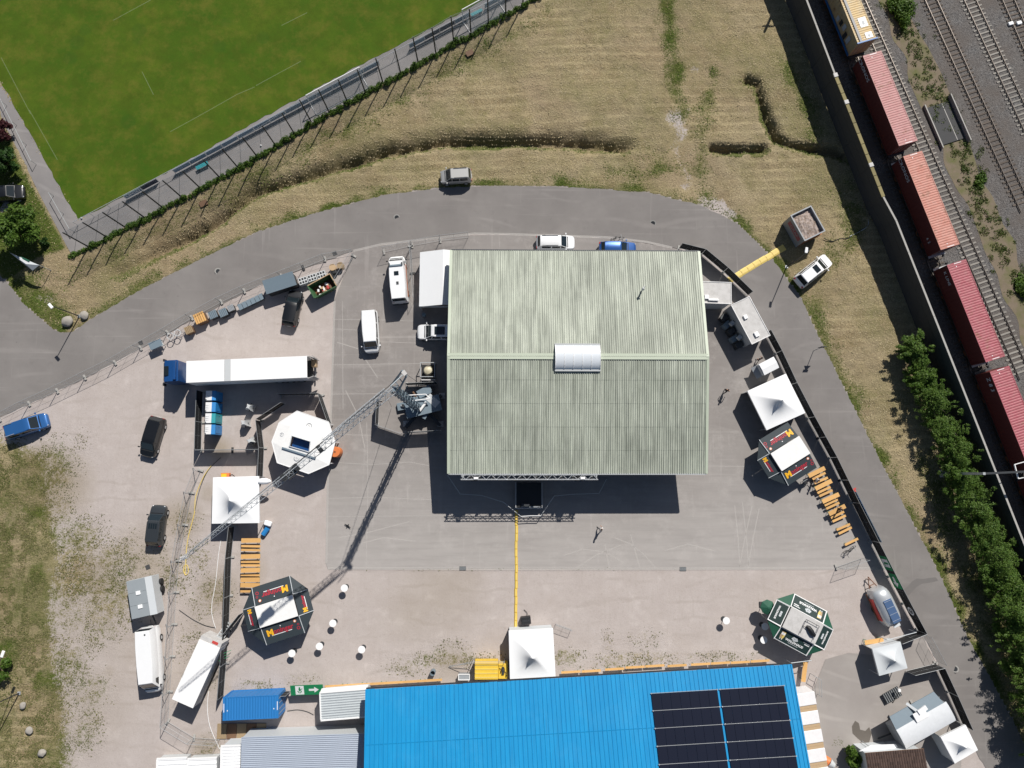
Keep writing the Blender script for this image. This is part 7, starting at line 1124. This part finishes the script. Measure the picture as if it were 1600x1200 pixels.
# ================================================================ PITCH SIDE
hd = thing('low_hedge', 'narrow dark green hedge between the pitch path and the meadow', 'hedge', (0, 0, 0)); bl = []; hp = PW([(112, 401), (140, 388), (197, 358), (285, 312), (372, 265), (460, 212), (543, 163), (626, 117), (709, 70), (790, 26), (870, -20)])
for a, b in zip(hp[:-1], hp[1:]):
    k = int((b-a).length/.35)
    for i in range(k): q = lerp(a, b, i/k); s_ = random.uniform(.2, .5)*(1.6 if random.random() < .15 else 1); bl.append((q.x+random.gauss(0, .1), q.y+random.gauss(0, .1), s_*.55, .4*random.uniform(.5, 1.2), .4*random.uniform(.5, 1.2), s_*.55))
leaves('foliage', M['leaf'], hd, bl, 26000, .1); st_ = MB(); [st_.tube((b[0], b[1], 0), (b[0], b[1], .35), .03, 4) for b in bl[::4]]; st_.build('stems', M['bark'], hd); 
npx = [(139, 386), (168, 371), (197, 356), (226, 340), (255, 325), (285, 309), (314, 295), (344, 278), (372, 262), (402, 245), (431, 228), (460, 209), (486, 190), (514, 175), (543, 160), (571, 145), (598, 128), (626, 114), (653, 97), (681, 83), (709, 66), (736, 55), (763, 38), (790, 22), (817, 6)]
nb_ = thing('ball_stop_fence', 'tall ball-stop fence of slim posts and netting beside the football pitch', 'fence', (0, 0, 0)); NH = 5.2; npw = PW(npx); tops = []
for p in npw: MB().tube(p, p+Vector((0, 0, NH)), .09, 6, .075).build('post', M['darksteel'], nb_)
for a, b in zip(npw[:-1], npw[1:]): MB().hexa([a+Vector((0, 0, .3)), b+Vector((0, 0, .3)), b+Vector((0, .004, .3)), a+Vector((0, .004, .3))], [a+Vector((0, 0, NH-.05)), b+Vector((0, 0, NH-.05)), b+Vector((0, .004, NH-.05)), a+Vector((0, .004, NH-.05))]).build('net', M['ball_net'], nb_)
for z in (NH, NH*.55): MB().pipe([p+Vector((0, 0, z)) for p in npw], .016, 4).build('cable', M['galv'], nb_)
# rail with advertising boards along the touch line
rl_ = thing('pitch_railing', 'low railing with advertising boards along the edge of the football pitch', 'railing', (0, 0, 0)); ra, rb_ = P(122, 352), P(850, -35); d = rb_-ra; k = 30; ang3 = math.atan2(d.y, d.x); ry = MB()
for i in range(k+1): q = ra+d*(i/k); MB().tube((q.x, q.y, 0), (q.x, q.y, 1.1), .03, 6).build('post', M['galv'], rl_)
MB().tube(ra+Vector((0, 0, 1.1)), rb_+Vector((0, 0, 1.1)), .035, 6).build('top_rail', M['alu'], rl_)
for i in range(k):
    m_ = ra+d*((i+.5)/k); 
    if i in (3, 4): o = bx(rl_, 'advertising_board', M['banner_dark'] if i == 4 else M['banner_blue'], (m_.x, m_.y, .55), (d.length/k-.1, .03, .8), ang3)
    elif i > 5 and i not in (19, 20, 25): o = bx(rl_, 'advertising_board', M['banner_blue'] if i not in (22, 23) else M['banner_dark'], (m_.x, m_.y, .55), (d.length/k-.1, .03, .8), ang3)
q = ra+d*(3.5/k); nrm = Vector((d.y, -d.x, 0)).normalized(); text_mesh('lettering', 'LIFCO', .62, M['white'], rl_, (q.x+nrm.x*.03, q.y+nrm.y*.03, .55), (R(90), 0, ang3), .004, 1.1, .02)
wr_ = thing('path_railing', 'thin railing along the paved path west of the football pitch', 'railing', (0, 0, 0)); a, b = P(0, 140), P(60, 262); 
for (a, b) in ((P(-4, 135), P(57, 257)), (P(84, 306), P(116, 362))):
    k = 4 if (b-a).length > 8 else 2; MB().tube(a+Vector((0, 0, 1.05)), b+Vector((0, 0, 1.05)), .035, 6).build('top_rail', M['galv'], wr_); [MB().tube(lerp(a, b, i/k), lerp(a, b, i/k)+Vector((0, 0, 1.05)), .03, 6).build('post', M['galv'], wr_) for i in range(k+1)]
def goal(label, A, B, depth):
    a, b = P(*A, 2.44), P(*B, 2.44); d = b-a; r = thing('football_goal', label, 'goal', ((a.x+b.x)/2, (a.y+b.y)/2, 0), math.atan2(d.y, d.x), 'parked football goals'); L_ = d.length; MB().tube((-L_/2, 0, 2.44), (L_/2, 0, 2.44), .06, 8).build('crossbar', M['white'], r)
    for s in (-1, 1): MB().tube((s*L_/2, 0, 0), (s*L_/2, 0, 2.44), .06, 8).build('post', M['white'], r); MB().tube((s*L_/2, 0, .05), (s*L_/2, -depth, .05), .05, 8).build('side_bar', M['white'], r); MB().tube((s*L_/2, -.9, 2.3), (s*L_/2, -depth, .05), .025, 6).build('net_stay', M['galv'], r)
    MB().tube((-L_/2, -depth, .05), (L_/2, -depth, .05), .05, 8).build('ground_bar', M['white'] if 'upper' in label else M['galv'], r); MB().hexa([(-L_/2, 0, 2.4), (L_/2, 0, 2.4), (L_/2, -depth, .08), (-L_/2, -depth, .08)], [(-L_/2, 0, 2.404), (L_/2, 0, 2.404), (L_/2, -depth, .084), (-L_/2, -depth, .084)]).build('net', M['ball_net'], r)
goal('white football goal parked on the path in the middle of the pitch side', (478, 149), (561, 105), 1.5); goal('white football goal parked on the path at the upper end of the pitch', (722, 15), (779, -16), 2.2)
tag(MB().tube((0, 0, 0), (0, 0, .22), .11, 12).build('football', M['white']), 'white football lying near the lower pitch corner', 'ball').location = P(128, 341, .03)
rr = [[(math.cos(t)*s_*.11, math.sin(t)*s_*.11, z) for t in np.linspace(0, 6.2832, 13)[:-1]] for s_, z in ((.2, 0), (.8, .05), (1, .11), (.8, .17), (.2, .22))]; o = MB().loft(rr).build('football', M['white'], smooth=60); o.location = P(408, 228, .01); tag(o, 'white football lying on the path below the first goal', 'ball'); bpy.data.objects['football'].data = o.data
for i, (px, py) in enumerate(((318, 261), (745, 23))): o = thing('path_bench', '%s green bench on the paved path by the pitch' % ('lower', 'upper')[i], 'bench', P(px, py), R(29), 'green benches on the path'); [bx(o, 'slat', M['toilet_teal'], (0, -.18+.12*k, .45), (1.6, .1, .04)) for k in range(4)]; [bx(o, 'leg', M['darksteel'], (x, 0, .21), (.08, .4, .42)) for x in (-.6, .6)]
for i, (px, py) in enumerate(((318, 318), (734, 83))): o = MB().box((0, 0, .05), (1.0, .7, .06), .5).build('rubber_mat', M['brownwood']); o.location = P(px, py, .06); tag(o, '%s dark mat lying on the meadow below the hedge' % ('lower', 'upper')[i], 'mat', 'dark mats on the meadow')
# ================================================================ GARDEN CORNER, LAMPS, BOULDERS, PEOPLE
def tree(name, label, px, py, rad, hh, n, m, lobes=22, size=.18):
    g = P(px, py, hh*.6); r = thing(name, label, 'tree', (g.x, g.y, 0)); bl = []
    for k in range(lobes): a = random.uniform(0, 6.28); q = rad*random.uniform(.2, .78); bl.append((math.cos(a)*q, math.sin(a)*q, hh*random.uniform(.35, .85), rad*random.uniform(.2, .36), rad*random.uniform(.2, .36), rad*random.uniform(.16, .28)))
    leaves('crown', M[m], r, bl, n, size); t = MB(); t.tube((0, 0, 0), (0, 0, hh*.7), .2, 8, .08); [t.tube((0, 0, hh*.3), (math.cos(k)*rad*.6, math.sin(k)*rad*.6, hh*.65), .08, 6, .03) for k in (0, 1.1, 2.3, 3.4, 4.6, 5.6)]; t.build('trunk', M['bark'], r)
tree('garden_tree', 'broad bright green tree at the left edge below the black car', 18, 355, 3.0, 5.5, 9000, 'leaf'); tree('garden_tree', 'dark green tree at the left edge beside the paved path', 0, 250, 2.0, 3.6, 4500, 'leaf_dark'); tree('copper_tree', 'small copper red leaved tree at the left edge', 0, 204, 1.5, 3.2, 2600, 'leaf_red'); bush('shrub', 'small round dark shrub on the lawn beside the broad green tree', 'shrub', 73, 381, .6, .6, .9, 900, 'leaf_dark', .11, 6)
pr_ = thing('folded_parasol', 'pale green and white cloth sail in the shade below the broad tree', 'sunshade', P(45, 408)); a, b, c_, d_ = [P(*q, 2.0)-P(45, 408) for q in ((22, 398), (63, 415), (49, 422), (44, 414))]; [setattr(v, 'z', z) for v, z in ((a, 2.6), (b, 2.2), (c_, 1.8), (d_, 2.4))]; MB().add([a, b, c_, d_]+[v-Vector((0, 0, .03)) for v in (a, b, c_, d_)], [(0, 1, 3), (1, 2, 3), (0, 3, 2), (4, 7, 5), (5, 7, 6), (4, 6, 7)]).build('sail', M['canvas_grey'], pr_); MB().beam(b, (b.x, b.y, 0), .06).build('pole', M['galv'], pr_); MB().beam(a, (a.x, a.y, 0), .06).build('pole', M['galv'], pr_); bx(pr_, 'green_hem', M['green_canvas'], ((a.x+b.x)/2, (a.y+b.y)/2, 2.42), (1.2, .2, .04), -.4)
def lamp(label, base, head, h, rz_=0.0, arm=True, name='street_lamp'):
    b = P(*base); hd_ = P(*head, h)-b; r = thing(name, label, 'street lamp', (b.x, b.y, 0), 0, 'street lamps'); MB().tube((0, 0, 0), (0, 0, h-.1), .075, 8, .05).build('pole', M['darksteel'], r); v = Vector((hd_.x, hd_.y, h)); MB().tube((0, 0, h-.12), v, .04, 6).build('arm', M['darksteel'], r); a_ = math.atan2(v.y, v.x); o = MB().box(v, (.7, .32, .14), a_).build('lamp_head', M['white'], r, bevel=.05); bx(o, 'lens', M['lamp_clear'], (v.x, v.y, h-.085), (.5, .24, .03), a_); bx(r, 'base_plate', M['galv'], (0, 0, .03), (.35, .35, .06))
lamp('street lamp on the grass corner at the left road junction', (124, 494), (79, 478), 5.6); lamp('street lamp beside the white car near the gravel skip', (1229, 417), (1260, 391), 5.6); lamp('street lamp leaning into view at the lower left edge', (30, 1083), (4, 1022), 5.8)
for (px, py, lab) in ((1274, 532, 'road sign post standing at the right verge of the road'),):
    b = P(1271, 548); r = thing('road_sign', lab, 'road sign', (b.x, b.y, 0)); MB().tube((0, 0, 0), (0, 0, 2.6), .04, 6).build('pole', M['galv'], r); MB().add([(math.cos(t)*.45, .03*s_, 2.3+math.sin(t)*.45) for s_ in (-1, 1) for t in (R(90), R(210), R(330))], [(0, 1, 2), (5, 4, 3), (0, 3, 4, 1), (1, 4, 5, 2), (2, 5, 3, 0)]).build('sign_plate', M['darksteel'], r); bx(r, 'upper_plate', M['darksteel'], (0, 0, 2.75), (.6, .05, .35))
def boulder(label, px, py, s_, seed, group='boulders'):
    r_ = random.Random(seed); bm = bmesh.new(); bmesh.ops.create_icosphere(bm, subdivisions=3, radius=1)
    f = [Vector((r_.uniform(-1, 1), r_.uniform(-1, 1), r_.uniform(-1, 1))).normalized() for _ in range(9)]
    for v in bm.verts:
        k = 1.0
        for q in f: k = min(k, .82/max(v.co.normalized().dot(q), .01)) if v.co.normalized().dot(q) > .75 else k
        v.co *= k*(1+r_.uniform(-.03, .03)); v.co.z *= .7
    me = bpy.data.meshes.new('boulder'); bm.to_mesh(me); bm.free(); me.materials.append(M['stone']); me.shade_smooth(); me.set_sharp_from_angle(angle=R(30)); o = link('boulder', me); q = P(px, py); o.location = (q.x, q.y, s_*.4); o.scale = (s_*1.1, s_, s_); o.rotation_euler = (0, 0, seed); tag(o, label, 'boulder', group)
boulder('topmost of the three boulders on the lower left grass', 37, 1102, .38, 1); boulder('middle boulder of three on the lower left grass', 47, 1141, .42, 2); boulder('lowest of the three boulders on the lower left grass', 67, 1176, .45, 3); boulder('long grey boulder beside the street lamp at the junction', 107, 503, .65, 4); boulder('dark boulder on the road edge right of the street lamp', 133, 493, .5, 5)
bush('shrub', 'green shrub at the left edge beside the lower lamp', 'shrub', 3, 1042, 1.5, 1.8, 1.6, 3000, 'leaf', .14); bush('palm_shrub', 'leafy green shrub above the brown tiled roof', 'shrub', 1329, 1176, 1.1, 1.1, 1.9, 1800, 'leaf', .22, 7)
# ---- house corner with brown tiles
p = PW([(1347, 1179), (1438, 1172), (1462, 1232), (1366, 1240)], 3.4); c = sum(p, Vector())/4; d = p[1]-p[0]; bh2 = thing('brown_house', 'small building with a brown tiled roof at the bottom edge', 'house', (c.x, c.y, 0), math.atan2(d.y, d.x)); L_, W_ = d.length, (p[0]-p[3]).length; bx(bh2, 'wall', M['canvas_grey'], (0, 0, 1.6), (L_-.4, W_-.4, 3.2)); M['tile'] = mat('tile', (.085, .055, .045), .75, var=.3, scale=3, rnd=.25); tm_ = MB().add([(-.155, 0, 0), (-.05, 0, .06), (.05, 0, .06), (.155, 0, 0), (-.155, .42, .05), (-.05, .42, .11), (.05, .42, .11), (.155, .42, .05)], [(0, 1, 5, 4), (1, 2, 6, 5), (2, 3, 7, 6)]).mesh('tile', M['tile']); nr, nc_ = 12, 24; cwid = L_/nc_
MB().hexa([(-L_/2, -W_/2, 3.6), (L_/2, -W_/2, 3.6), (L_/2, W_/2, 3.1), (-L_/2, W_/2, 3.1)], [(-L_/2, -W_/2, 3.68), (L_/2, -W_/2, 3.68), (L_/2, W_/2, 3.2), (-L_/2, W_/2, 3.2)]).build('roof_base', M['brownwood'], bh2)
for j in range(nr):
    for i in range(nc_): o = link('tile', tm_, bh2); yy = W_/2-(j+1)*W_/nr; o.location = (-L_/2+(i+.5)*cwid, yy, 3.2+(.5)*(1-(yy+W_/2)/W_)+.0); o.scale = (cwid/.31, W_/nr/.38, 1); o.rotation_euler = (0, 0, 0)
    if nr*nc_ > 300: break
p = PW([(1342, 1174), (1405, 1171), (1400, 1163), (1362, 1164)], 2.0); c = sum(p, Vector())/4; aw = thing('pale_awning', 'pale yellow awning cloth behind the brown tiled roof', 'awning', (c.x, c.y, 0)); MB().add([v-Vector((c.x, c.y, 0)) for v in p]+[v-Vector((c.x, c.y, .04)) for v in p], [(0, 1, 2, 3), (7, 6, 5, 4), (0, 4, 5, 1), (1, 5, 6, 2), (2, 6, 7, 3), (3, 7, 4, 0)]).build('cloth', M['canvas'], aw); [bx(aw, 'pole', M['galv'], (x, 0, 1), (.06, .06, 1.95)) for x in (-1.2, 1.2)]
q = P(1296, 1192, 1.2); o = thing('orange_mixer', 'orange and white round machine at the bottom edge right of the blue hall', 'machine', (q.x, q.y, 0), -.6); MB().tube((-.5, 0, .7), (.1, 0, .9), .45, 14, .5).build('drum', M['orange'], o); MB().tube((.1, 0, .9), (.7, 0, 1.0), .5, 14, .3).build('drum_mouth', M['grey_plastic'], o); bx(o, 'frame', M['darksteel'], (0, 0, .3), (1.0, .7, .5))
sw = thing('side_fence_rail', 'thin metal rail fence on the paving right of the blue hall', 'fence', P(1262, 1055)); w_ = [P(*q_)-P(1262, 1055) for q_ in ((1266, 1052), (1276, 1058), (1277, 1084)) ]; f_ = MB(); [f_.tube(v, v+Vector((0, 0, 1.2)), .03, 5) for v in w_]; f_.pipe([v+Vector((0, 0, 1.2)) for v in w_], .03, 5); f_.pipe([v+Vector((0, 0, .6)) for v in w_], .02, 5); f_.build('rails', M['galv'], sw)
pz = thing('tent_strut', 'thin pole lying across the fence gap by the small grey tent', 'pole', P(1396, 1075)); MB().tube((0, 0, 1.2), (-.2, -1.6, .05), .04, 6).build('strut', M['darksteel'], pz); bx(pz, 'white_foot', M['white'], (0, .1, 1.2), (.3, .3, .2))
for pts, lab in (([(1386, 1000), (1432, 988)], 'pale rail on top of the screen above the small grey tent'), ([(1236, 1036), (1268, 1032)], 'pale rail beside the right end of the blue hall roof')):
    a, b = P(*pts[0], 2.1), P(*pts[1], 2.1); r = thing('top_rail', lab, 'rail', ((a.x+b.x)/2, (a.y+b.y)/2, 0)); c = (a+b)/2; MB().tube((a.x-c.x, a.y-c.y, 2.1), (b.x-c.x, b.y-c.y, 2.1), .04, 6).build('tube', M['canvas_grey'], r); [MB().tube((v.x-c.x, v.y-c.y, 0), (v.x-c.x, v.y-c.y, 2.1), .03, 6).build('post', M['galv'], r) for v in (a, b)]
# ---- people
def person(label, px, py, face, shirt, trousers, step=.25, seated=False, arm=0.0):
    b = P(px, py); r = thing('person', label, 'person', (b.x, b.y, 0), face, 'people')
    hz = .93; 
    J = {'pel': (0, 0, hz), 'belly': (0, 0, 1.12), 'chest': (.02, 0, 1.34), 'neck': (.03, 0, 1.5), 'head0': (.04, 0, 1.6), 'head': (.05, 0, 1.68), 'top': (.04, 0, 1.74)}
    rad = {'pel': (.15, .12), 'belly': (.15, .11), 'chest': (.17, .12), 'neck': (.06, .06), 'head0': (.085, .085), 'head': (.1, .095), 'top': (.06, .06)}
    E = [('pel', 'belly'), ('belly', 'chest'), ('chest', 'neck'), ('neck', 'head0'), ('head0', 'head'), ('head', 'top')]
    for s, n in ((1, 'l'), (-1, 'r')):
        st = step*s; J.update({n+'sh': (.02, s*.19, 1.42), n+'el': (-.02-st*.4+arm*.2, s*.27, 1.15), n+'wr': (.08-st*.6+arm*.35, s*.25, .93+arm*.2), n+'ha': (.12-st*.7+arm*.42, s*.24, .85+arm*.22), n+'hip': (0, s*.1, .88), n+'kn': (st*.55+.04, s*.11, .5), n+'an': (st*.9-.05, s*.11, .09), n+'to': (st*.9+.14, s*.13, .04)})
        rad.update({n+'sh': (.07, .07), n+'el': (.05, .05), n+'wr': (.035, .035), n+'ha': (.04, .025), n+'hip': (.1, .1), n+'kn': (.065, .065), n+'an': (.045, .045), n+'to': (.045, .035)}); E += [('chest', n+'sh'), (n+'sh', n+'el'), (n+'el', n+'wr'), (n+'wr', n+'ha'), ('pel', n+'hip'), (n+'hip', n+'kn'), (n+'kn', n+'an'), (n+'an', n+'to')]
        for f_i in range(4): k = n+'f%d' % f_i; h_ = J[n+'ha']; J[k] = (h_[0]+.03+.01*f_i, h_[1]+(.03-.02*f_i), h_[2]-.07+.008*abs(f_i-1)); rad[k] = (.011, .011); E.append((n+'ha', k))
        k = n+'th'; h_ = J[n+'wr']; J[k] = (h_[0]+.07, h_[1]-s*.04, h_[2]-.06); rad[k] = (.012, .012); E.append((n+'ha', k))
    names = list(J); ix = {n: i for i, n in enumerate(names)}; me = bpy.data.meshes.new('body'); me.from_pydata([J[n] for n in names], [(ix[a], ix[b_]) for a, b_ in E], []); o = bpy.data.objects.new('tmp', me); C.objects.link(o)
    md = o.modifiers.new('s', 'SKIN'); sv_ = me.skin_vertices[0].data if me.skin_vertices else None
    if sv_ is None:
        bm = bmesh.new(); bm.from_mesh(me); bm.verts.layers.skin.verify(); bm.to_mesh(me); bm.free(); sv_ = me.skin_vertices[0].data
    for n in names: sv_[ix[n]].radius = rad[n]
    sv_[ix['pel']].use_root = True; sb_ = o.modifiers.new('b', 'SUBSURF'); sb_.levels = 1; sb_.render_levels = 1; bpy.context.view_layer.update()
    m2 = bpy.data.meshes.new_from_object(o.evaluated_get(bpy.context.evaluated_depsgraph_get())); bpy.data.objects.remove(o); m2.materials.clear(); [m2.materials.append(M[k]) for k in ('skin', shirt, trousers, 'black')]; m2.shade_smooth()
    for f in m2.polygons:
        z = f.center.z; y = abs(f.center.y); f.material_index = 0 if z > 1.47 or (y > .2 and z < 1.2) else 1 if z > .95 else 3 if z < .1 else 2
    link('body', m2, r); hr = MB(); hr.loft([[(.02+math.cos(t)*.11*s_, math.sin(t)*.1*s_, z) for t in np.linspace(0, 6.2832, 13)[:-1]] for s_, z in ((1.0, 1.66), (1.02, 1.72), (.8, 1.79), (.25, 1.82))]); hr.build('hair', M['hair'], r, smooth=60); [bx(r, 'eye', M['black'], (.145, s*.035, 1.68), (.012, .018, .012)) for s in (-1, 1)]; bx(r, 'nose', M['skin'], (.155, 0, 1.65), (.03, .022, .035))
person('person in a white top walking on the asphalt south of the hall', 937, 826, 2.2, 'cloth_white', 'cloth_dark', .3); person('person in dark clothes walking between the hall and the right tent', 1131, 612, .8, 'cloth_dark', 'cloth_dark', .28); person('person in a white top at the first table of the right row', 1270, 751, 2.8, 'cloth_white', 'cloth_dark', .12, arm=.5); person('person in dark clothes beside the slanted flat roofed hut', 1183, 563, 2.0, 'cloth_dark', 'cloth_dark', .1, arm=.3); person('person in dark clothes on the terrace by the right pavilion tables', 1305, 795, 2.6, 'cloth_dark', 'cloth_dark', .12)
# chair beside the person
q = P(1260, 754, .8); r = thing('folding_chair', 'grey framed chair beside the first right table', 'chair', (q.x, q.y, 0), .5); bx(r, 'seat', M['black'], (0, 0, .45), (.5, .5, .05)); bx(r, 'backrest', M['black'], (-.25, 0, .75), (.05, .5, .5)); [bx(r, 'leg', M['galv'], (x, y, .22), (.04, .04, .44)) for x in (-.22, .22) for y in (-.22, .22)]; MB().pipe([(-.3, -.3, .9), (-.3, .3, .9), (.3, .3, .9)], .03, 5).build('frame', M['galv'], r)
# bicycle parts at the open fence panel, bird in flight
def bike(label, px, py, rz_):
    r = thing('bicycle', label, 'bicycle', P(px, py), rz_); 
    for x in (-.52, .52): o = MB().add([(x+math.cos(t)*q_, w_, .34+math.sin(t)*q_) for q_, w_ in ((.34, -.02), (.34, .02), (.3, .02), (.3, -.02)) for t in np.linspace(0, 6.2832, 21)[:-1]], [(a*20+i, a*20+(i+1) % 20, ((a+1) % 4)*20+(i+1) % 20, ((a+1) % 4)*20+i) for a in range(4) for i in range(20)]).build('wheel', M['rubber'], r)
    f_ = MB(); [f_.tube(a, b, .025, 5) for a, b in (((-.52, 0, .34), (-.15, 0, .34)), ((-.15, 0, .34), (-.25, 0, .85)), ((-.25, 0, .8), (.35, 0, .82)), ((-.15, 0, .34), (.37, 0, .75)), ((.52, 0, .34), (.36, 0, .95)), ((-.52, 0, .34), (-.25, 0, .8)))]; f_.build('frame', M['darksteel'], r); bx(r, 'saddle', M['black'], (-.27, 0, .92), (.26, .14, .06)); MB().tube((.36, -.28, 1.0), (.36, .28, 1.0), .02, 5).build('handlebar', M['galv'], r)
bike('dark bicycle leaning at the open wire panel below the right benches', 1325, 858, .5); bike('bicycle parked by the steps of the sales trailer', 1428, 1102, .9); bike('bicycle parked at the north kerb behind the dark blue car', 964, 374, .1)
b = P(543, 822, 12); bd = MB(); bd.loft([[(x, math.cos(t)*s_*.07, math.sin(t)*s_*.07) for t in np.linspace(0, 6.2832, 9)[:-1]] for x, s_ in ((-.3, .2), (-.1, .9), (.1, 1), (.22, .6), (.3, .15))]); [bd.add([(-.05, 0, .02), (.12, 0, .02), (.05, s_*.42, .08), (-.02, s_*.42, .08), (-.05, 0, .0), (.12, 0, .0), (.05, s_*.42, .07), (-.02, s_*.42, .07)], [(0, 1, 2, 3), (7, 6, 5, 4), (0, 4, 5, 1), (1, 5, 6, 2), (2, 6, 7, 3), (3, 7, 4, 0)]) for s_ in (-1, 1)]; o = bd.build('bird', M['black']); q = P(543, 822, .15); o.location = (q.x, q.y, .12); o.rotation_euler = (0, 0, 1.0); tag(o, 'small dark bird on the asphalt left of the crane shadow', 'bird')
